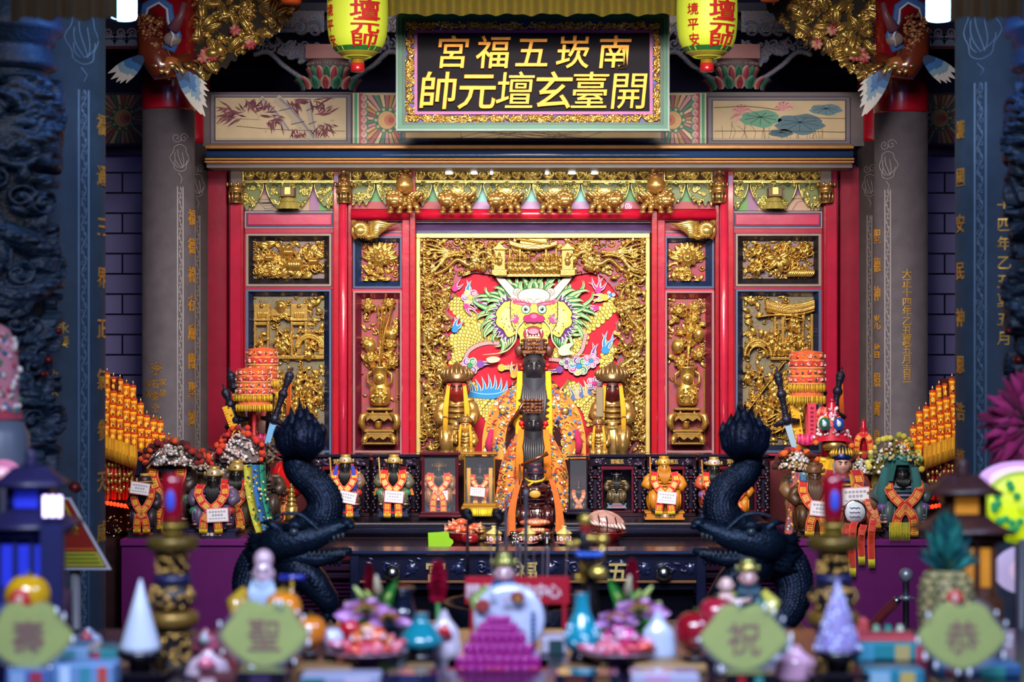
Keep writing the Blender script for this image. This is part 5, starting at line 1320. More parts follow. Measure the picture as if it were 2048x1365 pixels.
m=MB('darkwood','#10142e');d=10.0;xa,xb=X(700,d),X(1412,d)
boxw(m,xa-.03,xb+.03,d-.03,10.2,LZ-.022,LZ,.009,col='#1a2a50');boxw(m,xa,xb,d,10.18,LZ-.15,LZ-.022,.004,col='#10142e');boxw(m,xa,xb,d-.01,10.3,LZ-.165,LZ-.15,.004,mat='satin',col='#6a4a34')
for x0,x1 in ((xa,xa+.05),(xb-.05,xb)):boxw(m,x0,x1,d-.02,d+.05,.0,LZ-.02,.006,col='#141a38')
boxw(m,xa+.05,xb-.05,d+.12,10.18,0,LZ-.16,.003,col='#0b0c1c');boxw(m,xa+.05,xb-.05,d+.02,d+.06,LZ-.2,LZ-.165,.003);m.build('table_body',t)
r=Relief(xb-xa-.12,.115,.004,5)
for i in range(7):r.spiral(r.w*(.08+.14*i),.06,.03,.006,1.5,i,1 if i % 2 else -1,.014);r.flower(r.w*(.15+.14*i),.055,.032,7,.012)
for i in range(40):r.leaf(r.r.uniform(0,r.w),r.r.uniform(.02,.1),.04,.008,r.r.uniform(-.5,.5)+r.r.choice((0,PI)),.010)
m=MB('darkwood','#1a2248');r.emit(m,xa+.06,d-.001,LZ-.145,gold=['#1a2248','#202a56'],grounds=[],thr=.002,gmat='darkwood');m.build('carved_apron',t)
for px_,ch in ((872,'宮'),(1054,'福'),(1235,'五')):m=MB('goldflat','#e0cc8a');m.text(ch,X(px_,d),Z(1143,d),.11,d-.016,.012,off=.02);m.build('gold_character',t)
for xx,nm in ((790,'bamboo'),(1330,'lotus')):
 m=MB('metal','#c0c8d0');m.ell((X(xx-4,10),9.95,LZ-.11),.040,20,14);m.build('steel_ball',None,'polished steel ball before the carved apron at the %s painting side' % nm,'ball',loc=(X(xx-4,10),9.95,LZ-.15))
for x0,x1,lab in ((242,492,'purple altar cabinet carrying the crowd of statues near the yellow lamps by the signed column'),(1598,1872,'purple altar cabinet carrying the crowd of statues beside the steel barrier post')):
 d=10.3;t=thing('purple_cabinet',lab,'cabinet',W((x0+x1)/2,1080,d));t.location.z=0
 m=MB('satin','#4a1450');boxw(m,X(x0,d),X(x1,d),d,11.1,0,CZ-.035,.004,col='#5c0c5c');m.build('body',t)
 m=MB('satin','#5a1a5c');boxw(m,X(x0-2,d),X(x1+2,d),d-.012,11.12,CZ-.035,CZ,.005,col='#681468');m.build('cabinet_top',t)
for a,b,lab in ((196,244,'brown'),):
 m=MB('satin','#3a2024');d=10.9;boxw(m,X(130,d),X(232,d),d,11.6,0,Z(1075,d),.01);m.build('side_plinth',None,'brown plinth carrying the tower of yellow lamps beside the purple cabinet','plinth')
m=MB('satin','#3a2024');boxw(m,X(1903,10.9),X(2010,10.9),10.9,11.6,0,Z(1075,10.9),.01);m.build('side_plinth',None,'brown plinth carrying the tower of yellow lamps behind the pineapple','plinth')
t=thing('statue_step','dark raised step behind the little shrines, carrying the tallest statues','altar step',(0,11.7,TZ))
m=MB('darkwood','#2a0e10');BZ=Z(918,11.7);boxw(m,X(650,11.6),X(1540,11.6),11.60,11.93,TZ,BZ,.004);m.build('step_body',t)

# ================================================================ little statues
def sculpt_head(m,c,rx,ry,rz,col,fierce=.5,seg=26,rings=20):
 c=np.array(c)
 def fn(u,v):
  a=2*PI*u;ph=-PI/2+PI*v;x,y,z=math.cos(ph)*math.sin(a),-math.cos(ph)*math.cos(a),math.sin(ph)
  k=1.0;fr=max(0,-y)
  g=lambda X0,Z0,s_,sz=None:math.exp(-((x-X0)/s_)**2-((z-Z0)/(sz or s_))**2)*fr
  k += .26*g(0,-.12,.13,.2)+.10*g(0,.12,.09,.25)  # nose
  k += .10*fierce*(g(.34,.30,.24,.09)+g(-.34,.30,.24,.09))  # brows
  k -= .10*(g(.33,.12,.17,.11)+g(-.33,.12,.17,.11))  # sockets
  k += .08*(g(.45,-.2,.2)+g(-.45,-.2,.2))+.10*g(0,-.72,.22,.15)  # cheeks, chin
  k += .05*g(0,-.42,.2,.05)-.06*g(0,-.50,.22,.035)+.06*g(0,-.57,.16,.05)  # lips
  w_=1-.14*max(0,-z)**1.5
  return (c[0]+x*rx*k*w_,c[1]+y*ry*k,c[2]+z*rz*k)
 m.grid(fn,seg,rings,wrap=True,col=col)
 for s_ in (-1,1):
  m.ell((c[0]+s_*.33*rx,c[1]-.83*ry,c[2]+.10*rz),(.17*rx,.09*ry,.075*rz),8,5,col='#9a9488');m.ell((c[0]+s_*.32*rx,c[1]-.91*ry,c[2]+.10*rz),(.075*rx,.04*ry,.075*rz),6,5,col='#0a0808')
  m.tube([(c[0]+s_*.12*rx,c[1]-.97*ry,c[2]+.24*rz),(c[0]+s_*.35*rx,c[1]-.93*ry,c[2]+(.30+.12*fierce)*rz),(c[0]+s_*.58*rx,c[1]-.74*ry,c[2]+.32*rz)],[.05*rz,.06*rz,.02*rz],6,col='#080608')
  m.ell((c[0]+s_*1.0*rx,c[1]+.05*ry,c[2]-.02*rz),(.12*rx,.18*ry,.28*rz),8,6,col=col)
 return m
def hand(m,c,s,col,sd=1,curl=.6):
 """small carved hand: palm, four fingers closed forward, a thumb at the side"""
 c=Vector(c);m.ell(c,(.5*s,.3*s,.5*s),8,6,col=col)
 for i in range(4):
  b=c+Vector(((i-1.5)*.24*s,-.15*s,.35*s));L=(.55,.62,.6,.48)[i]*s
  m.tube([b,b+Vector((0,-.25*s,L*.55)),b+Vector((0,-.25*s-L*curl,L*.45))],[.13*s,.12*s,.09*s],6,col=col)
 b=c+Vector((-sd*.45*s,-.1*s,0));m.tube([b,b+Vector((-sd*.2*s,-.25*s,.25*s)),b+Vector((0,-.45*s,.4*s))],[.14*s,.12*s,.09*s],6,col=col)
def beard(m,c,w,L,col,n=9,fy=-.02,seed=0):
 q=random.Random(seed)
 for i in range(n):
  t=(i-(n-1)/2)/((n-1)/2) if n > 1 else 0;x=c[0]+t*w*.5
  l=L*(1-.25*abs(t)**1.5)*q.uniform(.92,1)
  m.tube([(x,c[1]+.12*w*t*t,c[2]),(c[0]+t*w*.62,c[1]+fy,c[2]-l*.35),(c[0]+t*w*.5,c[1]+fy,c[2]-l*.75),(c[0]+t*w*.3,c[1]+fy*.8,c[2]-l)],[w*.10,w*.13,w*.10,w*.02],7,col=col)
 m.grid(lambda u,v:(c[0]+(u-.5)*w*(1.15-.55*v*v),c[1]+fy*.3-w*.22*math.sin(PI*u),c[2]-L*.9*v),8,8,col=col)
 return m
SASH=('#e8643c','#d01c28','#f2c040')
def sash(m,pts,w,side=(1,0,0),cols=SASH,text='',fringe=True,flen=.4,step=None,fc='#e8c820'):
 pts=[Vector(p) for p in catmull([tuple(p) for p in pts],6)]
 m.ribbon(pts,w,.003,side,mat='cloth',col=cols[0])
 fw=[p+Vector((0,-.0025,0)) for p in pts];m.ribbon(fw,w*.78,.003,side,mat='cloth',col=cols[1])
 # yellow blocks of lettering down the ribbon
 L=0;step=step or w*1.0
 for i in range(1,len(fw)):
  seg=fw[i]-fw[i-1];n0=int(L/step);L += seg.length
  if int(L/step) > n0:
   c=fw[i]+Vector((0,-.0028,0));s_=w*.30;t=seg.normalized();b=Vector(side);b=(b-t*b.dot(t)).normalized()
   q4=[c-b*s_-t*s_*1.25,c+b*s_-t*s_*1.25,c+b*s_+t*s_*1.25,c-b*s_+t*s_*1.25];m.add([tuple(p) for p in q4],[(0,1,2,3)],smooth=False,mat='satin',col=cols[2])
   for j in range(3):
    o=t*s_*(-.8+.8*j);q4=[c+o-b*s_*.7-t*s_*.14,c+o+b*s_*.7-t*s_*.14,c+o+b*s_*.7+t*s_*.14,c+o-b*s_*.7+t*s_*.14];m.add([tuple(p+Vector((0,-.0008,0))) for p in q4],[(0,1,2,3)],smooth=False,mat='satin',col='#b8341c')
 if fringe:
  e=pts[-1];t=(pts[-1]-pts[-2]).normalized();b=Vector(side);b=(b-t*b.dot(t)).normalized()
  for j in range(7):
   o=e+b*w*(j-3)/7.;m.tube([o,o+t*w*flen*.5+Vector((0,-.002,0)),o+t*w*flen+Vector((0,0,-w*flen*.5))],[w*.07,w*.08,w*.04],5,mat='cloth',col=fc)
 return m
def tag(parent,c,w,h,tilt=0.,seed=0,edge='#e8a0b0',col='#f2f0f6'):
 m=MB('paper',col);M=Matrix.Translation(Vector(c))@Matrix.Rotation(tilt,4,'Y');m.M=M
 m.box(-w/2,w/2,-.002,.002,-h/2,h/2,col=edge);m.box(-w*.46,w*.46,-.003,0,-h*.44,h*.44,col=col)
 q=random.Random(seed)
 for r_,(n,s_) in enumerate(((6,.10),(4,.11),(6,.06))):
  for i in range(n):x=(i-(n-1)/2)*w*.13;z=h*(.24-.24*r_);m.box(x-w*.045,x+w*.045,-.0036,-.003,z-h*s_*.6,z+h*s_*.6,col='#8a86a0');m.box(x-w*.02,x+w*.035,-.004,-.0036,z-h*s_*.25,z+h*s_*.2,col='#d8d4e0')
 return m.build('paper_tag',parent)
def official_hat(m,c,r,col,trim,style='cap'):
 x,y,z=c
 if style == 'cap':
  m.lathe([(r*1.02,0),(r*1.08,r*.12),(r*.98,r*.45),(r*.9,r*.75),(r*.6,r*.95),(.001,r)],c,20,col=col);m.lathe([(r*1.03,r*.02),(r*1.09,r*.12),(r*1.03,r*.26)],c,20,cap=False,col=trim)
  m.lathe([(r*.7,r*.75),(r*.78,r*1.0),(r*.72,r*1.25),(.001,r*1.3)],(x,y+r*.3,z),16,col=trim);m.ell((x,y-r*1.02,z+r*.45),r*.16,8,6,mat='gloss',col='#c03030')
  for s_ in (-1,1):m.ell((x+s_*r*1.2,y+r*.1,z+r*.3),(r*.16,r*.08,r*.3),10,6,col=trim)
 elif style == 'tall':
  m.box(x-r*1.05,x+r*1.05,y-r,y+r,z,z+r*.35,r*.08,col=trim);m.box(x-r*.95,x+r*.95,y-r*.9,y+r*.9,z+r*.3,z+r*1.3,r*.15,col=col);m.box(x-r*1.0,x+r*1.0,y-r*.95,y+r*.95,z+r*1.2,z+r*1.4,r*.08,col=trim)
  for i in range(9):m.ell((x+(i-4)*r*.24,y-r*1.0,z+r*(.5+.1*math.cos(i*1.5))),r*.12,7,5,col=trim)
  m.ell((x,y-r*1.02,z+r*.9),(r*.3,r*.12,r*.22),8,6,col=trim)
 elif style == 'flame':
  m.lathe([(r*1.04,0),(r*1.12,r*.25),(r*.8,r*.8),(r*.4,r*1.2),(.001,r*1.5)],c,16,col=col)
  for i in range(11):a=PI*i/10;m.tube([(x+r*1.0*math.cos(a),y-r*.7*math.sin(a),z+r*.15),(x+r*1.2*math.cos(a),y-r*.8*math.sin(a),z+r*.6),(x+r*.95*math.cos(a),y-r*.7*math.sin(a),z+r*(.95+.3*math.sin(a)))],[r*.16,r*.18,r*.04],6,col=trim)
 return m
def statue(cx,yb,yt,d,label,face='#0c0a0c',robe='#c8963c',trim='#d8b45c',hat='#d8c08a',hat_t='#c8a04a',style='cap',bear='#0a080a',blen=.30,sashc=None,sash_to=.02,tag_at=None,base='#1c2444',base_t='#c02030',hold=None,cape=None,tassel=None,armor=None,wide=1.,name='deity_statue',group=None,hatmat='goldflat',matr='satin',pedestal=True,btext=None,facefierce=.6,skin_hand=None,seed=0,basew=.50,hs=1.22):
 k=d/FPX;h=(yb-yt)*k;q=random.Random(seed or int(cx))
 root=thing(name,label,'statue',W(cx,yb,d),group)
 L=lambda x,y,z:(root.location.x+x*h*wide,root.location.y+y*h,root.location.z+z*h)
 z0=.13 if pedestal else 0.
 if pedestal:
  m=MB('satin',base);x,y,z=root.location
  m.box(x-basew/2*h,x+basew/2*h,y-.20*h,y+.16*h,z,z+.035*h,.006*h);m.box(x-basew*.46*h,x+basew*.46*h,y-.19*h,y+.15*h,z+.03*h,z+.105*h,.004*h);m.box(x-basew/2*h,x+basew/2*h,y-.20*h,y+.16*h,z+.10*h,z+.13*h,.006*h)
  m.box(x-.16*h,x+.16*h,y-.194*h,y-.15*h,z+.045*h,z+.092*h,.01*h,col=base_t)
  if btext:
   for i,ch in enumerate(btext):m.text(ch,x+(i-(len(btext)-1)/2)*.056*h,z+.068*h,.05*h,y-.196*h,.003,mat='satin',col='#f0e8d0',off=.02)
  m.build('pedestal',root)
 Z0=lambda z:z0+z*(1-z0)
 m=MB(matr,robe);X0,Y0,ZZ=root.location
 def P(x,y,z):return (X0+x*h*wide,Y0+y*h,ZZ+Z0(z)*h)
 # chair back, seated skirt, torso, arms as one body
 m.grid(lambda u,v:(lambda a,zz,rr_:(X0+rr_*math.cos(a)*h*wide*(1+.05*math.cos(a*9+zz*20)),Y0+rr_*.72*math.sin(a)*h*(1+.05*math.sin(a*8)),ZZ+Z0(zz)*h))(2*PI*u,v*.70,float(np.interp(v,[0,.12,.35,.48,.62,.82,.93,1],[.20,.23,.24,.19,.165,.185,.15,.06]))),32,16,wrap=True)
 for s_ in (-1,1):
  m.tube([P(s_*.10,-.02,.30),P(s_*.155,-.16,.30),P(s_*.15,-.19,.22),P(s_*.14,-.17,.03)],[.08*h,.085*h,.075*h,.06*h],12)
  m.ell(P(s_*.15,-.21,.025),(.05*h,.075*h,.03*h),10,6,col='#1a1420')
  hz=.44 if not (hold and s_ == hold[1]) else .50
  m.tube([P(s_*.14,0,.64),P(s_*.22,.0,.56),P(s_*.25,-.04,.47),P(s_*.19,-.15,hz-.03)],[.055*h,.07*h,.075*h,.07*h],12)
  m.lathe([(.055*h,-.02*h),(.07*h,.0),(.055*h,.02*h)],P(s_*.17,-.01,.64),12,col=trim)
  for i in range(5):m.tube([P(s_*(.05+.04*i),-.205-.01*i,.32),P(s_*(.06+.038*i),-.225,.18),P(s_*(.06+.035*i),-.20,.06)],[.008*h,.014*h,.006*h],6,col=trim if i % 2 else robe)
 for i in range(5):m.ell(P(0,-.12,.34+.06*i),(.13*h*wide,.05*h,.018*h),12,6,col=trim if i % 2 else (armor or robe))
 m.ell(P(0,-.135,.37),(.06*h,.04*h,.05*h),12,8,col=trim)
 m.build('robe',root)
 m=MB('satin',face);sculpt_head(m,P(0,-.03,.765-.03*(hs-1)),.074*h*hs,.082*h*hs,.098*h*hs,face,facefierce)
 m.lathe([(.05*h,0),(.045*h,.05*h)],P(0,-.01,.66),12,col=face);m.build('head',root)
 for s_ in (-1,1):m=MB('satin',face);hand(m,P(s_*.165,-.19,.43 if not (hold and s_ == hold[1]) else .50),.055*h,skin_hand or face,s_);m.build('hand',root)
 m=MB(hatmat,hat);official_hat(m,P(0,-.02,.825+.02*(hs-1)),.085*h*hs,hat,hat_t,style);m.build('crown',root)
 if bear:
  m=MB('satin',bear);beard(m,P(0,-.115,.735),.13*h,blen*h,bear,9,-.05*h,seed)
  for s_ in (-1,1):m.tube([P(s_*.07,-.06,.78),P(s_*.085,-.08,.68),P(s_*.075,-.11,.60)],[.012*h,.014*h,.004*h],6)
  m.build('beard',root)
 if armor:
  for s_ in (-1,1):
   m=MB('satin',armor)
   m.ell(P(s_*.21,-.05,.50),(.07*h,.07*h,.06*h),12,8,col=armor);m.ell(P(s_*.2,-.17,.29),(.075*h,.06*h,.06*h),12,8,col=q.choice(['#2f7a5a','#6a4a8a','#a8302c']))
   for i in range(3):m.tube([P(s_*.13,-.2,.2-i*.05),P(s_*.18,-.23,.19-i*.05),P(s_*.22,-.17,.18-i*.05)],.016*h,6,col=['#e8e0d8','#7a5a9a','#c89a80'][i])
   m.build('armour',root)
 if cape:
  m=MB('cloth',cape)
  for s_ in (-1,1):m.grid(lambda u,v:P(s_*(.05+.10*u+(.06+.14*u)*v*(1.2-.4*v)),-.17+.14*u*u-.02*math.sin(u*9),.66-.40*v-.02*u),8,10)
  m.build('cape',root)
 if tassel:
  m=MB('cloth',tassel)
  for s_ in (-1,1):
   for i in range(5):m.tube([P(s_*(.10+.008*i),-.15,.80),P(s_*(.13+.012*i),-.20,.55),P(s_*(.135+.012*i),-.215,.26)],[.008*h,.013*h,.009*h],6)
   m.ell(P(s_*.11,-.14,.80),.022*h,8,6,col='#c02020')
  m.build('tassel',root)
 if sashc:
  for s_ in (-1,1):
   m=MB('cloth');e=sash_to
   sash(m,[P(s_*.13,-.10,.70),P(s_*.15,-.205,.58),P(s_*.10,-.245,.44),P(s_*.01,-.27,.32),P(-s_*.06,-.285,.20),P(-s_*.08,-.28,.10),P(-s_*.085,-.27,e)],.115*h,(1,0,0),sashc if isinstance(sashc,tuple) else SASH)
   m.build('sash',root)
 if tag_at:tag(root,P(tag_at[0],-.31,tag_at[1]),.30*h,.19*h,tag_at[2] if len(tag_at) > 2 else 0,seed)
 if hold:
  m=MB('satin',hold[2]);s_=hold[1]
  if hold[0] == 'whip':
   for i in range(14):m.ell(P(s_*(.19+.002*i),-.22,.48+i*.034),(.016*h,.016*h,.02*h),8,6)
   m.tube([P(s_*.19,-.22,.42),P(s_*.218,-.22,.94)],.008*h,6)
  elif hold[0] == 'staff':m.tube([P(s_*.19,-.22,.40),P(s_*.2,-.2,.98)],[.016*h,.022*h,.012*h],8)
  elif hold[0] == 'tablet':m.box(P(s_*.19,0,0)[0]-.04*h,P(s_*.19,0,0)[0]+.04*h,P(0,-.24,0)[1],P(0,-.215,0)[1],P(0,0,.46)[2],P(0,0,.78)[2],.008*h)
  m.build('held_'+{'whip':'whip','staff':'sword','tablet':'tablet'}[hold[0]],root)
 return root

 # ---------------------------------------------------------------- little rosewood shrines
def shrine(x0,x1,y0,y1,d,label,open_back=True,txt='宮福五',fr='#1c0a14',figure=True):
 k=d/FPX;root=thing('rosewood_shrine',label,'shrine',W((x0+x1)/2,y1,d),'little rosewood shrines on the altar table')
 m=MB('darkwood',fr);dp=.16
 rbox(m,x0,x0+6,y0+6,y1-6,d,d+dp);rbox(m,x1-6,x1,y0+6,y1-6,d,d+dp);rbox(m,x0,x1,y0+4,y1-4,d+dp-.02,d+dp,col='#120a18');rbox(m,x0-2,x1+2,y0,y0+6,d-.02,d+dp,.004,col='#141428');rbox(m,x0-1,x1+1,y1-9,y1,d-.02,d+dp,.004,col='#2a0a14');rbox(m,x0+6,x1-6,y0+6,y0+22,d,d+.03,col='#160c1a');m.build('case',root)
 r=Relief((x1-x0-14)*k,15*k,.003,int(x0));r.scatter(40,.02,.008,'slb');w3=(x1-x0)*.5
 m=MB('darkwood','#241830');r.emit(m,X(x0+7,d),d-.001,Z(y0+22,d),gold=['#2c2038','#3a2a40'],grounds=[],thr=.001,gmat='darkwood',mask=lambda A,B:np.abs(A-r.w/2) > .06)
 for xx in (x0+3,x1-3,x0+19,x1-19):
  m.tube([(X(xx,d),d-.01,Z(y1-9,d)),(X(xx,d),d-.01,Z(y0+24,d))],.012,8,col='#1c1020')
  for i in range(int((y1-y0-34)/6)):m.ell((X(xx,d)+.006*math.sin(i*2.1),d-.02,Z(y0+28+i*6,d)),(.013,.012,.011),7,5,col='#2a1c30' if i % 2 else '#1a1424')
 for a,b in ((x0+5,x0+18),(x1-18,x1-5)):
  rbox(m,a,b,y0+30,y0+42,d+.005,d+.03,.002,col='#2c2236');rbox(m,a,b,y0+44,y0+47,d,d+.03,.002,col='#7a1824');rbox(m,a,b,y0+50,y1-16,d+.006,d+.03,.002,col='#241a2e');rbox(m,a,b,y1-14,y1-10,d-.002,d+.03,.002,col='#8a1420')
 m.build('carving',root)
 m=MB('lacquer','#5a0f24');ax0,ax1=x0+22,x1-22
 for a in ((ax0,ax1,y0+24,y0+31),(ax0,ax0+5,y0+31,y1-10),(ax1-5,ax1,y0+31,y1-10),(ax0,ax1,y1-12,y1-9)):rbox(m,*a,d-.012,d+.02,.003)
 m.build('inner_frame',root)
 if txt:
  m=MB('goldflat','#d8b060')
  for i,ch in enumerate(txt):m.text(ch,X((x0+x1)/2+(i-1)*9,d),Z(y0+14,d),10*k,d-.004,.002,off=.015)
  m.build('gold_lettering',root)
 return root
DS=11.42
shrine(622,738,909,1034,DS,'carved rosewood shrine behind the statue with blue tassels')
shrine(746,838,909,1034,DS,'carved rosewood shrine behind the orange-caped statue with bead whip')
shrine(1179,1290,909,1034,DS,'carved dark shrine holding a dim black-bearded statue, next to the golden wooden statue')
shrine(1294,1392,909,1034,DS,'carved rosewood shrine behind the golden wooden statue with a paper tag')
shrine(1398,1536,909,1034,DS,'carved rosewood shrine behind the bronze dragon on the lotus painting side')

BK='#0b090c'
statue(691,1032,907,11.2,'black-faced statue with blue tassels and a tilted paper tag',robe='#6a5040',trim='#b89a70',tassel='#2c3ca8',sashc=SASH,sash_to=-.08,tag_at=(.05,.22,.2),hold=('whip',-1,'#b89058'),armor='#7a6a9a',blen=.34,seed=1,hat='#d8d0b0',wide=1.05)
statue(788,1032,907,11.2,'black-faced statue in orange cape with bead whip and paper tag',robe='#5a5848',trim='#b89a70',cape='#e07a1c',sashc=SASH,sash_to=-.08,tag_at=(.02,.23,.08),hold=('whip',-1,'#c8a060'),armor='#3a6a5a',blen=.36,seed=2,hat='#d8c890',wide=1.05)
# glass cases
def glass_case(x0,x1,y0,y1,d,dp,label,fr,mt,t=6,cols=False):
 root=thing('glass_case',label,'display case',W((x0+x1)/2,y1,d))
 m=MB(mt,fr);D1=d+dp
 for xx in ((x0,x0+t),(x1-t,x1)):rbox(m,*xx,y0+4,y1-8,d,d+.02,.003);rbox(m,*xx,y0+4,y1-8,D1-.02,D1,.003)
 rbox(m,x0-4,x1+4,y0,y0+t,d-.02,D1,.004);rbox(m,x0-3,x1+3,y1-12,y1-6,d-.015,D1,.004);rbox(m,x0-6,x1+6,y1-6,y1,d-.03,D1,.004);rbox(m,x0+t,x1-t,y0+6,y1-8,D1-.012,D1,col='#2a1420');m.build('frame',root)
 m=MB('pane','#c8d0e0');rbox(m,x0+t,x1-t,y0+t,y1-12,d+.006,d+.009);m.build('glass_pane',root)
 if cols:
  for xx in (x0+9,x1-9):m=MB('cloth','#c8922c');m.tube([(X(xx,d),d+.04,Z(y1-10,d)),(X(xx,d),d+.04,Z(y0+30,d))],.012,10);m.build('gold_pillar',root)
 return root
glass_case(843,917,905,1036,11.18,.2,'dark red glass case with a black-bearded statue, second case from the tallest deity','#4a0c20','darkwood')
glass_case(928,990,907,1020,11.2,.18,'thin gold glass case with a tagged black-faced statue beside the tallest deity','#b8862c','goldflat',2.5,True)
glass_case(1137,1176,912,1030,11.25,.16,'dark glass case with orange sashes squeezed beside the carved dark shrine','#161228','darkwood',3)
statue(878,1024,918,11.30,'black-bearded statue with orange sashes inside the dark red glass case',robe='#8a5a2c',trim='#c8963c',cape='#c8741c',sashc=SASH,sash_to=-.10,blen=.42,seed=3,hat='#c8a060',wide=1.15)
tag(bpy.data.objects['deity_statue.002'],W(881,991,11.22),.085,.055,0,4)
statue(960,1008,928,11.32,'black-faced statue with crossed orange sashes inside the thin gold glass case',robe='#a8501c',trim='#d8a040',hat='#2a1c3a',hat_t='#6a5a8a',sashc=SASH,sash_to=-.05,blen=.34,seed=4,wide=1.25)
tag(bpy.data.objects['deity_statue.003'],W(955,984,11.22),.085,.05,.1,5)
m=MB('cloth','#e8c820')
for i in range(16):x=X(936+i*3.2,11.15);m.tube([(x,11.15,Z(1017,11.15)),(x+.003*math.sin(i),11.13,Z(1024,11.15)),(x,11.12,Z(1032,11.15))],[.004,.006,.003],5)
m.build('yellow_fringe',None,'yellow sash fringe spilling out below the thin gold glass case','fringe')
statue(1157,1026,960,11.33,'dim statue with orange sashes inside the dark glass case',robe='#1c1418',trim='#4a3a30',sashc=('#d86a3c','#a84a3c','#c8a060'),blen=.3,seed=6,hat='#1a1424',hat_t='#3a3040',pedestal=False)
statue(1233,1016,938,11.47,'dim black-bearded statue inside the carved dark shrine',robe='#4a3c28',trim='#a89058',blen=.45,seed=7,hat='#2a2a38',hat_t='#8a8a90',base='#6a7a8a',wide=1.1)
GW='#c07a1c'
statue(1328,1038,910,11.15,'golden wooden seated statue with a paper tag, in front of the rosewood shrine',face='#c8862c',robe=GW,trim='#d8962c',hat='#e0c060',hat_t='#c8922c',bear='#b8741c',blen=.26,sashc=SASH,tag_at=(.02,.26,.1),base='#b8741c',base_t='#8a6a28',hold=('staff',-1,'#a8641c'),btext='武宮福五玉',seed=8,wide=1.15,skin_hand=GW,basew=.62)
statue(1428,1036,912,11.2,'colourful black-faced statue half hidden behind the bronze dragon tail',robe='#b84a2c',trim='#d89a6a',sashc=SASH,armor='#2f8a5a',blen=.32,seed=9,hat='#e0dcd8',hold=('whip',-1,'#b87a3c'))
statue(1466,1045,928,11.06,'golden wooden statue mostly hidden behind the coil of the bronze dragon',face='#c8862c',robe=GW,trim='#d8962c',hat='#c8922c',hat_t='#d8a23c',bear='#b8741c',blen=.25,sashc=SASH,base='#b8741c',base_t='#8a6a28',seed=10,wide=1.15,skin_hand=GW,basew=.6)

# ---------------------------------------------------------------- the tall deities before the mural
def robe_half(m,P,s_,outline_in,outline_out,n=14,cols=None,seed=0):
 """one hanging flank of an embroidered cape between two edge curves, gently folded"""
 I,O=catmull(outline_in,6),catmull(outline_out,6)
 fi=lambda A,v:A[0]*0+np.array([np.interp(v,np.linspace(0,1,len(A)),[a[j] for a in A]) for j in range(2)])
 def fn(u,v):
  a,b=fi(I,v),fi(O,v);p=a+(b-a)*u;return P(p[0],p[1],.10-.09*u*u+.018*math.sin(u*11+v*3)*(.3+v))
 m.grid(fn,n,22);m.grid(lambda u,v:tuple(np.array(fn(u,v))+np.array((0,.006,0))),n,22)
 q=random.Random(seed)
 for _ in range(cols or 150):
  u,v=q.uniform(.08,.92),q.uniform(.04,.96);c=np.array(fn(u,v));c[1] -= .006;t=q.random();s2=q.uniform(.006,.013)
  if t < .4:m.ell(c,(s2,.003,s2*.7),7,4,R=Matrix.Rotation(q.uniform(0,3),3,'Y'),col=q.choice(['#3f6ab0','#5a8ac8','#e8e4e0','#2f5a90']))
  elif t < .75:m.tube([tuple(c+np.array((math.cos(a_)*s2*1.4,0,math.sin(a_)*s2*1.4))) for a_ in [i*.6 for i in range(9)]],.0026,4,col=q.choice(['#c83a28','#b8862c','#d8543c','#f0d060']))
  else:m.ell(c,(s2*.8,.003,s2*.8),7,4,col=q.choice(['#e8c03c','#c8302c','#4a8a6a','#e08a9a','#f4e4b8']))
 return m
d=11.72;k=d/FPX
root=thing('tall_deity_statue','tallest black-bearded deity in an orange embroidered cape before the mural','statue',(X(1068,d),d,BZ))
P=lambda x,y,o=0.:(X(x,d),d-o,Z(y,d))
m=MB('satin','#3a1c20');m.lathe([(.2,0),(.21,.1),(.17,.3),(.15,.42),(.06,.5)],root.location,24,sq=.7);
for y in range(800,912,12):m.ell(P(1068,y,.13),(.10,.03,.02),12,6,col='#5a2a24')
m.build('body',root)
m=MB('satin','#24222a');sculpt_head(m,P(1068,735,.045),.072,.078,.094,'#26232c',1.2,40,34);m.build('head',root)
m=MB('satin','#5a2c1c');c0=P(1068,708,.03);official_hat(m,c0,.066,'#4a2420','#7a4a30','tall')
for i in range(60):
 a=PI+PI*(i % 15)/14;m.ell((c0[0]+.07*math.cos(a),c0[1]+.07*math.sin(a)*.95,c0[2]+.012+.022*(i//15)),.009,6,5,col=['#7a4a30','#5a2a20','#8a6038'][i % 3])
for s_ in (-1,1):m.ell((c0[0]+s_*.085,c0[1]+.01,c0[2]+.02),(.03,.012,.035),10,6,col='#5a2a20')
m.build('crown',root)
m=MB('satin','#3c3c48');beard(m,P(1068,756,.10),.105,.46,'#3a3a46',11,-.05,3)
for s_ in (-1,1):m.tube([P(1068+s_*17,745,.08),P(1068+s_*23,800,.10),P(1068+s_*22,870,.11)],[.012,.02,.006],7,col='#2c2c36')
m.build('beard',root)
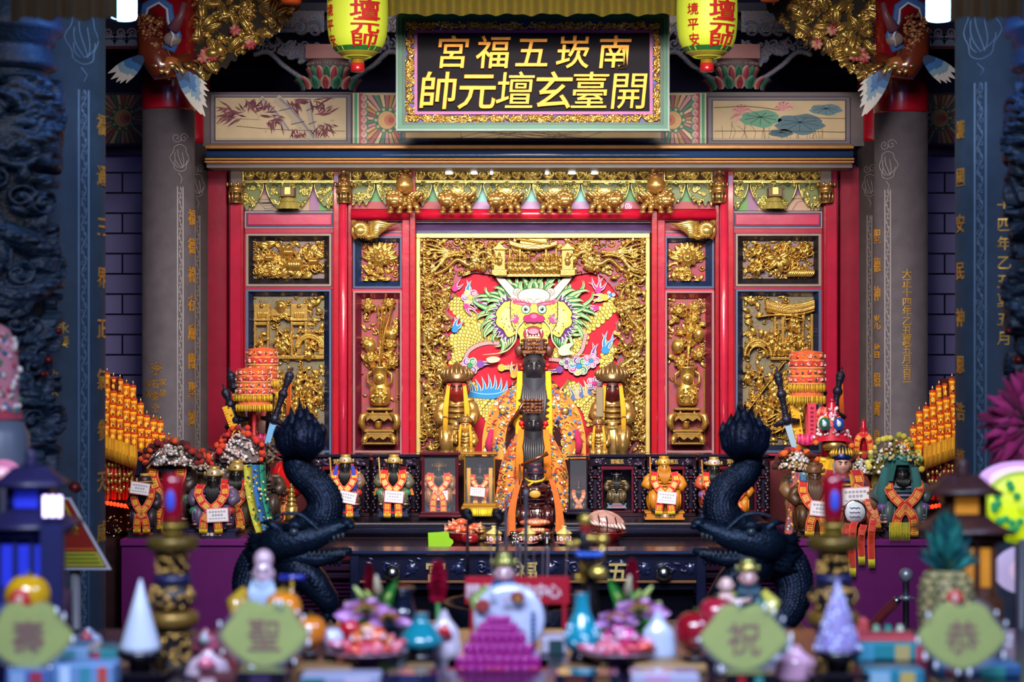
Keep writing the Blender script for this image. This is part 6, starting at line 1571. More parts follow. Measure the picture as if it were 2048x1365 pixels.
for s_ in (-1,1):
 m=MB('cloth','#e0903a');robe_half(m,P,s_,[(1068+s_*30,770),(1068+s_*32,820),(1068+s_*34,870),(1068+s_*36,918)],[(1068+s_*36,764),(1068+s_*82,808),(1068+s_*101,862),(1068+s_*104,916)],14,150,4+s_)
 m.ell(P(1068+s_*62,822,.09),(.022,.006,.022),16,6,col='#3a2a1c');m.ell(P(1068+s_*62,822,.093),(.019,.006,.019),16,6,mat='gold',col='#e0a83c')
 m.tube([P(1068+s_*84,858,.06),P(1068+s_*90,885,.06),P(1068+s_*88,905,.06)],[.012,.022,.016],8,col='#b01850')
 m.build('embroidered_cape',root)
 m=MB('cloth','#e8b41c')
 for i in range(5):m.tube([P(1068+s_*(24+2.0*i),742,.09),P(1068+s_*(25+2.2*i),800,.13),P(1068+s_*(25+2.4*i),870,.14),P(1068+s_*(26+2.3*i),916,.14)],[.004,.007,.008,.005],6)
 m.build('yellow_tassel',root);m=MB('satin','#c02020');m.ell(P(1068+s_*27,730,.07),.014,10,7);m.ell(P(1068+s_*24,737,.085),.01,8,6);m.build('red_pompom',root)
m=MB('darkwood','#5a2414');m.tube([P(1052,796,.2),P(1020,850,.17)],[.008,.014],8);m.build('held_whip',root)

d2=11.46;P2=lambda x,y,o=0.:(X(x,d2),d2-o,Z(y,d2))
root=thing('middle_deity_statue','shorter black-faced deity in orange embroidered robe, standing before the tallest deity','statue',(X(1067,d2),d2,TZ))
m=MB('satin','#2a1418');m.lathe([(.16,0),(.17,.1),(.15,.3),(.12,.44),(.05,.5)],root.location,22,sq=.6);m.build('body',root)
m=MB('satin','#1c1a24');sculpt_head(m,P2(1067,848,.045),.057,.062,.072,'#1e1c26',1.2,36,30);m.build('head',root)
m=MB('satin','#5a3020');c0=P2(1066,826,.03);official_hat(m,c0,.052,'#4a2420','#7a4a30','tall')
for i in range(40):m.ell((c0[0]+(i % 10-4.5)*.0115,c0[1]-.055,c0[2]+.015+.02*(i//10)),.007,6,5,col=['#8a5a38','#5a2a20'][i % 2])
m.build('crown',root)
m=MB('satin','#24242e');beard(m,P2(1067,862,.09),.085,.33,'#24242c',9,-.05,5);m.build('beard',root)
for s_ in (-1,1):
 m=MB('cloth','#df8430');ex=1067+s_*82 if s_ < 0 else 1067+s_*70
 robe_half(m,P2,s_,[(1067+s_*24,872),(1067+s_*26,930),(1067+s_*34,990),(1067+s_*66,1026)],[(1067+s_*34,866),(1067+s_*62,918),(1067+s_*74,980),(1067+s_*82,1030)],12,130,14+s_);m.build('embroidered_robe',root)
 m=MB('cloth','#e07a14')
 for i in range(6):m.tube([P2(1067+s_*(20+1.8*i),858,.09),P2(1067+s_*(22+2.2*i),900,.13),P2(1067+s_*(22+2.3*i),958,.14)],[.004,.008,.005],6)
 m.build('orange_tassel',root);m=MB('satin','#c81c20');m.ell(P2(1067+s_*24,846,.06),.016,10,7);m.ell(P2(1067+s_*22,853,.075),.01,8,6);m.build('red_pompom',root)
m=MB('darkwood','#5a2c18');m.box(-.16,.12,-.012,.012,-.012,.016,.003) if False else m.tube([P2(1043,926,.22),P2(1095,902,.24)],[.008,.013],8);m.build('held_whip',root)

d3=10.82;P3=lambda x,y,o=0.:(X(x,d3),d3-o,Z(y,d3))
root=statue(1071,1081,924,d3,'dark carved wooden statue with yellow neck ribbon, foremost below the two robed deities',face='#2a1a2c',robe='#3c1418',trim='#5a2824',hat='#241a30',hat_t='#4a2a3a',bear=None,base='#3a1418',base_t='#6a2a24',seed=31,wide=1.0,hatmat='satin',matr='lacquer',hold=('staff',-1,'#4a2414'))
m=MB('satin','#d8b02c');m.tube([P3(1050,956,.05),P3(1058,960,.10),P3(1071,961,.12),P3(1084,959,.10),P3(1092,954,.05)],.007,8,flat=.6);m.tube([P3(1066,962,.12),P3(1056,968,.13)],.006,6);m.ell(P3(1070,985,.13),(.032,.01,.022),14,7,col='#c89a3c');m.build('yellow_ribbon',root)
for s_ in (-1,1):
 m=MB('cloth','#e8782c');m.grid(lambda u,v:P3(1071+s_*(26+10*u+(12+10*u)*v+6*math.sin(v*3)),956+(102+14*u)*v,.10+.04*v-.05*u),5,14);m.grid(lambda u,v:tuple(np.array(P3(1071+s_*(26+10*u+(12+10*u)*v+6*math.sin(v*3)),956+(102+14*u)*v,.10+.04*v-.05*u))+np.array((0,.004,0))),5,14);m.build('orange_stole',root)

 # attendants at the sides of the mural
def attendant(cx,yt,yb,d,label,face,robe,hat,cape,item,seed):
 return statue(cx,yb,yt,d,label,face=face,robe=robe,trim='#c8a050',hat=hat,hat_t='#8a5a34',style='flame' if yt < 780 else 'cap',bear=None,pedestal=False,tassel=cape,hold=item,seed=seed,hatmat='gold',matr='gold',facefierce=.4,wide=.74,hs=1.7 if yt < 780 else 1.5)
attendant(914,733,918,11.78,'red-faced gilt attendant in tall beaded crown on the bamboo painting side','#7a1c14','#b8863c','#6a2c20','#d8a01c',None,41)
attendant(1224,733,918,11.78,'dark red-faced gilt attendant raising a flat blade on the lotus painting side','#4a1014','#a87a3c','#5a2c20','#d8a01c',('tablet',-1,'#8a7a60'),42)
attendant(931,828,930,11.68,'small gold-faced attendant with a rod, below the red-faced attendant','#c08a34','#b8862c','#8a6a34','#d89a14',('staff',-1,'#5a2c14'),43)
attendant(1197,832,930,11.68,'small brown-faced attendant with joined hands, below the attendant with the flat blade','#8a4a24','#a8742c','#7a5a3c','#d89a14',None,44)
# ================================================================ cups, plates and papers on the offering step
for i,(cx,lab) in enumerate(((988,'yellow lidded teacup on a pink saucer, nearest the green card'),(1056,'yellow lidded teacup on a pink saucer, directly under the foremost wooden statue'),(1128,'yellow lidded teacup on a pink saucer, nearest the wrapped meat'))):
 d=10.55;k=d/FPX;root=thing('lidded_teacup',lab,'teacup',W(cx,1090,d),'lidded offering teacups');root.location.z=SZ;b=tuple(root.location)
 m=MB('gloss','#d8a8b8');m.lathe([(7*k,0),(9*k,1*k),(20*k,6*k),(20.5*k,7*k),(9*k,4*k)],b,28,col='#d898b0');m.build('saucer',root)
 m=MB('gloss','#c8a83c');m.lathe([(7*k,4*k),(8*k,6*k),(13*k,13*k),(15*k,22*k),(15.5*k,24*k)],b,28,col='#c8ac4c')
 for a in (-1.2,-.4,.4,1.2):m.ell((b[0]+13.8*k*math.sin(a),b[1]-13.8*k*math.cos(a),b[2]+15*k),(4*k*abs(math.cos(a))+.002,.003,5*k),10,6,col='#e8e0ec');m.ell((b[0]+14.2*k*math.sin(a),b[1]-14.2*k*math.cos(a),b[2]+15*k),(2*k,.003,2.4*k),8,5,col='#b04a80')
 m.build('cup',root)
 m=MB('gloss','#d8c46c');m.lathe([(17*k,24*k),(16*k,26*k),(9*k,31*k),(5*k,33*k),(4*k,36*k),(6*k,39*k),(5*k,40*k)],b,28,col='#d8c87c');m.build('lid',root)
def plate_pile(cx,y,w_,d,label,kind):
 k=d/FPX;root=thing('offering_plate',label,'plate',W(cx,y,d));root.location.z=SZ;b=tuple(root.location);q=random.Random(int(cx))
 m=MB('gloss','#8a1420');m.lathe([(w_*.3*k,0),(w_*.34*k,10*k),(w_*.5*k,18*k),(w_*.52*k,20*k),(w_*.45*k,18*k),(0.001,15*k)],b,30,sq=.7);m.build('dish',root);return root,b,k,q
root,b,k,q=plate_pile(925,1088,82,10.75,'dark red footed dish holding orange wrapped sweets',0)
for i,(px_,py_,s_) in enumerate(((905,1052,10),(922,1040,12),(940,1052,11),(928,1056,10),(912,1044,9),(948,1047,8))):
 m=MB('gloss',q.choice(['#e0603c','#d8502c','#e87850']));c=W(px_,py_+4,10.75);m.ell(c,(s_*k,s_*k*.8,s_*.6*k),12,8)
 for sd in (-1,1):m.grid(lambda u,v:(c.x+sd*(s_*.8+8*v)*k,c.y-.01+.01*math.sin(u*12),c.z+(u-.5)*(6+10*v)*k),6,2,col='#e8a080')
 m.build('wrapped_sweet',None,('topmost orange wrapped sweet on the dark red dish','largest orange wrapped sweet on the dark red dish','orange wrapped sweet at the rim of the dish toward the teacups','lowest middle orange wrapped sweet on the dark red dish','orange wrapped sweet tucked behind on the dark red dish','small orange wrapped sweet at the end of the dark red dish')[i],'wrapped sweet','orange wrapped sweets')
root,b,k,q=plate_pile(1212,1085,84,10.75,'dark red footed dish under the wrapped slab of meat',1)
m=MB('gloss','#a8807c')
c=W(1212,1046,10.75)
m.grid(lambda u,v:(lambda a,ph:(c.x+38*k*math.cos(a)*math.cos(ph)*(1+.06*math.sin(5*a)),c.y+.07*math.sin(a)*math.cos(ph),c.z+23*k*math.sin(ph)*(1+.1*math.sin(3*a))-.15*38*k*math.cos(a)*math.cos(ph)))(2*PI*u,-PI/2+PI*v),30,14,wrap=True,col='#b48a84')
for o in (-20,-4,14):m.tube([(c.x+(o+6*math.cos(t))*k,c.y-.074*math.cos((o+6*math.cos(t))/38*1.2)-.004,c.z+(20*math.sin(t)-.15*o-2)*k) for t in [-1.1+i*.2 for i in range(12)]],.0035,6,col='#3a2a14')
for i in range(9):m.tube([(c.x+(-34+i*8)*k,c.y-.05,c.z+(8-i)*k),(c.x+(-28+i*8)*k,c.y-.07,c.z+(2-1.4*i)*k),(c.x+(-20+i*7)*k,c.y-.068,c.z-(4+i)*k)],[.006,.009,.004],6,col='#d8c0bc')
m.build('wrapped_meat',None,'slab of wrapped meat tied with dark string on a red dish','meat')
m=MB('paper','#8ac41c');d=10.5;m.px(d);m.plate([(856,1060),(897,1058),(899,1070),(906,1075),(907,1080),(901,1088),(857,1088)],0,.004);o=m.build('green_card',None,'bright green cut paper card leaning at the front edge of the offering step','card');o.location.z=SZ
m=MB('gold','#a8803c');k=10.8/FPX;m.lathe([(8*k,0),(14*k,4*k),(16*k,12*k),(12*k,18*k),(16*k,22*k)],(X(962,10.8),10.8,SZ),22);m.lathe([(12*k,22*k),(9*k,28*k),(2*k,32*k),(2*k,36*k)],(X(962,10.8),10.8,SZ),22,col='#b89050');m.build('brass_burner',None,'small lidded brass burner between the sweets and the first teacup','incense burner')
m=MB('gloss','#8a1820');m.lathe([(10*k,0),(18*k,8*k),(17*k,16*k),(13*k,20*k)],(X(940,10.62),10.62,SZ),20);m.build('red_bowl',None,'small dark red bowl beside the brass burner','bowl')
m=MB('metal','#c8c8c8');m.lathe([(6*k,0),(7*k,3*k),(11*k,14*k),(12*k,24*k),(11.5*k,25*k)],(X(1094,10.6),10.6,SZ),22);m.tube([(X(1083,10.6),10.6,SZ+20*k),(X(1076,10.6),10.6,SZ+16*k),(X(1084,10.6),10.6,SZ+7*k)],.005,7);m.build('silver_cup',None,'small silver cup with a handle between the teacups','cup')
for i in range(3):
 m=MB('gloss',('#c8502c','#a83a2c','#d8784c')[i]);d=10.98;c=W(1064,1046+0*i,d);k=d/FPX;z=SZ+.028+i*.042;m.ell((X(1062+4*i,10.66),10.66,z),((.10-.008*i),.06,.022),18,8)
 for j in range(7):m.ell((X(1045+6*j+4*i,10.66),10.61,z+.006),(.014,.008,.012),7,5,col=('#e8b0a0','#d8a878','#e89878')[i])
 m.build('wrapped_bread',None,('lowest','middle','topmost')[i]+' orange wrapped loaf in the stack before the wooden statue','bread','orange wrapped loaves')
m=MB('metal','#b8b0a8');q=random.Random(3)
for i in range(16):m.ell(W(1032+q.uniform(-10,10),1078+q.uniform(-12,8),10.55),(.012,.012,.014),7,5,col=q.choice(['#b8b0a8','#8a807a','#d8d0c8']))
o=m.build('silver_ornament',None,'knobbly little silver ornament between the first and second teacups','ornament');o.location.z=SZ

# ================================================================ embroidered umbrellas, swords, rulers, tablets
def umbrella(cx,y0,y1,w_,d,label,seed):
 k=d/FPX;q=random.Random(seed);root=thing('embroidered_umbrella',label,'ceremonial umbrella',(X(cx,d),d,Z(1075,d)),'orange embroidered umbrellas');h=y1-y0
 root.location.z=CZ if d < 11.0 else TZ
 R=w_/2*k;cz=lambda y:Z(y,d);c=(X(cx,d),d,0)
 rows=[(0,.16,'#e0642c',.93),(.16,.30,'#c83a24',.97),(.30,.46,'#e87030',.95),(.46,.60,'#d8502c',.98)]
 m=MB('cloth','#e0642c');m.lathe([(.002,cz(y0-4)),(R*.9,cz(y0)),(R*.95,cz(y0+2))],c,30,col='#d8542c')
 for a,b,col,rr_ in rows:m.lathe([(R*rr_,cz(y0+h*a)),(R*(rr_+.03),cz(y0+h*(a+b)/2)),(R*rr_*.97,cz(y0+h*b))],c,32,cap=False,rip=(.02,9),col=col);m.lathe([(R*(rr_+.04),cz(y0+h*b)+.004),(R*(rr_+.04),cz(y0+h*b)-.004)],c,32,cap=False,col='#e89a5c')
 m.lathe([(R*.93,cz(y0+h*.74)),(R*.95,cz(y0+h*.86))],c,32,cap=False,col='#e0703c');m.lathe([(R*.9,cz(y0+h*.6)),(R*.9,cz(y0+h*.86))],c,32,cap=False,col='#d8602c')
 m.build('canopy',root)
 m=MB('cloth','#e0a0b8')
 for a,b,col,rr_ in rows[:]:
  for i in range(9):
   an=-PI/2+(i-4)*.36+q.uniform(-.06,.06);z=cz(y0+h*(a+b)/2);rad=R*(rr_+.035);p=(c[0]+rad*math.cos(an),c[1]+rad*math.sin(an),z);s_=4.2*k
   if i % 2 == 0:
    for j in range(6):t=j*PI/3;m.ell((p[0]+s_*.7*math.cos(t)*abs(math.sin(an)),p[1]-.001,p[2]+s_*.6*math.sin(t)),(s_*.5,.004,s_*.4),7,4,col=q.choice(['#d84a6c','#e898a8','#f0d0d0','#c82848']))
    m.ell((p[0],p[1]-.003,p[2]),(s_*.35,.004,s_*.3),6,4,col='#f0c040')
   else:
    for j in range(4):m.ell((p[0]+q.uniform(-1,1)*s_*.8,p[1],p[2]+q.uniform(-.7,.7)*s_),(s_*.45,.003,s_*.25),6,4,R=Matrix.Rotation(q.uniform(0,3),3,'Y'),col=q.choice(['#2a3a5a','#e8e0d0','#2f6a5a','#f0c860']))
 m.build('embroidery_pattern',root)
 for a,b in ((.60,.76),(.84,1.0)):
  m=MB('cloth','#e8c01c')
  for i in range(60):
   an=2*PI*i/60;r_=R*(.98+.03*math.sin(i*2.1));p=[(c[0]+r_*(1+.02*t)*math.cos(an),c[1]+r_*(1+.02*t)*math.sin(an),cz(y0+h*(a+(b-a)*t))) for t in (0,.5,1)];m.tube(p,[.0025,.0042,.0028],4,col='#e8c01c' if i % 3 else '#c89c10')
  m.build('yellow_fringe',root)
 m=MB('satin','#a81c24');m.lathe([(.012,root.location.z),(.012,cz(y0+h*.7))],c,10);m.lathe([(.03,root.location.z),(.025,root.location.z+.02),(.012,root.location.z+.03)],c,14)
 m.tube([(c[0],c[1],cz(y0-2)),(c[0],c[1],cz(y0-14))],[.012,.004],8,mat='gold',col='#c88a3c');m.build('pole',root)
umbrella(524,698,800,64,11.12,'orange embroidered umbrella standing behind another, against the western castle carving',1)
umbrella(508,738,822,70,10.85,'shorter front orange embroidered umbrella against the western castle carving',2)
umbrella(1614,704,808,72,11.0,'tall single orange embroidered umbrella against the tiled roof carving',3)

def sword(p0,p1,p2,d,label,blade='#a8c8e0',tas=None):
 """pommel, guard and point in photo pixels"""
 P=lambda p,o=0.:W(p[0],p[1],d-o);k=d/FPX;root=thing('ritual_sword',label,'sword',P(p2),'dark hilted ritual swords')
 a,g,e=P(p0),P(p1),P(p2);ax=(g-a).normalized();sd=Vector((ax.z,0,-ax.x))
 m=MB('bronze','#26283c');n=9
 m.tube([a+(g-a)*(i/n) for i in range(n+1)],[.022,.024,.016,.017,.022,.018,.016,.017,.018,.02],10);m.ell(a,(.026,.024,.026),10,8);m.tube([a,a-ax*.05],[.012,.004],8)
 m.ell(a+(g-a)*.42,(.028,.026,.028),10,8);m.ell(g,(.03,.028,.03),10,8);m.tube([g-sd*.07+ax*.02,g,g+sd*.07+ax*.02],[.01,.022,.01],8);m.build('hilt',root)
 m=MB('metal',blade);w_=.020
 for s_ in (-1,1):
  m.add([tuple(g+sd*w_),tuple(g+Vector((0,-.006*1,0))),tuple(g-sd*w_),tuple(e-sd*w_*.7),tuple(e+Vector((0,-.006,0))),tuple(e+sd*w_*.7)],[(0,1,4,5),(1,2,3,4)],smooth=False,mat='gloss',col=blade) if s_ < 0 else m.add([tuple(g+sd*w_+Vector((0,.004,0))),tuple(g-sd*w_+Vector((0,.004,0))),tuple(e-sd*w_*.7+Vector((0,.004,0))),tuple(e+sd*w_*.7+Vector((0,.004,0)))],[(0,1,2,3)],smooth=False,mat='gloss',col=blade)
 m.build('blade',root)
 if tas:
  m=MB('cloth','#e0641c');t=P(tas)
  for i in range(5):m.tube([a+(t-a)*0,a+(t-a)*.2+Vector((.003*i-.006,0,0)),t+Vector((.005*i-.01,0,-.02))],[.003,.006,.005],5)
  m.build('orange_tassel',root)
 return root
sword((462,752),(476,806),(492,882),11.0,'ritual sword leaning behind the yellow rulers, nearer the umbrella')
sword((452,786),(472,840),(484,900),10.9,'ritual sword leaning before the yellow rulers, nearest the red post')
sword((579,752),(549,838),(534,888),10.9,'ritual sword with pale blue blade beside the bronze dragon tail flame','#7ab4e8',(577,828))
sword((1556,752),(1573,840),(1592,905),10.95,'ritual sword leaning before the tall single umbrella, blade down beside the yellow ruler')
sword((1681,752),(1668,824),(1662,850),10.95,'ritual sword standing behind the jewelled red hat','#7ab4e8',(1684,822))
def ruler(p0,p1,w_,d,label):
 P=lambda p,o=0.:W(p[0],p[1],d-o);k=d/FPX;a,e=P(p0),P(p1);ax=(e-a).normalized();sd=Vector((ax.z,0,-ax.x))*(w_/2*k)
 m=MB('satin','#e8b020');f=[a-sd,a+sd,e+sd,e-sd];bk=[p+Vector((0,.008,0)) for p in f]
 m.add([tuple(p) for p in f+bk],[(0,1,2,3),(7,6,5,4),(0,4,5,1),(1,5,6,2),(2,6,7,3),(3,7,4,0)],smooth=False)
 n=12
 for i in range(1,n):
  c=a+(e-a)*i/n+Vector((0,-.001,0));L=.9 if i % 3 == 0 else .45;m.add([tuple(c+sd*1.0-ax*.0015),tuple(c+sd*(1-L)-ax*.0015),tuple(c+sd*(1-L)+ax*.0015),tuple(c+sd*1.0+ax*.0015)],[(0,1,2,3)],smooth=False,mat='ink',col='#7a4a10')
  if i % 3 == 1:m.ell(c-sd*.4,(.006,.002,.006),6,4,mat='ink',col='#8a5a10')
 return m.build('yellow_ruler',None,label,'ruler','yellow marked rulers')
ruler((452,812),(474,872),17,10.88,'shorter yellow marked ruler tilted in front, nearest the red post')
ruler((472,786),(488,852),17,10.98,'yellow marked ruler tilted between two sword hilts')
ruler((1588,808),(1603,900),17,10.98,'yellow marked ruler leaning below the tall single umbrella')
def tablet(cx,y0,y1,d,label,lotus):
 k=d/FPX;root=thing('pink_tablet',label,'tablet',W(cx,y1,d));P=lambda x,y,o=0.:(X(cx+x,d),d-o,Z(y,d))
 m=MB('satin','#d83a58');m.box(P(-9,0)[0],P(9,0)[0],d,d+.03,Z(y1,d),Z(y0,d),.004,col='#d8405c')
 for i in range(8):m.box(P(-3,0)[0],P(3,0)[0],d-.003,d,Z(y0+8+i*(y1-y0-12)/8+4,d),Z(y0+8+i*(y1-y0-12)/8,d),col='#8a1430')
 m.build('panel',root)
 m=MB('satin','#e8604c')
 for i in range(13):
  a=-PI*.95+i*PI*.9/12;m.tube([P(22+10*math.cos(a),y0+(y1-y0)*.45+12*math.sin(a),-.02),P(22+17*math.cos(a),y0+(y1-y0)*.45+20*math.sin(a),-.02),P(22+18*math.cos(a+.2),y0+(y1-y0)*.45+29*math.sin(a+.1),-.02)],[.016,.014,.003],7,col=['#e8503c','#f08a6c','#d83a50'][i % 3])
 m.ell(P(22,y0+(y1-y0)*.5,-.02),(.035,.02,.05),12,8,col='#d8b0a0');m.build('flame_halo',root)
 m=MB('satin','#e0407c');c=P(lotus,y1-2,.02)
 for t in range(2):
  for i in range(9):
   a=2*PI*i/9+t*.35;m.tube([(c[0],c[1],c[2]-.02),(c[0]+.035*math.cos(a),c[1]+.035*math.sin(a),c[2]),(c[0]+(.045-.012*t)*math.cos(a),c[1]+(.045-.012*t)*math.sin(a),c[2]+.045)],[.008,.018,.002],7,col=['#e84a88','#c8205c'][t])
 m.tube([(c[0],c[1],c[2]-.03),(c[0],c[1],CZ)],.012,7,col='#2a6a3c');m.build('lotus',root)
tablet(503,822,884,11.06,'pink tablet with flame halo and lotus below the shorter front umbrella',18)
tablet(1624,806,886,10.9,'pink tablet with flame halo and lotus below the tall single umbrella',-14)
for i,(px0,px1,y0,y1) in enumerate(((541,533,776,872),(546,540,790,868),(1650,1648,786,860))):
 m=MB('bronze','#3a2224');m.tube([W(px0,y0,11.05),W(px1,y1,11.05)],[.008,.008],8);m.ell(W(px0,y0,11.05),.014,8,6);m.ell(W((px0+px1)/2,(y0+y1)/2,11.05),.012,8,6)
 m.build('slim_halberd',None,('longer slim dark halberd shaft beside the umbrellas','shorter slim dark halberd shaft nearest the pale blue blade','slim dark halberd shaft between umbrella and jewelled hat')[i],'halberd')

 # ================================================================ crowds of statues on the purple cabinets
def pompom_crown(parent,c,w_,h_,cols,metal,seed,n=46):
 q=random.Random(seed);m=MB('gloss',metal)
 m.grid(lambda u,v:(c[0]+w_*(u-.5)*(1-.55*v*v),c[1]-.25*w_*math.sin(PI*u)+.01,c[2]+h_*v*(.75+.25*math.sin(PI*u))),14,8,col=tuple(x_*.3 for x_ in C(metal)))
 for i in range(n*2):u,v=q.random(),q.random();m.ell((c[0]+w_*(u-.5)*(1-.5*v*v),c[1]-.25*w_*math.sin(PI*u)-.004,c[2]+h_*v*(.75+.25*math.sin(PI*u))),q.uniform(.006,.012),7,5,col=q.choice([metal,'#f0f0f0','#c8a0a0','#b8b8c0',metal]))
 m.build('jewelled_crown',parent)
 m=MB('cloth',cols[0])
 for i in range(int(n*.6)):
  a=PI*i/(n*.6-1);r_=q.uniform(.9,1.12);m.ell((c[0]+w_*.55*r_*math.cos(a),c[1]-.06*q.random(),c[2]+h_*(.12+.95*math.sin(a))*r_),q.uniform(.012,.02),9,7,col=q.choice(cols))
 m.build('pompom_trim',parent)
def drapes(parent,name,pts_list,w_,cols):
 for i,pts in enumerate(pts_list):
  m=MB('cloth');sash(m,pts,w_,cols=cols[i % len(cols)]);m.build(name,parent)
DR=('#3a0c14','#5a1018','#7a1820','#a82820')
ORs=('#d8501c','#e8641c','#a82418','#c83c1c')
# bamboo side
t=statue(428,1076,930,10.42,'black-bearded statue with broad crossed sash and paper tag, on a navy base with white lettering',robe='#5a4a6a',trim='#9a7a9a',armor='#6a5a8a',hat='#d8c8a0',hat_t='#c8a860',sashc=('#e8644c','#c81c28','#e8b840'),tag_at=(.08,.24,-.05),base='#1a1a3c',base_t='#a01828',blen=.42,btext='玉南福武宮',seed=51,wide=1.2,basew=.7)
t=statue(474,1070,918,10.62,'black-faced statue with gold hat just behind the one on the navy base',robe='#6a5a3c',trim='#a8903c',hat='#c8b070',sashc=('#e8644c','#c81c28','#e8b840'),blen=.25,seed=52,wide=1.0,base='#4a3a2a')
for (x0,x1,c) in ((488,505,'#b8b83c'),(502,520,'#2a6ab0'),(515,532,'#1f8a6a')):
 m=MB('cloth',c);d=10.4;f=lambda u,v:(X(x0+(x1-x0)*u+26*v*v,d),d+.02*math.sin(u*4)-.03*v,Z(930+135*v,d));m.grid(f,4,12);m.grid(lambda u,v:tuple(np.array(f(u,v))+np.array((0,.004,0))),4,12)
 q=random.Random(x0)
 for i in range(26):p=np.array(f(q.random(),q.random()));p[1] -= .003;m.ell(p,(.008,.003,.007),6,4,col=q.choice(['#e8e0c0','#1a2a6a','#c8a030','#2a8a7a','#e8d860']))
 m.build('robe_streamer',t)
t=statue(340,1076,872,10.6,'tall dark statue with pompom headdress and drawn blade, behind the tiered candle holder',face='#1a1014',robe='#2a1c1c',trim='#5a4a30',hat='#2a2030',sashc=('#e8643c','#c01c24','#e8b030'),blen=.22,seed=53,wide=.9,base='#1c1828',armor='#3a3a3a')
pompom_crown(t,W(345,930,10.5),.26,.11,DR+('#d8501c',),'#8a7a70',3,90)
m=MB('metal','#c8c8d0');m.tube([W(292,935,10.45),W(325,898,10.45)],[.012,.006],8);m.build('raised_blade',t)
t=statue(290,1074,945,10.45,'small dark statue with pink tag and orange sash at the end of the purple cabinet',robe='#2a2430',trim='#4a4030',sashc=('#e8642c','#b81c24','#e8b030'),tag_at=(-.02,.74,.15),seed=54,hat='#2a2430',wide=.85,base='#14101c',hatmat='satin')
def crowned(cx,yb,yt,d,label,crown_c,cw,chh,cols,metal,seed,**kw):
 t=statue(cx,yb,yt,d,label,seed=seed,wide=.62,basew=.34,**kw);pompom_crown(t,crown_c,cw,chh,cols,metal,seed);return t
crowned(482,1060,880,10.76,'statue under a tall silver jewelled crown with red pompoms, before the pink lotus tablet',W(482,925,10.7),.22,.16,('#c82820','#d8401c','#8a1820'),'#c8b8b8',55,robe='#5a4a44',trim='#a8a0a0',hat='#8a8a8a',bear=None)
crowned(448,1058,900,10.94,'statue under a beaded crown edged with dark red pompoms, nearest the red post',W(446,945,10.8),.24,.12,DR,'#8a8080',56,robe='#4a3a3a',trim='#8a807a',hat='#6a6060',bear=None)
crowned(380,1062,900,10.85,'statue with orange pompom headdress between the tall dark statue and the navy-base statue',W(385,940,10.75),.20,.10,ORs,'#8a8a5a',57,robe='#4a3c24',trim='#8a7a3c',hat='#4a3a24',bear=None)
t=statue(526,1056,905,10.9,'statue with brown twisted headdress before the red lantern',robe='#3a2a24',trim='#6a5a4c',hat='#4a3a34',seed=58,hatmat='satin')
m=MB('satin','#4a3830');q=random.Random(4)
for i in range(40):c=W(522+q.uniform(-32,32),915+q.uniform(-14,16),10.8);m.tube([c,c+Vector((q.uniform(-.04,.04),-.02,q.uniform(0,.05))),c+Vector((q.uniform(-.05,.05),-.01,q.uniform(-.02,.05)))],[.008,.011,.004],5,col=q.choice(['#4a3830','#6a5848','#33262a']))
m.build('twisted_headdress',t)
for i,(cx,yb,lab) in enumerate(((545,1034,'small statue with orange sash half hidden by the bronze dragon body, nearer the red lantern'),(568,1046,'small statue with orange sash low behind the bronze dragon body'))):
 statue(cx,yb,yb-75,11.15-.1*i,lab,robe='#6a2a24',trim='#c88a3c',sashc=('#e86a3c','#d83a24','#e8b040'),seed=60+i,base='#7a3a1c',face='#3a1418',bear=None)
m=MB('lacquer','#d01418');d=11.25;m.ell(W(577,958,d),(.10,.10,.115),28,18);
for i in range(12):a=2*PI*i/12;m.tube([(X(577,d)+.1005*math.cos(a)*math.cos(p),d+.1005*math.sin(a)*math.cos(p),Z(958,d)+.1155*math.sin(p)) for p in [-1.4+i2*.28 for i2 in range(11)]],.002,5,col='#a80c10')
m.lathe([(.03,Z(958,d)-.12),(.035,Z(958,d)-.105)],(X(577,d),d,0),14,mat='gold',col='#c89030');m.tube([(X(577,d),d,Z(958,d)-.12),(X(577,d),d,TZ)],.008,8,col='#7a1010');m.build('red_lantern',None,'shiny red globe lantern half hidden behind the bronze dragon tail','lantern')
m=MB('gold','#b8903c');d=11.0;k=d/FPX
for i in range(5):m.lathe([((11-i*1.6)*k,Z(1012-i*9,d)),((12-i*1.6)*k,Z(1010-i*9,d)),((7-i)*k,Z(1004-i*9,d)),((7-i)*k,Z(1003-i*9,d))],(X(583,d),d,0),12)
m.lathe([(13*k,TZ),(13*k,Z(1014,d)),(10*k,Z(1012,d))],(X(583,d),d,0),14);m.tube([W(583,968,d),W(583,958,d)],[.008,.002],7);m.build('brass_pagoda',None,'small tiered brass pagoda beside the red globe lantern','pagoda')

# lotus side
t=statue(1628,1082,922,10.45,'dark wooden statue with orange sash and white tag, behind the candle holder',face='#4a3020',robe='#4a3018',trim='#6a4a28',hat='#6a4a30',hat_t='#5a3c24',bear='#5a4030',blen=.4,sashc=('#e86a3c','#c02a28','#e8b040'),tag_at=(.05,.34,.1),base='#4a3018',base_t='#3a2414',seed=71,hatmat='satin',wide=1.1,hold=('staff',1,'#8a8a90'))
t=statue(1683,1078,890,10.6,'pale-faced statue with blue and gold crown and thin smile, under the jewelled red hat',face='#c89488',robe='#7a2a2c',trim='#c8a040',hat='#1c2a6a',hat_t='#d8a83c',style='flame',bear=None,cape='#c8a030',sashc=('#c8643c','#a81c24','#d8a840'),tag_at=(.10,.40,-.05),base='#3a1c20',seed=72,facefierce=.1,armor='#2a5a9a')
t=statue(1672,1070,850,10.86,'black-faced statue in yellow under the wide jewelled red hat',robe='#e0b01c',trim='#f0cc40',cape='#e8b81c',hat='#2a1a14',bear=None,base='#5a1c18',seed=73,wide=.7,basew=.3)
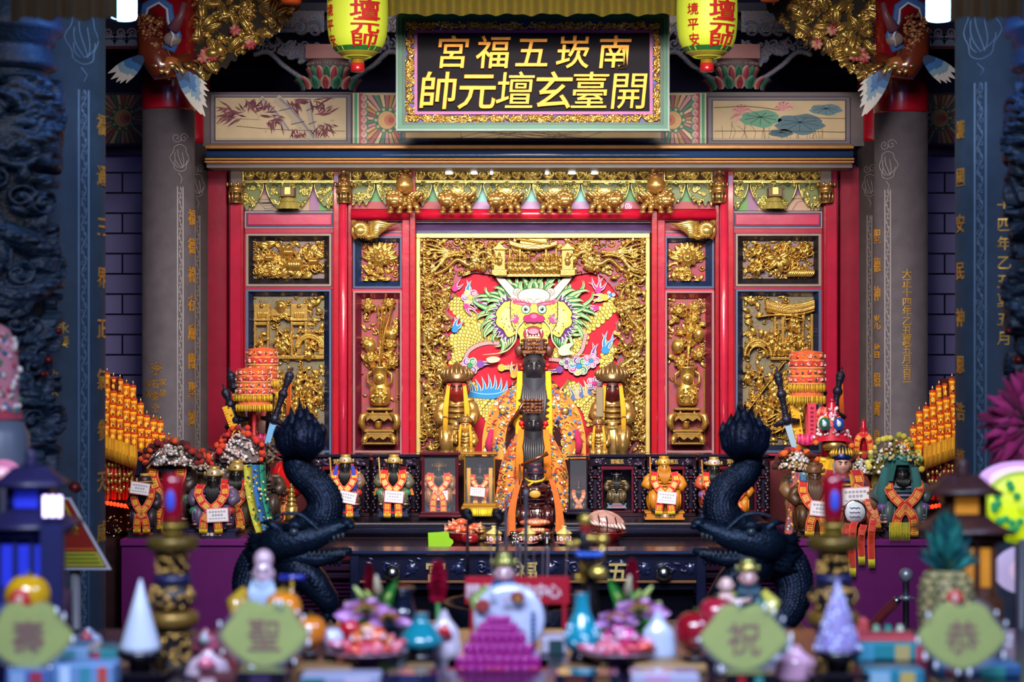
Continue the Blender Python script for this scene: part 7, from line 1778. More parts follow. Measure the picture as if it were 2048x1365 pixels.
m=MB('lacquer','#c01c38');d=10.8;c=W(1664,882,d);k=d/FPX
m.grid(lambda u,v:(lambda a,r_:(c.x+r_*math.cos(a)*k,c.y+r_*math.sin(a)*k*.8,c.z+(float(np.interp(r_,[6,14,24,44],[78,52,34,2]))-10*(abs(math.cos(a))**3)*(r_/44)**2)*k))(2*PI*u,6+38*v),40,12,wrap=True)
m.lathe([(6*k,78*k),(4*k,84*k),(.001,86*k)],c,14);m.build('wide_red_hat',t)
m=MB('gloss','#d8e0f0');q=random.Random(5)
for i in range(70):
 a=-PI*q.random();r_=q.uniform(10,38);z=float(np.interp(r_,[6,14,24,44],[78,52,34,2]))-10*(abs(math.cos(a))**3)*(r_/44)**2;m.ell((c.x+r_*math.cos(a)*k,c.y+r_*math.sin(a)*k*.8-.004,c.z+z*k+.004),q.uniform(.006,.011),7,5,col=q.choice(['#d8e0f0','#e8a0c0','#f0f0f0','#c8a0b0']))
for px_,col in ((1649,'#2a6a5a'),(1678,'#2a4aa8')):m.ell(W(px_,848,d-.10),(.03,.015,.036),12,8,col=col);m.ell(W(px_,848,d-.115),(.014,.01,.018),8,6,col='#c8e0f0')
m.build('hat_jewels',t)
m=MB('cloth','#e8741c')
for px_,py_,r_ in ((1652,836,.014),(1678,838,.014),(1703,892,.016),(1632,886,.015),(1606,908,.015)):m.ell(W(px_,py_,d-.07),r_,10,8)
m.build('orange_pompom',t)
m=MB('gold','#c8963c');m.lathe([(.06,0),(.07,.03),(.04,.07)],W(1668,900,10.78),18);m.build('gilt_diadem',t)
crowned(1598,1076,895,10.72,'statue with dark red and orange pompom headdress nearest the bronze dragon coil',W(1592,940,10.62),.20,.10,DR+ORs[:2],'#a88a5a',74,robe='#7a5a3c',trim='#b89a6a',hat='#6a3a24',bear=None,tassel='#d8b01c')
for (x0,x1,c) in ((1566,1582,'#b8645c'),(1580,1596,'#4a8ab8'),(1592,1604,'#d8c8c0')):
 m=MB('cloth',c);dq=10.55;f=lambda u,v:(X(x0+(x1-x0)*u+(18-16*v),dq),dq+.02*math.sin(u*4),Z(945+125*v,dq));m.grid(f,4,12);m.grid(lambda u,v:tuple(np.array(f(u,v))+np.array((0,.004,0))),4,12)
 for i in range(24):p=np.array(f(q.random(),q.random()));p[1] -= .003;m.ell(p,(.008,.003,.008),6,4,col=q.choice(['#e8e0c0','#c83a5a','#2a6a9a','#e8c860','#d8d0e0']))
 m.build('robe_streamer',bpy.data.objects[t.name])
crowned(1722,1066,900,10.92,'statue with dark red pompoms below the red baluster finial',W(1724,945,10.82),.17,.08,DR+ORs,'#a89a6a',75,robe='#8a7a4a',trim='#c8b070',hat='#8a7040',bear=None)
m=MB('lacquer','#b01428');d=11.0;k=d/FPX;m.lathe([(8*k,CZ),(8*k,Z(890,d)),(12*k,Z(880,d)),(9*k,Z(868,d)),(6*k,Z(864,d)),(9*k,Z(858,d)),(5*k,Z(852,d)),(6*k,Z(846,d)),(2*k,Z(838,d))],(X(1727,d),d,0),18);root=m.build('red_finial',None,'turned red finial draped with orange lettered cloth beside the slim dark column','finial')
for s_ in (-1,1):
 m=MB('cloth');sash(m,[W(1727,868,d-.05),W(1727+s_*10,876,d-.06),W(1727+s_*14,895,d-.06),W(1727+s_*13,915,d-.05)],.035,fringe=False);m.build('orange_cloth',root)
t=statue(1802,1074,915,10.42,'statue draped in green cloth with broad crossed sash and yellow fringe',face='#2a2024',robe='#4a5a5a',trim='#2f5a5a',armor='#8a7a9a',hat='#1f4a48',hat_t='#2a6a60',sashc=('#e8643c','#c02424','#e8a840'),sash_to=-.04,blen=.18,seed=76,wide=1.3,base='#2a2430',hatmat='satin')
m=MB('cloth','#1f5a58')
f=lambda u,v:(lambda a:(X(1800,10.4)+(.066+.03*v)*math.cos(a)*(1+.05*math.sin(7*a+5*v)),10.42+(.07+.03*v)*math.sin(a),Z(932,10.4)+.055-.13*v*(1 if abs(math.cos(a)) > .35 or math.sin(a) > 0 else .35)))(2*PI*u)
m.grid(f,36,10,wrap=True,col='#1c5a58')
for i in range(60):a=q.uniform(-PI,0);v_=q.uniform(0,.4);m.ell((X(1800,10.4)+(.075+.055*v_)*math.cos(a)*1.1,10.42+(.078+.03*v_)*math.sin(a),Z(932,10.4)+.055-.06*v_),.009,6,5,col=q.choice(['#2a7a70','#c8b070','#1a3a3c','#8ab0a0']))
for sd in (-1,1):m.tube([W(1800+sd*28,935,10.36),W(1800+sd*36,985,10.36),W(1800+sd*30,1040,10.36)],[.02,.034,.016],10,col='#2a6468')
m.build('green_head_cloth',t)
m=MB('cloth','#d0cc2c')
for i in range(14):m.tube([W(1780+i*3,1045,10.28),W(1779+i*3.1,1062,10.27),W(1780+i*3,1082,10.27)],[.0022,.003,.002],5)
m.build('yellow_fringe',t)
t=crowned(1780,1070,890,10.8,'statue wearing a bushy yellow flower crown behind the green-draped statue',W(1788,945,10.7),.26,.17,('#c8b83c','#d8cc5c','#a8a83c','#e0d480','#8a8a3c'),'#b8a84c',77,robe='#8a7a34',trim='#c8b85c',hat='#a8983c',bear=None)
t=statue(1746,1062,975,10.44,'small brown-faced statue with crossed pink sash between the silver tag and the green-draped statue',face='#6a4a28',robe='#a8482c',trim='#c8803c',hat='#7a5a3c',bear='#6a4a2c',sashc=('#e8806c','#c8384c','#e8b060'),seed=78,base='#4a2a1c')
q=random.Random(9)
for i,(x_,y0,y1) in enumerate(((1690,1055,1118),(1704,1052,1136),(1722,1058,1112),(1742,1050,1118))):
 m=MB('cloth');d=10.27;sash(m,[W(x_+6,y0-8,d+.05),W(x_+2,y0+4,d-.01),W(x_,(y0+y1)/2,d),W(x_+1,y1,d)],.036,cols=('#e86a3c','#c82a2c','#c83a1c'),flen=.9,fc='#d8d02c')
 m.build('lettered_ribbon',None,('shortest orange sash over the cabinet edge, nearest the candle holder','longest orange sash hanging over the cabinet edge','orange sash next after the longest one on the cabinet edge','orange sash over the cabinet edge nearest the green-draped statue')[i],'sash','sashes hanging over the cabinet edge')
root=thing('silver_tag','round silver framed tag with handwriting before the small brown-faced statue','tag',W(1710,1048,10.34));k=10.34/FPX
m=MB('metal','#c8c8d0');m.M=Matrix.Translation(W(1710,1025,10.34))@Matrix.Rotation(PI/2,4,'X');m.lathe([(22*k,-.006),(24*k,0),(22*k,.006)],(0,0,0),28,sq=1.05);m.M=None;m.tube([W(1710,1048,10.34),(X(1710,10.34),10.34,CZ)],.006,8);m.build('rim',root)
m=MB('paper','#d8e4f0');m.M=Matrix.Translation(W(1710,1025,10.332))@Matrix.Rotation(PI/2,4,'X');m.lathe([(20*k,-.001),(20*k,.004)],(0,0,0),28,sq=1.05);m.M=None
for i in range(3):m.tube([W(1700+j*4,1015+i*9+(j % 2)*2,10.324) for j in range(6)],.0022,4,mat='ink',col='#6a6a90')
m.build('card',root)

# ================================================================ towers of little yellow lamps
def lamp_tower(sd,label,d0,rows,side_word,rod_cols):
 mx=(lambda p:p) if sd < 0 else (lambda p:2122-p)
 root=thing('lamp_tower',label,'lamp tower',(X(mx(215),d0),d0+.2,0))
 m=MB('satin','#5a1a10');tower=m
 first={}
 ORD=['first','second','third','fourth','fifth','sixth','seventh','eighth','ninth','tenth','eleventh','twelfth','thirteenth','fourteenth']
 for ri,(xs,ys,n,dx,dy,dd) in enumerate(rows):
  for i in range(n):
   px_,py_=xs+i*dx,ys+i*dy+(3 if i % 2 else 0);d=d0+dd+.018*i;k=d/FPX;c=W(mx(px_),py_+17,d)
   lab='%s yellow lamp from the thick column, %s tier, tower by the %s' % (ORD[i],ORD[ri],side_word)
   if not first:
    l=thing('yellow_lamp',lab,'lamp',c,'little yellow lamps on the tower by the '+side_word)
    m=MB('lamp','#e08a0a');m.lathe([(5.4*k,0),(6.3*k,6*k),(5.9*k,18*k),(6.5*k,29*k)],c,14,mat='glowsoft',col='#f0a010')
    for j in range(5):a=-PI/2+(j-2)*.5;m.tube([(c.x+6.4*k*math.cos(a),c.y+6.4*k*math.sin(a),c.z+(5+z_)*k) for z_ in (0,6,12,18)],.0022,4,mat='satin',col='#b8480c')
    m.ell((c.x,c.y-6*k,c.z+13*k),(4*k,.004,6*k),8,6,mat='glowsoft',col='#f8c038');m.build('lamp_body',l)
    m=MB('satin','#c8281c');m.lathe([(6.3*k,-1.5*k),(6.7*k,0),(6.3*k,1.5*k)],c,14);m.build('red_rim',l);m=MB('satin','#d8401c');m.lathe([(6.5*k,28*k),(6.8*k,30*k),(6*k,32*k),(3*k,33*k)],c,14,col='#d8401c');m.build('lamp_cap',l)
    m=MB('metal','#e8c890');m.lathe([(1.6*k,33*k),(2.2*k,36*k),(1*k,40*k),(.3*k,43*k)],c,8);m.build('finial',l);first['l']=l;first['k']=k
   else:dup(first['l'],loc=c,label=lab,sc=(k/first['k'],)*3)
   # shelf under the tier
  a,b=W(mx(xs-14),ys+14-14*dy/dx,d0+dd-.02),W(mx(xs+(n-.4)*dx),ys+n*dy+14,d0+dd+.018*n)
  tower.tube([a+Vector((0,.0,-.012)),b+Vector((0,0,-.012))],.012,6,flat=2.4,col='#8a2a14')
 tower.lathe([(.10,Z(1075,10.9)),(.12,Z(1060,10.9)),(.10,Z(1000,d0)),(.05,Z(760,d0))],(X(mx(225),d0+.35),d0+.35,0),16,col='#4a100c');tower.build('stand',root)
 m=MB('cloth','#e8a81c');q=random.Random(int(sd)+7)
 for i in range(30):x=mx(196+i*2.6);y=868+i*.9;m.tube([W(x,y,d0-.06),W(x,y+22,d0-.08),W(x+q.uniform(-1,1),y+44,d0-.07)],[.008,.012,.008],5,col=q.choice(['#e8a81c','#d89410','#c88414']))
 m.build('yellow_fringe',root)
 for i in range(9):
  m=MB('satin',rod_cols[i % len(rod_cols)]);x=mx(200+i*8);m.tube([W(x,905+i,d0-.02),W(x+q.uniform(-2,2),1000,d0-.02)],[.007,.009],7)
  for j in range(5):m.ell(W(x+q.uniform(-2,2),915+j*16+q.uniform(-4,4),d0-.04),(.009,.009,.014),7,5,mat='gold',col='#e0b860')
  m.build('hanging_rod',root)
 m=MB('satin','#c01810');m.lathe([(.11,Z(1000,d0-.1)),(.13,Z(920,d0-.1))],(X(mx(225),d0+.1),d0+.1,0),18,cap=False,col='#a80c10');m.build('red_drum',root)
 for i in range(9):m=MB('lamp','#ff3010');m.ell(W(mx(208+i*7),1005+i*1.2,d0-.05),(.010,.010,.013),8,6);m.build('red_bulb',root)
 m=MB('metal','#b89a70')
 for i in range(90):a=q.uniform(-PI,0);m.ell((X(mx(235),d0+.1)+q.uniform(.12,.17)*math.cos(a),d0+.1+.16*math.sin(a),Z(q.uniform(1030,1072),d0)),q.uniform(.006,.011),6,5,col=q.choice(['#c8b080','#8a7048','#e8d8b8']))
 m.build('beaded_base',root)
lamp_tower(-1,'tower of little yellow lamps beside the signed grey column',10.75,[(214,760,5,13,6.5,.30),(214,788,6,13.5,6,.24),(212,812,9,13.6,5.6,.16),(212,838,10,14,5.4,.08),(212,862,12,14.2,4.4,0)],'signed grey column',['#c01c18','#d8301c','#b87a3c'])
lamp_tower(1,'tower of little yellow lamps beside the dated grey column',10.75,[(218,772,4,13,7,.30),(216,800,6,13.5,7,.24),(214,826,7,13.6,7,.16),(212,850,9,14,6,.08),(212,872,10,14.4,5,0)],'dated grey column',['#8a1c28','#b82a2c','#6a2a3c'])

# ================================================================ the two bronze dragons
def bronze_dragon(sd,label):
 d=8.5;k=d/FPX;mx=(lambda p:p) if sd < 0 else (lambda p:2090-p);q=random.Random(sd+5);P=lambda x,y,o=0.:W(mx(x),y,d-o)
 root=thing('bronze_dragon',label,'bronze dragon',(X(mx(560),d),d,Z(1250,d)))
 path=[(602,890,0,26),(594,925,0,27),(606,950,0,28),(634,974,.02,31),(650,1005,.03,34),(640,1040,.03,37),(600,1070,0,40),(552,1096,-.05,42),(516,1130,-.06,42),(502,1172,-.04,40),(512,1216,0,36),(545,1248,.03,30)]
 C_=catmull([(p[0],p[1],p[2],p[3]) for p in path],7)
 m=MB('bronze','#182a44');m.tube([P(c[0],c[1],c[2]) for c in C_],[c[3]*k*.86 for c in C_],18,flat=.9)
 for i in range(2,len(C_)-1):
  t=P(*C_[i][:3])-P(*C_[i-1][:3]);t.normalize();B=Vector((-t.z,0,t.x));r_=C_[i][3]*k*.86
  for sub in (0,.5):
   c0=P(*C_[i-1][:3])*(1-sub)+P(*C_[i][:3])*sub
   for j in range(-3,4):
    an=j*.42+(.21 if sub else 0);m.ell(c0+B*(math.sin(an)*r_)+Vector((0,-math.cos(an)*r_*.92,0)),(.016,.008,.016),6,4)
  m.tube([P(*C_[i][:3])+B*r_*sd*-1*.9,P(*C_[i][:3])+B*r_*sd*-1*1.25-t*.02],[.012,.003],6,col='#20304a')
 m.build('body',root)
 m=MB('bronze','#14223e')
 for i in range(26):
  lay_=i//13;t=(i % 13)/12*2-1+q.uniform(-.05,.05);tx=600+t*42+q.uniform(-4,4);ty=793+46*abs(t-.08)**1.4+(14 if i % 2 else 0)+q.uniform(0,10)+lay_*16
  m.tube([P(597+t*16,916,.04*lay_),P(600+t*33,890,.04-.03*abs(t)+.05*lay_),P(600+t*40,864,.05-.04*abs(t)+.04*lay_),P(600+t*43,(866+ty)/2,.04-.03*abs(t)+.02*lay_),P(tx,ty,.01)],[.026,.036,.031,.019,.0006],9,flat=.6)
 m.ell(P(600,880,.0),(.075,.05,.09),16,10);m.build('tail_flame',root)
 m=MB('bronze','#1c3048')
 m.tube([P(530,1096,.12),P(565,1082,.14),P(600,1080,.16),P(640,1072,.17),P(676,1056,.17),P(694,1048,.17)],[.065,.085,.07,.048,.032,.024],14,flat=1.0)
 m.ell(P(694,1046,.17),(.032,.035,.024),12,8);m.ell(P(702,1052,.18),(.018,.03,.016),10,7)
 m.tube([P(560,1108,.13),P(600,1114,.15),P(640,1118,.16),P(680,1108,.16),P(704,1100,.16)],[.05,.042,.034,.026,.012],12)
 m.ell(P(588,1064,.22),(.022,.022,.02),10,8,mat='gloss',col='#3a4a5a');m.tube([P(570,1058,.2),P(590,1050,.22),P(612,1058,.2)],[.016,.022,.008],8)
 for i in range(8):m.tube([P(622+i*9,1084-2.6*i,.19),P(623+i*9,1096-2.2*i,.19)],[.010,.002],6,mat='satin',col='#39444e');m.tube([P(618+i*10,1112,.19),P(619+i*10,1101,.19)],[.010,.002],6,mat='satin',col='#39444e')
 for i in range(9):m.tube([P(608+i*9,1122,.15),P(606+i*9,1132,.14)],[.014,.003],6)
 for i in range(14):y=1070+i*4.6;m.tube([P(560,y,.08),P(525-q.uniform(0,12),y+q.uniform(-12,12),.06),P(500-q.uniform(0,16),y+q.uniform(-20,16),.02)],[.022,.024,.003],7)
 for s_ in (0,.07):m.tube([P(560,1062,.12+s_),P(538,1044,.1+s_),P(520,1046,.08+s_)],[.02,.016,.004],8)
 m.build('head',root)
 m=MB('bronze','#2a4058')
 m.tube([P(p[0],p[1],.2) for p in catmull([(548,1034),(572,1027),(600,1030),(622,1046),(640,1062),(662,1064),(690,1050)],6)],[.006,.008,.009,.008,.007],7);m.build('whisker',root)
 m=MB('bronze','#16263e')
 m.tube([P(566,1120,.08),P(598,1140,.12),P(630,1168,.14),P(655,1200,.13),P(664,1226,.13)],[.075,.08,.065,.05,.036],14)
 for i in range(4):m.tube([P(664,1224,.13),P(654+i*14,1232,.15+.01*i),P(652+i*17,1248,.14)],[.024,.020,.003],8)
 for i in range(12):t=i/11;m.ell(P(580+80*t,1126+78*t**1.2,.14+.06*math.sin(PI*t)),(.016,.012,.014),6,5)
 m.build('foreleg',root)
bronze_dragon(-1,'dark bronze dragon with flaming tail raised, on the bamboo painting side');bronze_dragon(1,'dark bronze dragon with flaming tail raised, on the lotus painting side')
m=MB('darkwood','#120e1c');d=8.2;boxw(m,X(455,8.2),X(1650,8.2),8.2,8.95,0,Z(1268,8.5),.01);m.build('censer_table',None,'low black table carrying the two bronze dragons','table')
# ================================================================ the offering table nearest the gate
FZ=1.0
m=MB('darkwood','#14101e');boxw(m,-1.75,1.75,4.25,5.56,FZ-.05,FZ,.01,col='#17122a')
for x in (-1.68,1.6):boxw(m,x,x+.08,4.3,4.38,0,FZ-.05);boxw(m,x,x+.08,5.4,5.48,0,FZ-.05)
m.build('offering_table',None,'long dark offering table nearest the gate, crowded with fruit, vases and figurines','table')
def B(px_,d):return Vector((X(px_,d),d,FZ))
def fp(name,label,cat,px_,d,group=None):return thing(name,label,cat,B(px_,d),group)
# lobed yellow placards
for px_,py_,ch,d,lab in ((60,1272,'壽',4.62,'yellow lobed placard with a brown character, before the yellow pomelo'),(530,1268,'聖',4.62,'yellow lobed placard with a brown character, before the round orange pomelo'),
(1487,1275,'祝',4.62,'yellow lobed placard with a brown character, before the red apples'),(1922,1272,'恭',4.62,'yellow lobed placard with a brown character, before the pineapple')):
 k=d/FPX;root=fp('lobed_placard',lab,'placard',px_,d,'yellow placards of the birthday greeting')
 out=catmull([(0,-58),(22,-66),(46,-60),(62,-36),(84,-8),(86,6),(64,34),(34,56),(6,66),(-6,66),(-34,56),(-64,34),(-86,6),(-84,-8),(-62,-36),(-46,-60),(-22,-66)],4,True)
 c=W(px_,py_,d);m=MB('satin','#a2b04c');pts=[(c.x+p[0]*k,c.z-p[1]*k) for p in out];m.plate(pts,d,d-.012,col='#8a9730');m.plate([(c.x+p[0]*k*.93,c.z-p[1]*k*.93) for p in out],d-.012,d-.015,col='#98a43a');m.build('board',root)
 m=MB('ink','#7a4a1c');m.text(ch,c.x,c.z,70*k,d-.015,.003,off=.004);m.build('character',root)
 m=MB('plastic','#dfe8ff');m.plate([(c.x+p[0]*k*1.1,c.z-p[1]*k*1.1) for p in out],d-.03,d-.031);q=random.Random(px_)
 m.build('clear_wrapper',root)
 m=MB('gloss','#f0f4ff')
 for i in range(12):a=q.uniform(0,6.3);m.ell((c.x+92*k*math.cos(a),d-.03,c.z-70*k*math.sin(a)),(.004,.004,.005+.006*q.random()),6,5)
 m.build('wrapper_fold',root)
 m=MB('darkwood','#14101a');m.box(c.x-.012,c.x+.012,d,d+.014,FZ,c.z);m.box(c.x-.06,c.x+.06,d-.04,d+.06,FZ,FZ+.012,.003);m.build('stand',root)
 # tiered black and gold candle holders
for cx,d,lab in ((345,4.85,'black and gold tiered candle holder with red glass, beside the white cone'),(1666,4.85,'black and gold tiered candle holder with red glass, behind the purple beaded cone')):
 k=d/FPX;root=fp('candle_holder',lab,'candle holder',cx,d);b=root.location;zz=lambda y:Z(y,d)
 m=MB('satin','#16121a')
 m.lathe([(44*k,FZ),(44*k,zz(1342)),(36*k,zz(1330)),(34*k,zz(1262)),(40*k,zz(1252))],(b.x,d,0),8,col='#1a1418');m.lathe([(46*k,zz(1252)),(52*k,zz(1244)),(52*k,zz(1228)),(44*k,zz(1222))],(b.x,d,0),24,mat='goldflat',col='#8a6a30')
 m.lathe([(30*k,zz(1222)),(44*k,zz(1205)),(46*k,zz(1188)),(36*k,zz(1170)),(30*k,zz(1166))],(b.x,d,0),28,col='#1c161c');m.lathe([(34*k,zz(1166)),(38*k,zz(1160)),(34*k,zz(1148))],(b.x,d,0),24,col='#161c48');m.lathe([(32*k,zz(1148)),(31*k,zz(1104)),(36*k,zz(1100))],(b.x,d,0),8,col='#1a1414')
 m.lathe([(46*k,zz(1100)),(52*k,zz(1092)),(52*k,zz(1078)),(48*k,zz(1074))],(b.x,d,0),28,mat='goldflat',col='#6a5624');m.build('turned_stem',root)
 q=random.Random(cx)
 for y0,y1,n,R in ((1330,1268,46,36),(1212,1172,40,46),(1146,1106,30,32)):
  m=MB('gold','#b8862c')
  for i in range(n):
   a=-PI*q.random();y=q.uniform(y1,y0);r_=(R-(abs(y-(y0+y1)/2)/(y0-y1))*14*(y1 == 1172))*k;m.ell((b.x+r_*math.cos(a),d+r_*math.sin(a),zz(y)),(.007,.006,.005),6,4,R=Matrix.Rotation(q.uniform(0,3),3,'Y'))
  for y in (y0,y1):m.lathe([((R-1)*k,zz(y)),(R*k,zz(y-3)),((R-2)*k,zz(y-5))],(b.x,d,0),8) if R < 40 else None
  m.build('gilt_ornament',root)
 m=MB('gloss','#c8d0dc');m.lathe([(14*k,zz(1074)),(20*k,zz(1064)),(16*k,zz(1056)),(26*k,zz(1054)),(30*k,zz(1048))],(b.x,d,0),24,mat='goldflat',col='#a08a3c');m.ell((b.x,d,zz(1067)),13*k,14,10,mat='metal',col='#c0d8d8');m.build('brass_cup',root)
 m=MB('gloss','#7a0c1c');m.lathe([(18*k,zz(1048)),(21*k,zz(1030)),(22*k,zz(990)),(24*k,zz(962)),(18*k,zz(950)),(8*k,zz(946))],(b.x,d,0),26,col='#8a0c20');m.build('red_glass',root)
 m=MB('glowsoft','#2a40a8');m.ell((b.x,d-23*k,zz(1000)),(9*k,.006,22*k),12,8,col='#3048b8');m.build('blue_lamp',root)
 # cones
for cx,d,col,dots,lab in ((281,4.75,'#c8d4e8',0,'plain white offering cone with a small orange flower mark'),(1675,4.6,'#8a80b8',1,'purple offering cone covered in clear beads with an orange flower mark')):
 k=d/FPX;root=fp('offering_cone',lab,'cone',cx,d);b=root.location;zz=lambda y:Z(y,d);R=40 if not dots else 46
 m=MB('satin',col);m.lathe([(R*k,zz(1302)),(R*.98*k,zz(1290)),(3*k,zz(1162)),(.001,zz(1158))],(b.x,d,0),28);m.build('cone',root)
 m=MB('satin','#d86a3c')
 for i in range(6):a=i*PI/3;m.ell((b.x+5*k*math.cos(a),d-R*.55*k,zz(1252)+5*k*math.sin(a)),(4*k,.004,4*k),7,5)
 m.build('flower_mark',root)
 m=MB('darkwood','#100c16');m.lathe([(20*k,zz(1345)),(22*k,zz(1326)),(44*k,zz(1312)),(47*k,zz(1300)),(40*k,zz(1301))],(b.x,d,0),26);m.box(b.x-58*k,b.x+58*k,d-.06,d+.06,zz(1350),zz(1340),.004);m.box(b.x-30*k,b.x+30*k,d-.03,d+.03,FZ,zz(1348));m.build('black_stand',root)
 if dots:
  m=MB('gloss','#b8c4f0');q=random.Random(2)
  for i in range(60):t=q.random()**.7;a=-PI*q.random();m.ell((b.x+R*t*k*math.cos(a),d+R*t*k*math.sin(a),zz(1162+138*t)),.006,7,5,col=q.choice(['#b8c4f0','#9088d0','#d8e0ff']))
  m.build('clear_beads',root)
  # figurines of the three star gods
def figurine(cx,yt,yb,d,label,face,robe,beardc,headf,seed,hat=None,child=False,staff=False):
 k=d/FPX;h=(yb-yt)*k;root=fp('porcelain_figurine',label,'figurine',cx,d);b=root.location;z0=Z(yb,d)
 P=lambda x,y,z:(b.x+x*h,d+y*h,z0+z*h)
 m=MB('gloss',robe[0]);m.lathe([(.30*h,FZ),(.30*h,z0),(.33*h,z0+.12*h),(.30*h,z0+.3*h),(.26*h,z0+.45*h),(.10*h,z0+.56*h)],(b.x,d,0),28,sq=.75,rip=(.03,8))
 for s_ in (-1,1):m.tube([P(s_*.18,-.02,.5),P(s_*.33,-.06,.36),P(s_*.28,-.2,.24)],[.09*h,.11*h,.08*h],12,col=robe[1]);hand(m,P(s_*.25,-.24,.25),.085*h,face,s_)
 for i in range(16):a=-PI*(i+.5)/16;m.ell(P(.31*math.cos(a),.24*math.sin(a),.14+.05*(i % 3)),(.03*h,.02*h,.03*h),7,5,col=robe[2])
 m.build('robe',root)
 m=MB('gloss',face);sculpt_head(m,P(0,-.05,.70),.115*h,.12*h,.13*h*headf,face,.1)
 if headf > 1.2:m.ell(P(0,-.03,.86),(.115*h,.12*h,.13*h),18,12,col=face)
 m.ell(P(0,-.165,.645),(.035*h,.02*h,.016*h),8,5,col='#b84a50');m.build('head',root)
 m=MB('satin',beardc);beard(m,P(0,-.15,.63),.22*h,.5*h if headf > 1.2 else .3*h,beardc,9,-.06*h,seed);m.build('beard',root)
 if hat:m=MB('gold',hat);official_hat(m,P(0,-.03,.80),.12*h,hat,'#a8b060','cap');m.build('crown',root)
 if staff:m=MB('gloss','#1c2a9a');m.tube([P(.33,-.2,.0),P(.35,-.2,.66)],.02*h,8,col='#a8842c');m.tube([P(.2,-.2,.68),P(.50,-.2,.68)],.035*h,10);m.build('staff',root)
 if child:
  m=MB('gloss','#e0b8b0');sculpt_head(m,P(-.30,-.14,.62),.10*h,.1*h,.11*h,'#e0b8b0',0);m.ell(P(-.30,-.12,.40),(.12*h,.1*h,.16*h),14,10);m.tube([P(-.32,-.2,.46),P(-.18,-.28,.42),P(-.02,-.26,.44)],[.045*h,.04*h,.035*h],10);m.ell(P(-.26,-.2,.34),(.13*h,.08*h,.10*h),12,8,col='#8a2050');hand(m,P(.0,-.27,.45),.06*h,'#e0b8b0',1);m.build('child',root)
 return root
figurine(528,1096,1268,5.2,'bald white-bearded porcelain old man in yellow holding a blue-topped staff','#c8a8b8',('#b89a2c','#b8942c','#2a7a4a'),'#a8bcd4',1.45,1,staff=True)
figurine(1008,1098,1262,5.35,'porcelain god in green and gold crown behind the white painted plate','#c8a0a8',('#a8a04c','#8aa060','#d8c860'),'#1c4a7a',1.0,2,hat='#a8b45c')
figurine(1495,1112,1262,5.3,'porcelain god in green with dark beard, a pink child on his arm','#c89a98',('#17665c','#c0b850','#1a8a6a'),'#0e3a4a',1.0,3,hat='#b8ac50',child=True)
# cake tower, red box, plates
d=4.95;k=d/FPX;root=fp('magenta_cake','magenta tiered cake tower standing on the red and gold box','cake',997,d)
for i,(y0,y1,w_) in enumerate(((1332,1306,84),(1306,1284,70),(1284,1262,56),(1262,1246,42),(1246,1231,27))):
 m=MB('gloss','#9a1c80');m.box(B(997,d).x-w_*k,B(997,d).x+w_*k,d-w_*.6*k,d+w_*.6*k,Z(y0,d),Z(y1,d),.008,col='#a8208a')
 n=9-i
 for j in range(n):
  x=B(997,d).x+((j+.5)/n*2-1)*w_*.94*k;m.ell((x,d-w_*.6*k,Z(y1+5,d)),(w_*.95*k/n,.012,6*k),8,6,col='#b02c94');m.ell((x,d-w_*.6*k,Z(y0-4,d)),(w_*.9*k/n,.014,5*k),8,6,col='#a01c84')
 m.build('tier',root)
m=MB('satin','#241408');d=4.95;x0,x1=X(893,d),X(1100,d);m.box(x0,x1,d-.075,d+.09,FZ,Z(1333,d),.004,col='#5a4a1c')
for a in (893,972,1056):m.box(X(a,d),X(a+40,d),d-.078,d-.07,FZ+.002,Z(1336,d),col='#a8201c')
m.build('red_gold_box',None,'box with red and gold panels under the magenta cake tower','box')
root=fp('painted_plate','large white round plate with red leaf painting, upright behind the magenta cake','plate',1020,5.15);d=5.15;k=d/FPX
m=MB('gloss','#b8c0dc');c=W(1018,1238,d);m.M=Matrix.Translation(c)@Matrix.Rotation(PI/2-.12,4,'X');m.lathe([(20*k,-.012),(50*k,-.006),(70*k,.008),(71*k,.010),(50*k,.0),(.001,-.004)],(0,0,0),44);m.M=None;m.build('disc',root)
m=MB('satin','#8a2c24');q=random.Random(4)
for px_,py_,s_,col in ((965,1212,15,'#8a2420'),(1035,1195,14,'#8a3020'),(1036,1200,7,'#a8a838'),(985,1190,7,'#a8b0c8'),(1012,1200,6,'#c0a0b0'),(1000,1240,9,'#c87a80')):
 for j in range(6):a=j*1.05;m.ell(W(px_+s_*.5*math.cos(a),py_+s_*.5*math.sin(a),d-.02),(s_*.6*k,.005,s_*.45*k),8,5,col=col)
for i in range(7):m.box(X(1066,d)-.006,X(1066,d)+.006,d-.02,d-.012,Z(1228+i*9,d),Z(1222+i*9,d),col='#3a5a8a')
m.build('leaf_painting',root);m=MB('darkwood','#1a1018');m.box(c.x-.07,c.x+.07,d-.02,d+.06,FZ,FZ+.03,.004);m.box(c.x-.05,c.x+.05,d+.01,d+.03,FZ+.02,Z(1250,d));m.build('plate_stand',root)
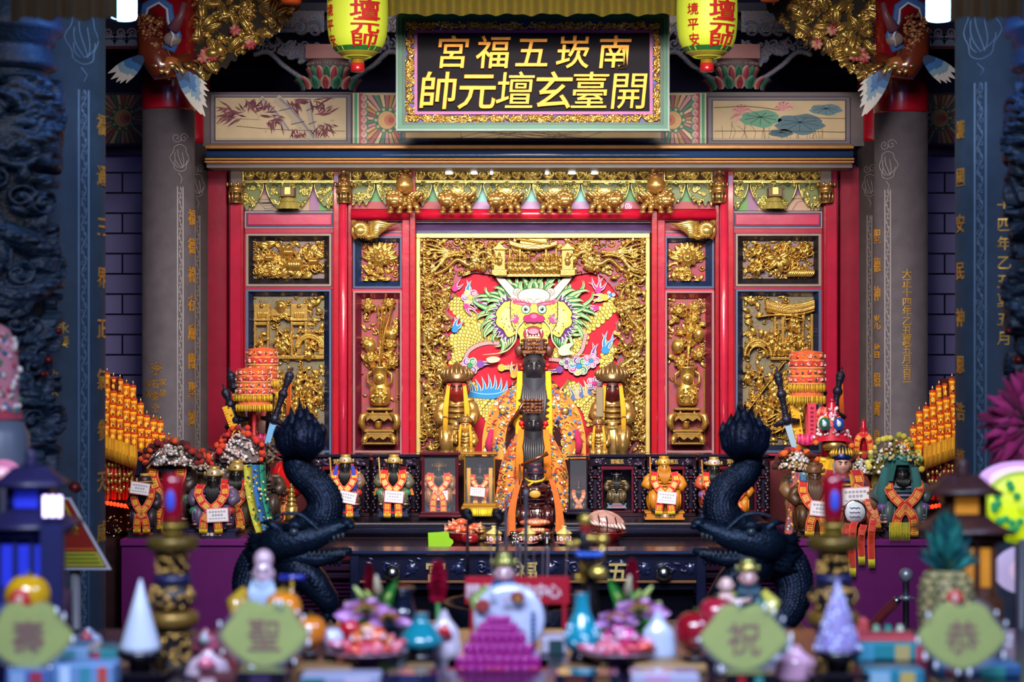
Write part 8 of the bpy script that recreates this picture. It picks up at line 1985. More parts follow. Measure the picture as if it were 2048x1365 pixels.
# vases and flowers
def vase(px_,d,prof,label,col,beads=0):
 k=d/FPX;b=B(px_,d);m=MB('gloss',col);y0=max(p[1] for p in prof);zb=Z(y0,d)
 root=fp('vase',label,'vase',px_,d);m.lathe([(p[0]*k,Z(p[1],d)) for p in catmull(prof,4)],(b.x,d,0),32);m.build('body',root)
 m=MB('darkwood','#0e0c14');m.lathe([(prof[0][0]*1.2*k,FZ),(prof[0][0]*1.3*k,(FZ+zb)/2),(prof[0][0]*1.1*k,zb)],(b.x,d,0),24);m.build('stand',root)
 if beads:
  m=MB('gloss','#bfe8f8');q=random.Random(1)
  for i in range(beads):a=-PI*q.random();y=q.uniform(1250,1290);r_=float(np.interp(y,[p[1] for p in prof][::-1],[p[0] for p in prof][::-1]));m.ell((b.x+r_*k*math.cos(a),d+r_*k*math.sin(a),Z(y,d)),.005,7,5)
  m.build('clear_beads',root)
 return root
vase(842,5.0,[(22,1304),(40,1292),(44,1278),(30,1258),(16,1242),(14,1230),(17,1226)],'squat teal vase beside the black vase','#147a8c')
vase(1164,4.95,[(20,1304),(34,1290),(36,1272),(26,1244),(16,1222),(14,1192),(17,1186)],'tall-necked teal vase under the gilt lotus stand','#1487a0',16)
vase(806,5.3,[(24,1290),(44,1262),(46,1244),(26,1222),(20,1196),(24,1178),(20,1174)],'black vase of lilies beside the squat teal vase','#0a1426')
vase(1255,5.35,[(26,1290),(42,1262),(40,1244),(26,1228),(24,1214)],'dark vase of lilies behind the pink offering dish','#101a2c')
def petal(m,base,tip,w_,col,bend=.02):
 a,e=Vector(base),Vector(tip);ax=e-a;sd=ax.cross(Vector((0,-1,.2))).normalized()
 m.grid(lambda u,v:tuple(a+ax*v+sd*((u-.5)*w_*math.sin(PI*(.08+.9*v))**.8)+Vector((0,-bend*math.sin(PI*v)+.012*math.cos((u-.5)*PI),bend*v*v*-1))),5,9,col=col)
def lily(root,cx,cy,s,d,col,seed,hid=0):
 q=random.Random(seed);k=d/FPX;c=W(cx,cy,d);m=MB('satin',col)
 for i in range(6):a=PI*.12+i*PI*.76/5 if not hid else i*PI/3+.3;petal(m,c,c+Vector((s*k*math.cos(a)*1.15,-.04*(i % 2)-.01,s*k*math.sin(a)*.85)),s*.56*k,col if i % 2 else '#c898c8',.02)
 for i in range(5):a=.6+i*.5;m.tube([c,c+Vector((s*.4*k*math.cos(a),-.05,s*.4*k*math.sin(a)))],[.002,.003],5,col='#c8d060');m.ell(c+Vector((s*.42*k*math.cos(a),-.05,s*.42*k*math.sin(a))),(.006,.005,.004),6,5,col='#b86a1c')
 return m.build('lily_flower',root)
def bouquet(px_,d,label,mirror,seed):
 root=fp('lily_bouquet',label,'flowers',px_,d);k=d/FPX;f=-1 if mirror else 1;q=random.Random(seed)
 m=MB('satin','#2a7a2c')
 root.location.z=FZ
 for (x,y,x2,y2,w_) in ((0,60,45,-62,18),(-10,50,-52,8,24),(10,60,75,20,20),(-20,60,-70,60,20),(5,50,30,-20,22),(0,60,-30,-30,16),(10,60,90,60,18)):
  petal(m,W(px_+f*x,1195+y,d),W(px_+f*x2,1195+y2,d-.04),w_*k*1.3,q.choice(['#1f6a24','#2f8a34','#1a5a2c','#3a9a3c']),.03)
 for i in range(6):m.tube([W(px_+f*(i*6-15),1275,d),W(px_+f*(i*14-35),1190,d-.02)],.004,6)
 m.build('leaves',root)
 m=MB('satin','#b8c46c')
 for (x,y,x2,y2,w_,c) in ((-10,20,-42,-22,9,'#b8c870'),(-20,25,-60,10,8,'#c8d480'),(0,20,-18,-14,8,'#a8bc60'),(10,15,2,-45,11,'#b8a88c'),(18,20,30,-8,7,'#b0c468'),(-5,24,-52,30,8,'#a8bc58')):
  a,e=W(px_+f*x,1195+y,d),W(px_+f*x2,1195+y2,d-.05);m.tube([a,a*.5+e*.5+Vector((0,-.01,.004)),e],[.004,w_*k*.8,.003],8,col=c)
 m.build('lily_buds',root)
 for (x,y,s_,c) in ((-16,32,58,'#c088c8'),(30,46,44,'#b07ab8')):lily(root,px_+f*x,1195+y,s_,d-.16,c,seed+x)
 return root
bouquet(750,5.3,'lily bouquet with green leaf and red ginger in the black vase',False,2);bouquet(1262,5.3,'lily bouquet with red ginger in the dark vase behind the pink dish',True,3)
for px_,y0,y1,w_,d,lab in ((738,1134,1195,13,5.42,'slim red ginger flower behind the lilies of the black vase'),(876,1130,1206,26,5.3,'broad dark red ginger flower above the squat teal vase'),(1264,1124,1180,17,5.42,'red ginger flower behind the lilies of the dark vase')):
 root=fp('ginger_flower',lab,'flower',px_,d);k=d/FPX;m=MB('satin','#8a0c2c');q=random.Random(px_)
 for r_ in range(6):
  for i in range(6):a=2*PI*i/6+r_*.5;y=y1-(y1-y0)*r_/6;rr_=w_*k*.6*math.sin(PI*(.25+.12*r_));c=W(px_,y,d);petal(m,c+Vector((rr_*.3*math.cos(a),rr_*.3*math.sin(a),0)),c+Vector((rr_*math.cos(a),rr_*math.sin(a),(y1-y0)*k*.36)),w_*k*.7,q.choice(['#9a0c30','#b01440','#7a0a24']),.006)
 m.build('petals',root);m=MB('satin','#2f7a34');m.tube([W(px_,y1,d),(X(px_,d),d,FZ)],.006,6);m.build('stem',root)
def dish(px_,d,yb,w_,label,cols,seed,items):
 k=d/FPX;root=fp('footed_dish',label,'dish',px_,d);b=root.location;zz=lambda y:Z(y,d)
 m=MB('gloss','#8a9098');m.lathe([(w_*.3*k,FZ),(w_*.16*k,FZ+.02),(w_*.14*k,zz(yb+22)),(w_*.55*k,zz(yb+12)),(w_*.98*k,zz(yb-6)),(w_*k,zz(yb-9)),(w_*.9*k,zz(yb-6)),(.001,zz(yb))],(b.x,d,0),40,col='#9a7a90');m.build('dish',root)
 q=random.Random(seed);m=MB('gloss',cols[0])
 for i in range(46):r_=w_*.85*k*math.sqrt(q.random());a=q.uniform(0,2*PI);m.ell((b.x+r_*math.cos(a),d+r_*math.sin(a)*.9,zz(yb-10)+q.uniform(0,.012)),(.022,.018,.010),7,5,R=Matrix.Rotation(q.uniform(-1,1),3,'Y'),col=q.choice(cols))
 return root
def sweets(root,px_,d,yb,w_,cols,seed,n=46):
 k=d/FPX;b=root.location;q=random.Random(seed);m=MB('gloss',cols[0])
 for i in range(n):r_=w_*.85*k*math.sqrt(q.random());a=q.uniform(0,2*PI);m.ell((b.x+r_*math.cos(a),d+r_*math.sin(a)*.9,Z(yb-11,d)+q.uniform(0,.012)),(.022,.018,.010),7,5,R=Matrix.Rotation(q.uniform(-1,1),3,'Y'),col=q.choice(cols))
 return m
for px_,d,lab,gl in ((735,4.9,'pink sweets heaped over the footed dish under the orange wrapped fruit','footed pink dish under the orange wrapped fruit beside the squat teal vase'),(1236,4.9,'pink sweets heaped over the footed dish under the pink wrapped fruit','footed pink dish under the pink wrapped fruit beside the tall-necked teal vase')):
 r_=dish(px_,d,1308,82,gl,['#c85a6c'],px_,0)
 sweets(r_,px_,d,1308,82,['#c8506c','#d87a88','#e0503c','#d898b0','#c83a50'],px_).build('candy_heap',None,lab,'sweets',kind='stuff')
 for i,(x,y,s_,c) in enumerate(((-14,1278,22,'#d86a2c' if px_ < 900 else '#c02c78'),(16,1274,24,'#d8561c' if px_ < 900 else '#c83c8a'),(34,1284,18,'#d87a3c' if px_ < 900 else '#b82870'),(0,1262,18,'#c8841c' if px_ < 900 else '#a01c7a'))):
  k=d/FPX;root=thing('wrapped_fruit',('%s %s wrapped fruit on the footed dish' % (('end','largest','small outer','topmost')[i],'orange' if px_ < 900 else 'pink')),'fruit',W(px_+x,y+s_*.8,d),'wrapped fruit on the footed dishes')
  m=MB('gloss',c);c0=W(px_+x,y,d-.02*(i % 2));m.ell(c0,(s_*k,s_*k,s_*.85*k),18,12);m.build('fruit',root)
  m=MB('gloss','#d8c0d0');q=random.Random(i)
  for j in range(7):a=-PI*q.random();m.tube([c0+Vector((s_*k*math.cos(a),-s_*k*.6,s_*.6*k*math.sin(a+PI))),c0+Vector((s_*.7*k*math.cos(a),-s_*k*.95,0))],[.002,.004],5)
  m.build('wrapper_crease',root)
  # fruit with stickers
def fruit(px_,py_,r_,d,name,label,col,tall=1.,sticker=True,seed=0):
 k=d/FPX;c=W(px_,py_,d);root=thing(name,label,'fruit',(c.x,d,c.z-r_*k*tall));m=MB('gloss',col);zb=c.z-r_*k*tall-.012
 if zb > FZ+.012:n_=MB('darkwood','#1c1420');n_.lathe([(r_*.7*k,FZ),(r_*.5*k,FZ+.01),(r_*.4*k,zb-.008),(r_*.75*k,zb),(r_*.7*k,zb+.006),(.001,zb+.004)],(c.x,d,0),24);n_.build('fruit_stand',None,'dark lacquer stand under the '+label.split(' behind')[0].split(' before')[0].split(' below')[0].split(' at the')[0].split(' beside')[0],'stand')
 m.grid(lambda u,v:(c.x+r_*k*math.sin(PI*v)*math.cos(2*PI*u)*(1-.18*(1-v) if tall > 1 else 1),d+r_*k*math.sin(PI*v)*math.sin(2*PI*u),c.z-r_*k*tall*math.cos(PI*v)+(.0 if tall > 1 else .012*math.sin(PI*v)**.3-.012)),24,14,wrap=True);m.build('flesh',root)
 if sticker:m=MB('satin','#b8342c');m.ell((c.x-.1*r_*k,d-r_*k*.93,c.z-.05*r_*k),(r_*.5*k,.008,r_*.5*k),18,6);m.ell((c.x-.1*r_*k,d-r_*k*.95,c.z-.05*r_*k),(r_*.28*k,.008,r_*.3*k),12,6,col='#d8a89a');m.build('sticker',root)
 m=MB('satin','#5a6a2c');m.tube([(c.x,d,c.z+r_*k*tall*.96),(c.x+.004,d,c.z+r_*k*tall*1.06)],.004,6);m.build('stem',root)
 return root
fruit(55,1192,46,4.72,'pomelo','yellow pomelo with red sticker behind the placard nearest the blue pagoda lamp','#c89a14',1.0);fruit(566,1218,38,4.95,'pomelo','round orange pomelo with red sticker before the white-bearded figurine','#d8801c',1.0)
fruit(1390,1262,42,4.85,'apple','large red apple at the edge of the placard before the figurine with a child','#8a1020',1.0,False);fruit(1432,1228,36,5.0,'apple','dark red apple below the pink child figurine','#a01c34',1.0,False);fruit(620,1262,34,4.9,'orange','orange fruit beside the placard and the footed dish of orange fruit','#c8741c',1.0,False)
fruit(700,1258,22,5.1,'apple','small bright red apple beside the orange wrapped fruit','#b81c2c',1.0,False);fruit(662,1278,26,4.95,'peach','pale white peach between placard and footed dish','#c0c4dc',1.0,False)
d=4.95;k=d/FPX;root=fp('pineapple','whole pineapple with teal leaves standing behind the placard at the pagoda lamp','pineapple',1893,d);b=root.location;zz=lambda y:Z(y,d)
m=MB('satin','#8a8058');m.lathe([(30*k,FZ),(44*k,zz(1280)),(50*k,zz(1220)),(46*k,zz(1165)),(30*k,zz(1142))],(b.x,d,0),24)
for r_ in range(11):
 for i in range(15):a=2*PI*(i+.5*(r_ % 2))/15;y=1150+r_*13;R=float(np.interp(y,[1142,1165,1220,1280],[32,46,50,44]))*k;m.ell((b.x+R*math.cos(a),d+R*math.sin(a),zz(y)),(.011,.011,.008),7,5,col='#a89a68' if (i+r_) % 2 else '#6a6a44')
m.build('body',root);m=MB('satin','#1f6a68')
for i in range(34):
 a=i*2.4;t=i/34;L=50+90*t;sp_=62*(1-t)**.8+6;petal(m,(b.x,d,zz(1146)),(b.x+sp_*k*math.cos(a),d+sp_*k*.6*math.sin(a),zz(1146-L*(1.0 if t > .3 else .8))),17*k,['#1f6a68','#174f58','#2a7f78'][i % 3],.01)
m.build('leaves',root);m=MB('satin','#b8342c');m.ell((b.x+6*k,d-49*k,zz(1190)),(18*k,.008,18*k),18,6);m.ell((b.x+6*k,d-50.5*k,zz(1190)),(9*k,.008,11*k),12,6,col='#d8a8a0');m.build('sticker',root)
# trays, boxes and wrapped goods along the front edge
def slab(name,label,cat,x0,x1,y0,d,dp,col,mat='satin',extra=None,y1=None):
 m=MB(mat,col);m.box(X(x0,d),X(x1,d),d,d+dp,FZ if y1 is None else Z(y1,d),Z(y0,d),.005)
 if extra:
  for a,b_,c_ in extra:m.box(X(a,d),X(b_,d),d-.003,d+.002,FZ+.002,Z(y0+4,d),col=c_)
 return m.build(name,None,label,cat)
slab('wooden_tray','pale wooden tray under the footed dish of orange fruit','tray',592,702,1336,4.78,.10,'#8a6a44');slab('wooden_tray','pale wooden tray beside the box under the magenta cake','tray',806,866,1338,4.8,.1,'#8a6a44')
slab('wooden_tray','broad pale wooden tray under the footed dish of pink fruit','tray',1268,1414,1330,4.8,.12,'#9a7a50');slab('wooden_tray','low wooden tray between the magenta cake and the footed dish of pink fruit','tray',1122,1200,1340,4.82,.1,'#8a6a44')
slab('gift_box','teal and coral gift box behind the purple cone','gift box',1712,1862,1286,5.0,.14,'#2a8a98',extra=((1716,1748,'#4aa0c0'),(1790,1820,'#b8a870'),(1832,1858,'#c84a5c')));slab('gift_box','coral lid box on top of the teal gift box','gift box',1708,1840,1276,5.02,.12,'#d0505c',y1=1286)
slab('gift_box','small pink box behind the coral lid box','gift box',1708,1738,1240,5.16,.06,'#d85a5c');slab('gift_box','pale blue wrapped box before the slanted sign','gift box',92,176,1296,4.9,.14,'#7aa0c8','gloss',((120,150,'#4a8a9a'),));slab('gift_box','teal foil box between the pale blue box and the white cone','gift box',180,236,1300,4.95,.12,'#3a8a94','gloss',((186,200,'#b0405a'),))
slab('sweet_box','white sweet box with dark window between magenta cake and teal vase','box',1082,1134,1276,5.1,.1,'#a8a4b8',extra=((1098,1126,'#1c3a3c'),))
def bag(px_,yb,w_,h_,d,label,col,seed,top=None):
 k=d/FPX;q=random.Random(seed);c=Vector((X(px_,d),d,FZ));root=thing('wrapped_bag',label,'wrapped offering',c);ht=Z(yb-h_,d)-FZ;m=MB('gloss',col)
 m.grid(lambda u,v:(c.x+w_*k*math.cos(2*PI*u)*float(np.interp(v,[0,.1,.6,.8,1],[.8,1,.8,.35,.12]))*(1+.08*math.sin(9*2*PI*u+seed)),d+w_*.7*k*math.sin(2*PI*u)*float(np.interp(v,[0,.1,.6,.8,1],[.8,1,.8,.35,.2])),FZ+ht*v),40,14,wrap=True);m.build('bag',root)
 if top:m=MB('gloss',top);m.tube([(c.x-w_*.3*k,d-w_*.6*k,FZ+ht*.5),(c.x,d-w_*.75*k,FZ+ht*.62),(c.x+w_*.4*k,d-w_*.6*k,FZ+ht*.45)],[.01,.022,.008],8);m.build('printed_band',root)
 return root
bag(1316,1300,36,78,5.0,'white wrapped bag beside the footed dish of pink fruit','#b8c4dc',1);bag(416,1350,44,50,4.75,'white and pink wrapped bag between candle holder and placard','#c8b0c0',2,'#d8708c');bag(888,1310,34,90,5.05,'white bag with red and green print beside the squat teal vase','#c0b8c8',3,'#b81c28')
bag(1592,1360,44,70,4.7,'pink and white wrapped bag between placard and purple cone','#c89ab8',4);bag(1560,1310,30,50,5.0,'clear white wrapped bag behind the placard by the purple cone','#a8a8c0',5,'#8a9a5c')
bag(176,1290,30,34,5.2,'small crinkled white bag behind the pale blue box','#9aa8c8',6,'#c03a4a');bag(410,1300,26,44,5.15,'crinkled pink bag behind the white and pink bag','#c05a78',7,'#e0e0e8')
for i,px_ in enumerate((1752,1776,1800)):
 m=MB('gloss',('#8ac0a0','#2a9a88','#c8d8c0')[i]);m.grid(lambda u,v:(X(px_,5.2)+.022*math.cos(2*PI*u)*(1-v*.7),5.2+.022*math.sin(2*PI*u)*(1-v*.7),FZ+(Z(1250,5.2)-FZ)*v),16,6,wrap=True);m.build('foil_parcel',None,('pale green','teal','whitish')[i]+' foil parcel peaking behind the coral lid box','parcel')
for nm_,lab_,x0_,x1_,y_,d_,dp_,c_,ex_ in (('sweet_box','dark lacquer sweet box below the placard nearest the white-bearded figurine',470,570,1346,4.5,.08,'#140f20',((500,540,'#3a2a50'),)),('sweet_box','pale box with teal end in front of the footed dish of orange fruit',600,760,1352,4.52,.09,'#8a90b0',((604,650,'#2a6a74'),(690,740,'#b0a8c0'))),
('sweet_box','navy sweet box before the pale tray beside the squat teal vase',770,876,1350,4.52,.09,'#161a3c',((800,840,'#2a3058'),)),('sweet_box','navy sweet box between the red and gold box and the broad tray',1110,1240,1350,4.52,.09,'#14142c',((1130,1170,'#5a2a1c'),(1190,1220,'#6a4a24'))),
('sweet_box','white paper wrapped box before the broad pale tray',1262,1400,1348,4.52,.09,'#a8a8c4',((1290,1340,'#c090b8'),)),('sweet_box','black box of jars below the placard before the red apples',1450,1556,1350,4.5,.08,'#100e18',((1476,1490,'#a81c24'),(1510,1526,'#3a8a84'))),
('sweet_box','blue and teal box in front of the teal gift box',1730,1850,1340,4.55,.09,'#2a7a94',((1740,1780,'#8ab0c8'),(1800,1830,'#b8a45c'))),('sweet_box','teal and red boxed set at the table end below the wooden pagoda lamp',1880,2044,1330,4.75,.1,'#2a5a8a',((1890,1930,'#7a2a3c'),(1960,2010,'#3a9a94'))),
('sweet_box','clear blue box of sweets at the table end below the yellow pomelo',10,96,1340,4.55,.09,'#4a6aa8',((20,50,'#8aa8d0'),(60,84,'#a03a4a'))),('sweet_box','blue striped box in front of the pale blue wrapped box',104,226,1330,4.6,.09,'#6a90c0',((120,140,'#b8d0e8'),(160,180,'#3a8a9c'),(196,214,'#b84a3c'))),('sweet_box','dark red box under the candle holder beside the white cone',388,470,1354,4.5,.08,'#4a1420',((400,430,'#c8a8b8'),))):
 slab(nm_,lab_,'box',x0_,x1_,y_,d_,dp_,c_,'gloss' if x0_ % 4 else 'satin',ex_)
 # red banner, incense, gilt lotus stand
d=5.5;root=fp('red_banner','red banner board with white outlined characters behind the porcelain figurines','banner',1035,d);m=MB('satin','#a81028');m.box(X(930,d),X(1140,d),d,d+.015,Z(1210,d),Z(1154,d),.003);m.box(X(940,d),X(948,d),d,d+.015,FZ,Z(1208,d));m.box(X(1125,d),X(1133,d),d,d+.015,FZ,Z(1208,d));m.build('board',root)
for px_,ch in ((946,'關'),(978,'懷'),(1052,'的'),(1082,'中'),(1108,'心')):m=MB('satin','#e0c8d4');m.text(ch,X(px_,d),Z(1182,d),.042,d-.001,.003,off=.012);m.build('character',root)
d=6.9;k=d/FPX;m=MB('bronze','#1a1c2c');m.lathe([(.20,.55),(.26,.62),(.28,.74),(.24,.84),(.27,.90),(.25,.90),(.23,.86)],(X(1040,d),d,0),36);m.lathe([(.06,0),(.12,.3),(.2,.55)],(X(1040,d),d,0),20);m.lathe([(.001,.87),(.23,.87)],(X(1040,d),d,0),24,mat='matte',col='#8a8078');m.build('incense_burner',None,'round bronze incense burner holding the tall incense sticks behind the red banner','incense burner')
STK=[(1012,1000,3.6,'#5a4a50'),(1052,985,4.2,'#4a4248'),(982,1085,1.4,'#6a5058'),(1000,1090,1.4,'#5a4a58'),(1032,1085,1.5,'#6a545c'),(1040,1092,2.6,'#5a4c54'),(1096,1098,2.6,'#6a545c'),(1086,1102,1.4,'#6a545c'),(1068,1098,1.4,'#5a4850'),(1135,1060,1.5,'#7a5a50'),(1134,1100,1.4,'#5a4a50')]
nm=('tall grey incense stick, second thickest, rising before the wooden statue','thickest and tallest incense stick rising before the wooden statue')
for i,(px_,y,r_,c) in enumerate(STK):
 m=MB('matte',c);a=W(px_,y,d);m.tube([a,(a.x+(X(1040,d)-a.x)*.06,d,.865)],r_*k,8);m.ell(a,(r_*k*1.1,r_*k*1.1,r_*k*1.6),8,6,col='#8a94a0')
 m.build('incense_stick',None,nm[i] if i < 2 else ('thin incense stick in the bronze burner, one of the short ones' if r_ < 2 else 'shorter thick incense stick in the bronze burner'),'incense stick','tall incense sticks' if i < 2 else 'thin incense sticks' if r_ < 2 else 'short thick incense sticks')
for px_,lab in ((935,'dark rod with curled finial before the brass burner'),(994,'dark rod with curled finial before the first teacup')):
 dd=7.3;m=MB('bronze','#24202a');a=W(px_,1048,dd);m.tube([a,(a.x,dd,.9)],.006,8);kk=dd/FPX
 m.tube([W(px_+p[0],1048+p[1],dd) for p in catmull([(0,0),(6,-6),(4,-14),(-4,-18),(-3,-25),(5,-24),(4,-18)],5)],[.01,.014,.013,.012,.006],8)
 for j in range(6):m.ell(W(px_+5+(j % 2)*2,1045-j*3.5,dd),(.008,.006,.006),6,4)
 m.lathe([(.03,.86),(.006,.9)],(a.x,dd,0),10);m.tube([(a.x,dd,.02),(a.x,dd,.88)],.008,8);m.lathe([(.045,0),(.04,.02),(.01,.03)],(a.x,dd,0),14);m.build('curled_rod',None,lab,'rod')
d=5.15;k=d/FPX;root=fp('gilt_lotus_stand','blurred gilt lotus stand with gold balls and blue beads above the tall-necked teal vase','ornament',1180,d);P=lambda x,y,o=0.:W(x,y,d-o);bx=X(1180,d)
m=MB('gold','#b89a2c')
for x,y,r_ in ((1170,1040,14),(1205,1080,14),(1172,1066,7),(1140,1088,8)):m.ell(P(x,y),r_*k,16,10)
m.tube([P(1128,1088),P(1160,1086),P(1176,1076),P(1205,1080)],[.006,.01,.01,.008],8);m.tube([P(1205,1085),P(1203,1125)],.008,8)
for i in range(11):a=2*PI*i/11;petal(m,P(1180,1160),(bx+34*k*math.cos(a),d+34*k*math.sin(a),Z(1142,d)),22*k,['#c8a830','#a8801c'][i % 2],.01);petal(m,P(1180,1150),(bx+22*k*math.cos(a+.3),d+22*k*math.sin(a+.3),Z(1118,d)),14*k,'#b8982c',.01)
m.ell(P(1196,1145,.05),(18*k,.02,13*k),14,8,col='#d8c04c');m.build('gilt_lotus',root)
m=MB('gloss','#1c5ac8')
for i in range(8):a=-PI*i/7;m.ell((bx+24*k*math.cos(a),d+18*k*math.sin(a),Z(1108,d)),6*k,10,8)
m.build('blue_beads',root);m=MB('bronze','#141018');m.tube([P(1170,1050),P(1166,1090),P(1180,1130),P(1180,1200),(bx,d,FZ)],[.012,.016,.014,.022,.03],10);m.ell(P(1170,1058),(.014,.014,.03),10,8,mat='lacquer',col='#8a1818');m.build('stem',root)
# pagoda lamps, slanted sign, hat, fan, glowing discs, barrier
def pagoda(px_,d,y0,y1,w_,label,wood,roof,glow):
 k=d/FPX;root=fp('pagoda_lamp',label,'pagoda lamp',px_,d);b=root.location;zz=lambda y:Z(y,d);h=y1-y0;yy=lambda t:zz(y1-h*t);q4=PI/4
 m=MB('satin',wood)
 def sq(prof,c_=None,**kk):m.M=Matrix.Translation((b.x,d,0))@Matrix.Rotation(q4,4,'Z');m.lathe([(r_*w_*k*1.414,z) for r_,z in prof],(0,0,0),4,col=c_ or wood,**kk);m.M=None
 sq([(.40,FZ),(.40,yy(0)),(.34,yy(.02)),(.34,yy(.42))],wood)
 sq([(.42,yy(.40)),(.42,yy(.46))]);sq([(.24,yy(.58)),(.24,yy(.74))],wood);m.build('body',root)
 m=MB('satin',roof)
 for t,R in ((.46,.52),(.74,.40)):m.M=Matrix.Translation((b.x,d,0))@Matrix.Rotation(q4,4,'Z');m.lathe([(R*w_*k*1.414,yy(t)),(R*w_*k*1.45,yy(t+.02)),(R*.7*w_*k*1.414,yy(t+.07)),(R*.45*w_*k*1.414,yy(t+.13))],(0,0,0),4,col=roof);m.M=None
 m.lathe([(.06*w_*k,yy(.86)),(.10*w_*k,yy(.89)),(.05*w_*k,yy(.92)),(.08*w_*k,yy(.95)),(.001,yy(1.0))],(b.x,d,0),14);m.build('roof',root)
 for i in range(3):m=MB('glowsoft',glow);x=b.x+(i-1)*.2*w_*k;m.box(x-.06*w_*k,x+.06*w_*k,d-.352*w_*k,d-.33*w_*k,yy(.08),yy(.36));m.build('lit_window',root)
 m=MB('glowsoft',glow)
 m.box(b.x-.14*w_*k,b.x+.14*w_*k,d-.25*w_*k,d-.23*w_*k,yy(.60),yy(.72),mat='glowsoft',col=glow);m.build('lit_window',root)
 m=MB('satin',wood)
 for i in range(4):x=b.x+(i-1.5)*.2*w_*k;m.box(x-.02*w_*k,x+.02*w_*k,d-.37*w_*k,d-.34*w_*k,yy(.02),yy(.40))
 m.build('lattice',root)
pagoda(62,5.05,895,1190,165,'blue lit pagoda lamp standing before the dragon column and slanted sign','#1c2468','#231f48','#2030c8');pagoda(1925,5.2,915,1190,165,'brown wooden pagoda lamp behind the pineapple','#4a2818','#3a2020','#c8801c')
m=MB('lamp','#e0d0ff')
for i in range(3):m.box(X(86+i*14,4.9),X(94+i*14,4.9),4.9,4.91,Z(1034,4.9),Z(992,4.9));
for i in range(3):m.tube([(X(90+i*14,4.91),4.912,Z(1032,4.9)),(X(90+i*14,4.91),4.93,Z(1060,4.9))],.004,5,mat='satin',col='#1c1a40')
m.box(X(80,4.92),X(124,4.92),4.92,4.94,FZ,Z(1030,4.9),mat='satin',col='#1c2050');m.build('tube_light',None,'cluster of short pinkish white tube lights on the blue pagoda lamp','light')
root=thing('slanted_sign','red and yellow printed sign in a white frame, slanting before the thick front column','sign',W(165,1140,7.4));d=7.4
def qd(m,pts,o,**kk):a=[W(p[0],p[1],d+.5*(1140-p[1])/140-o) for p in pts];m.add([tuple(p) for p in a]+[tuple(p+Vector((0,.015,0))) for p in a],[(0,1,2,3),(7,6,5,4),(0,4,5,1),(1,5,6,2),(2,6,7,3),(3,7,4,0)],smooth=False,**kk)
m=MB('satin','#c8ccd0');qd(m,[(100,995),(140,995),(222,1140),(100,1140)],0,col='#c4c8d0');m.build('frame',root)
m=MB('satin','#9a2418');qd(m,[(100,1000),(136,1000),(213,1135),(100,1135)],.006,col='#9a2a18');qd(m,[(116,1002),(128,1002),(166,1075),(152,1075)],.012,col='#b8a02c');qd(m,[(126,1104),(194,1104),(210,1133),(126,1133)],.012,col='#b8b83c');qd(m,[(126,1075),(176,1075),(190,1100),(126,1100)],.012,col='#c8641c')
for i in range(6):qd(m,[(118+i*5.6,1008+i*11),(126+i*5.6,1008+i*11),(130+i*5.6,1016+i*11),(122+i*5.6,1016+i*11)],.018,col='#8a5a14')
for i in range(3):qd(m,[(130,1108+i*8),(190+i*4,1108+i*8),(192+i*4,1111+i*8),(130,1111+i*8)],.018,col='#8a8a1c')
m.build('print',root);m=MB('satin','#8a8a90');m.tube([W(150,1135,7.45),(X(150,7.45),7.5,0)],.02,8);m.lathe([(.16,0),(.15,.02),(.02,.03)],(X(150,7.45),7.5,0),18);m.build('post',root)
root=thing('embroidered_hood','pink embroidered hood on a grey stand before the dragon column','hood',(X(5,6.4),6.4,0));d=6.4;k=d/FPX
m=MB('cloth','#c07a88');prof=[(44,838),(40,826),(36,780),(38,740),(32,690),(18,658),(1,648)];m.lathe([(p[0]*k,Z(p[1],d)) for p in prof],(X(0,d),d,0),30,rip=(.03,9));m.lathe([(46*k,Z(838,d)),(42*k,Z(822,d))],(X(0,d),d,0),30,cap=False,col='#a83a4c');q=random.Random(6)
for i in range(110):a=-PI*q.random();y=q.uniform(665,825);R=float(np.interp(y,[658,690,740,780,826],[18,32,38,36,40]))*k*1.02;m.ell((X(0,d)+R*math.cos(a),d+R*math.sin(a),Z(y,d)),(.012,.006,.008),7,5,R=Matrix.Rotation(q.uniform(0,3),3,'Y'),col=q.choice(['#e0d8d8','#b83a4c','#3a6a8a','#d8a8b0','#4a7a5a','#d8d0c0']))
m.build('hood',root);m=MB('satin','#5a6478');m.lathe([(30*k,0),(60*k,Z(940,d)),(58*k,Z(870,d)),(40*k,Z(835,d))],(X(0,d),d,0),24,col='#5c6678');m.build('grey_stand',root)
root=thing('feather_fan','magenta feather fan standing before the dragon column','fan',(X(2060,6.8),6.8,0));d=6.8;k=d/FPX;q=random.Random(8);m=MB('cloth','#8a1050')
for i in range(150):
 a=PI*.3+q.uniform(0,PI*1.35);L=96*q.uniform(.55,1.12);c=W(2062,850,d);e=c+Vector((L*k*math.cos(a),q.uniform(-.05,.05),L*1.1*k*math.sin(a)));s_=c+(e-c)*q.uniform(.2,.5);m.tube([s_,s_*.4+e*.6+Vector((0,-.015,.006)),e],[.010,.016,.003],6,flat=.5,col=q.choice(['#8a1050','#a01860','#6a0c40','#b02a70']))
m.build('feathers',root);m=MB('satin','#4a1830');m.ell(W(2062,850,d+.03),(.11,.02,.11),20,10,col='#5a0c38');m.tube([W(2062,850,d+.03),(X(2062,d),d+.03,0)],.02,8);m.lathe([(.16,0),(.15,.02),(.02,.03)],(X(2062,d),d+.03,0),18);m.build('fan_pole',root)
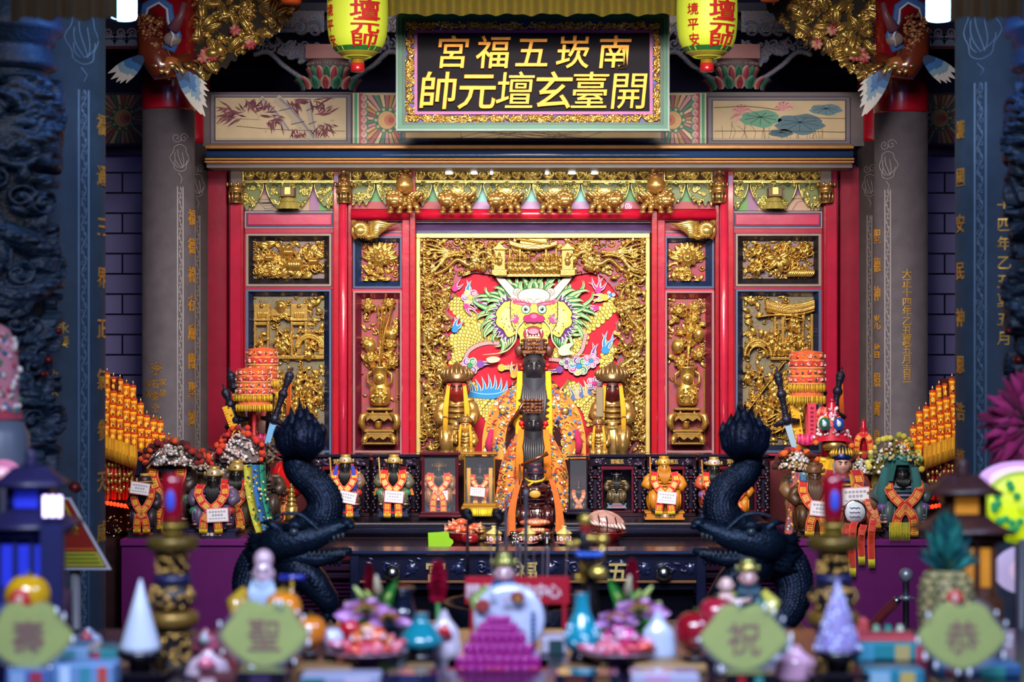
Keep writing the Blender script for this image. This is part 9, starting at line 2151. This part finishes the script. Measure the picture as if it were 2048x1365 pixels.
def discs(name,label,px_,py_,rx,ry,d,layers,tilt=.3):
 k=d/FPX;root=thing(name,label,'light',(X(px_,d),d,0));m=MB('glow',layers[0][1]);c=W(px_,py_,d)
 for i,(s_,col) in enumerate(layers):m.grid(lambda u,v:(c.x+rx*k*s_*v*math.cos(2*PI*u),d-.004*i-.03*(1-v*v),c.z+ry*k*s_*v*math.sin(2*PI*u)),36,5,wrap=True,col=col)
 m.build('lit_shade',root);m=MB('satin','#3a3a48');m.tube([(c.x,d+.01,c.z),(c.x,d+.02,0)],.02,8);m.lathe([(.10,0),(.09,.02),(.02,.03)],(c.x,d+.02,0),16);m.build('pole',root)
 return root
discs('lit_disc','glowing pink and white disc lamp above the yellow-green flower lamp',2040,962,84,40,6.3,((1,'#c090c8'),(.9,'#e8c0d8'),(.7,'#d070a0'),(.5,'#f0d8e8')))
discs('lit_flower','glowing yellow-green flower lamp beside the wooden pagoda lamp',2045,1015,82,74,5.8,((1,'#8a9c08'),(.92,'#c0d010'),(.5,'#a8bc0c')))
discs('lit_disc','lower glowing pink and white disc lamp under the yellow-green flower lamp',2056,1140,70,50,6.05,((1,'#b0a0c8'),(.85,'#d0b0d0'),(.6,'#c86090'),(.4,'#d8d0e8')))
discs('lit_disc','glowing pink disc lamp behind the blue pagoda lamp',6,945,36,26,6.2,((1,'#b06a8a'),(.8,'#d898b0'),(.5,'#e0c0d0')))
m=MB('glow','#1c7a3c');q=random.Random(3)
for i in range(14):a=q.uniform(1.6,4.7);m.ell(W(2045+82*.75*q.uniform(.4,1.1)*math.cos(a),1015+60*math.sin(a)*q.uniform(.3,1),5.755),(.012,.004,.012),8,5)
m.build('green_leaf_pattern',bpy.data.objects['lit_flower'])
d=8.3;k=d/FPX;root=thing('barrier_post','steel barrier post with ball top and red rope before the purple cabinet','barrier post',(X(1812,d),d,0));x=X(1812,d)
m=MB('goldflat','#a8aeb8');m.lathe([(.15,0),(.15,.015),(.03,.03),(.0135,.05),(.0135,Z(1158,d)),(.02,Z(1162,d)),(.012,Z(1158,d))],(x,d,0),22);m.ell((x,d,Z(1150,d)),.030,20,14);m.lathe([(.022,Z(1200,d)),(.022,Z(1192,d))],(x,d,0),16);m.tube([(x-.035,d,Z(1197,d)),(x+.035,d,Z(1197,d))],.006,7);m.build('post',root)
m=MB('cloth','#6a0c1c');m.tube([W(1790,1206,d),W(1770,1224,d),W(1745,1252,d),W(1700,1290,d),W(1640,1310,d)],.020,10);m.tube([W(1798,1196,d),W(1788,1208,d)],.016,10,mat='metal',col='#a0a4ac');m.build('red_rope',root)
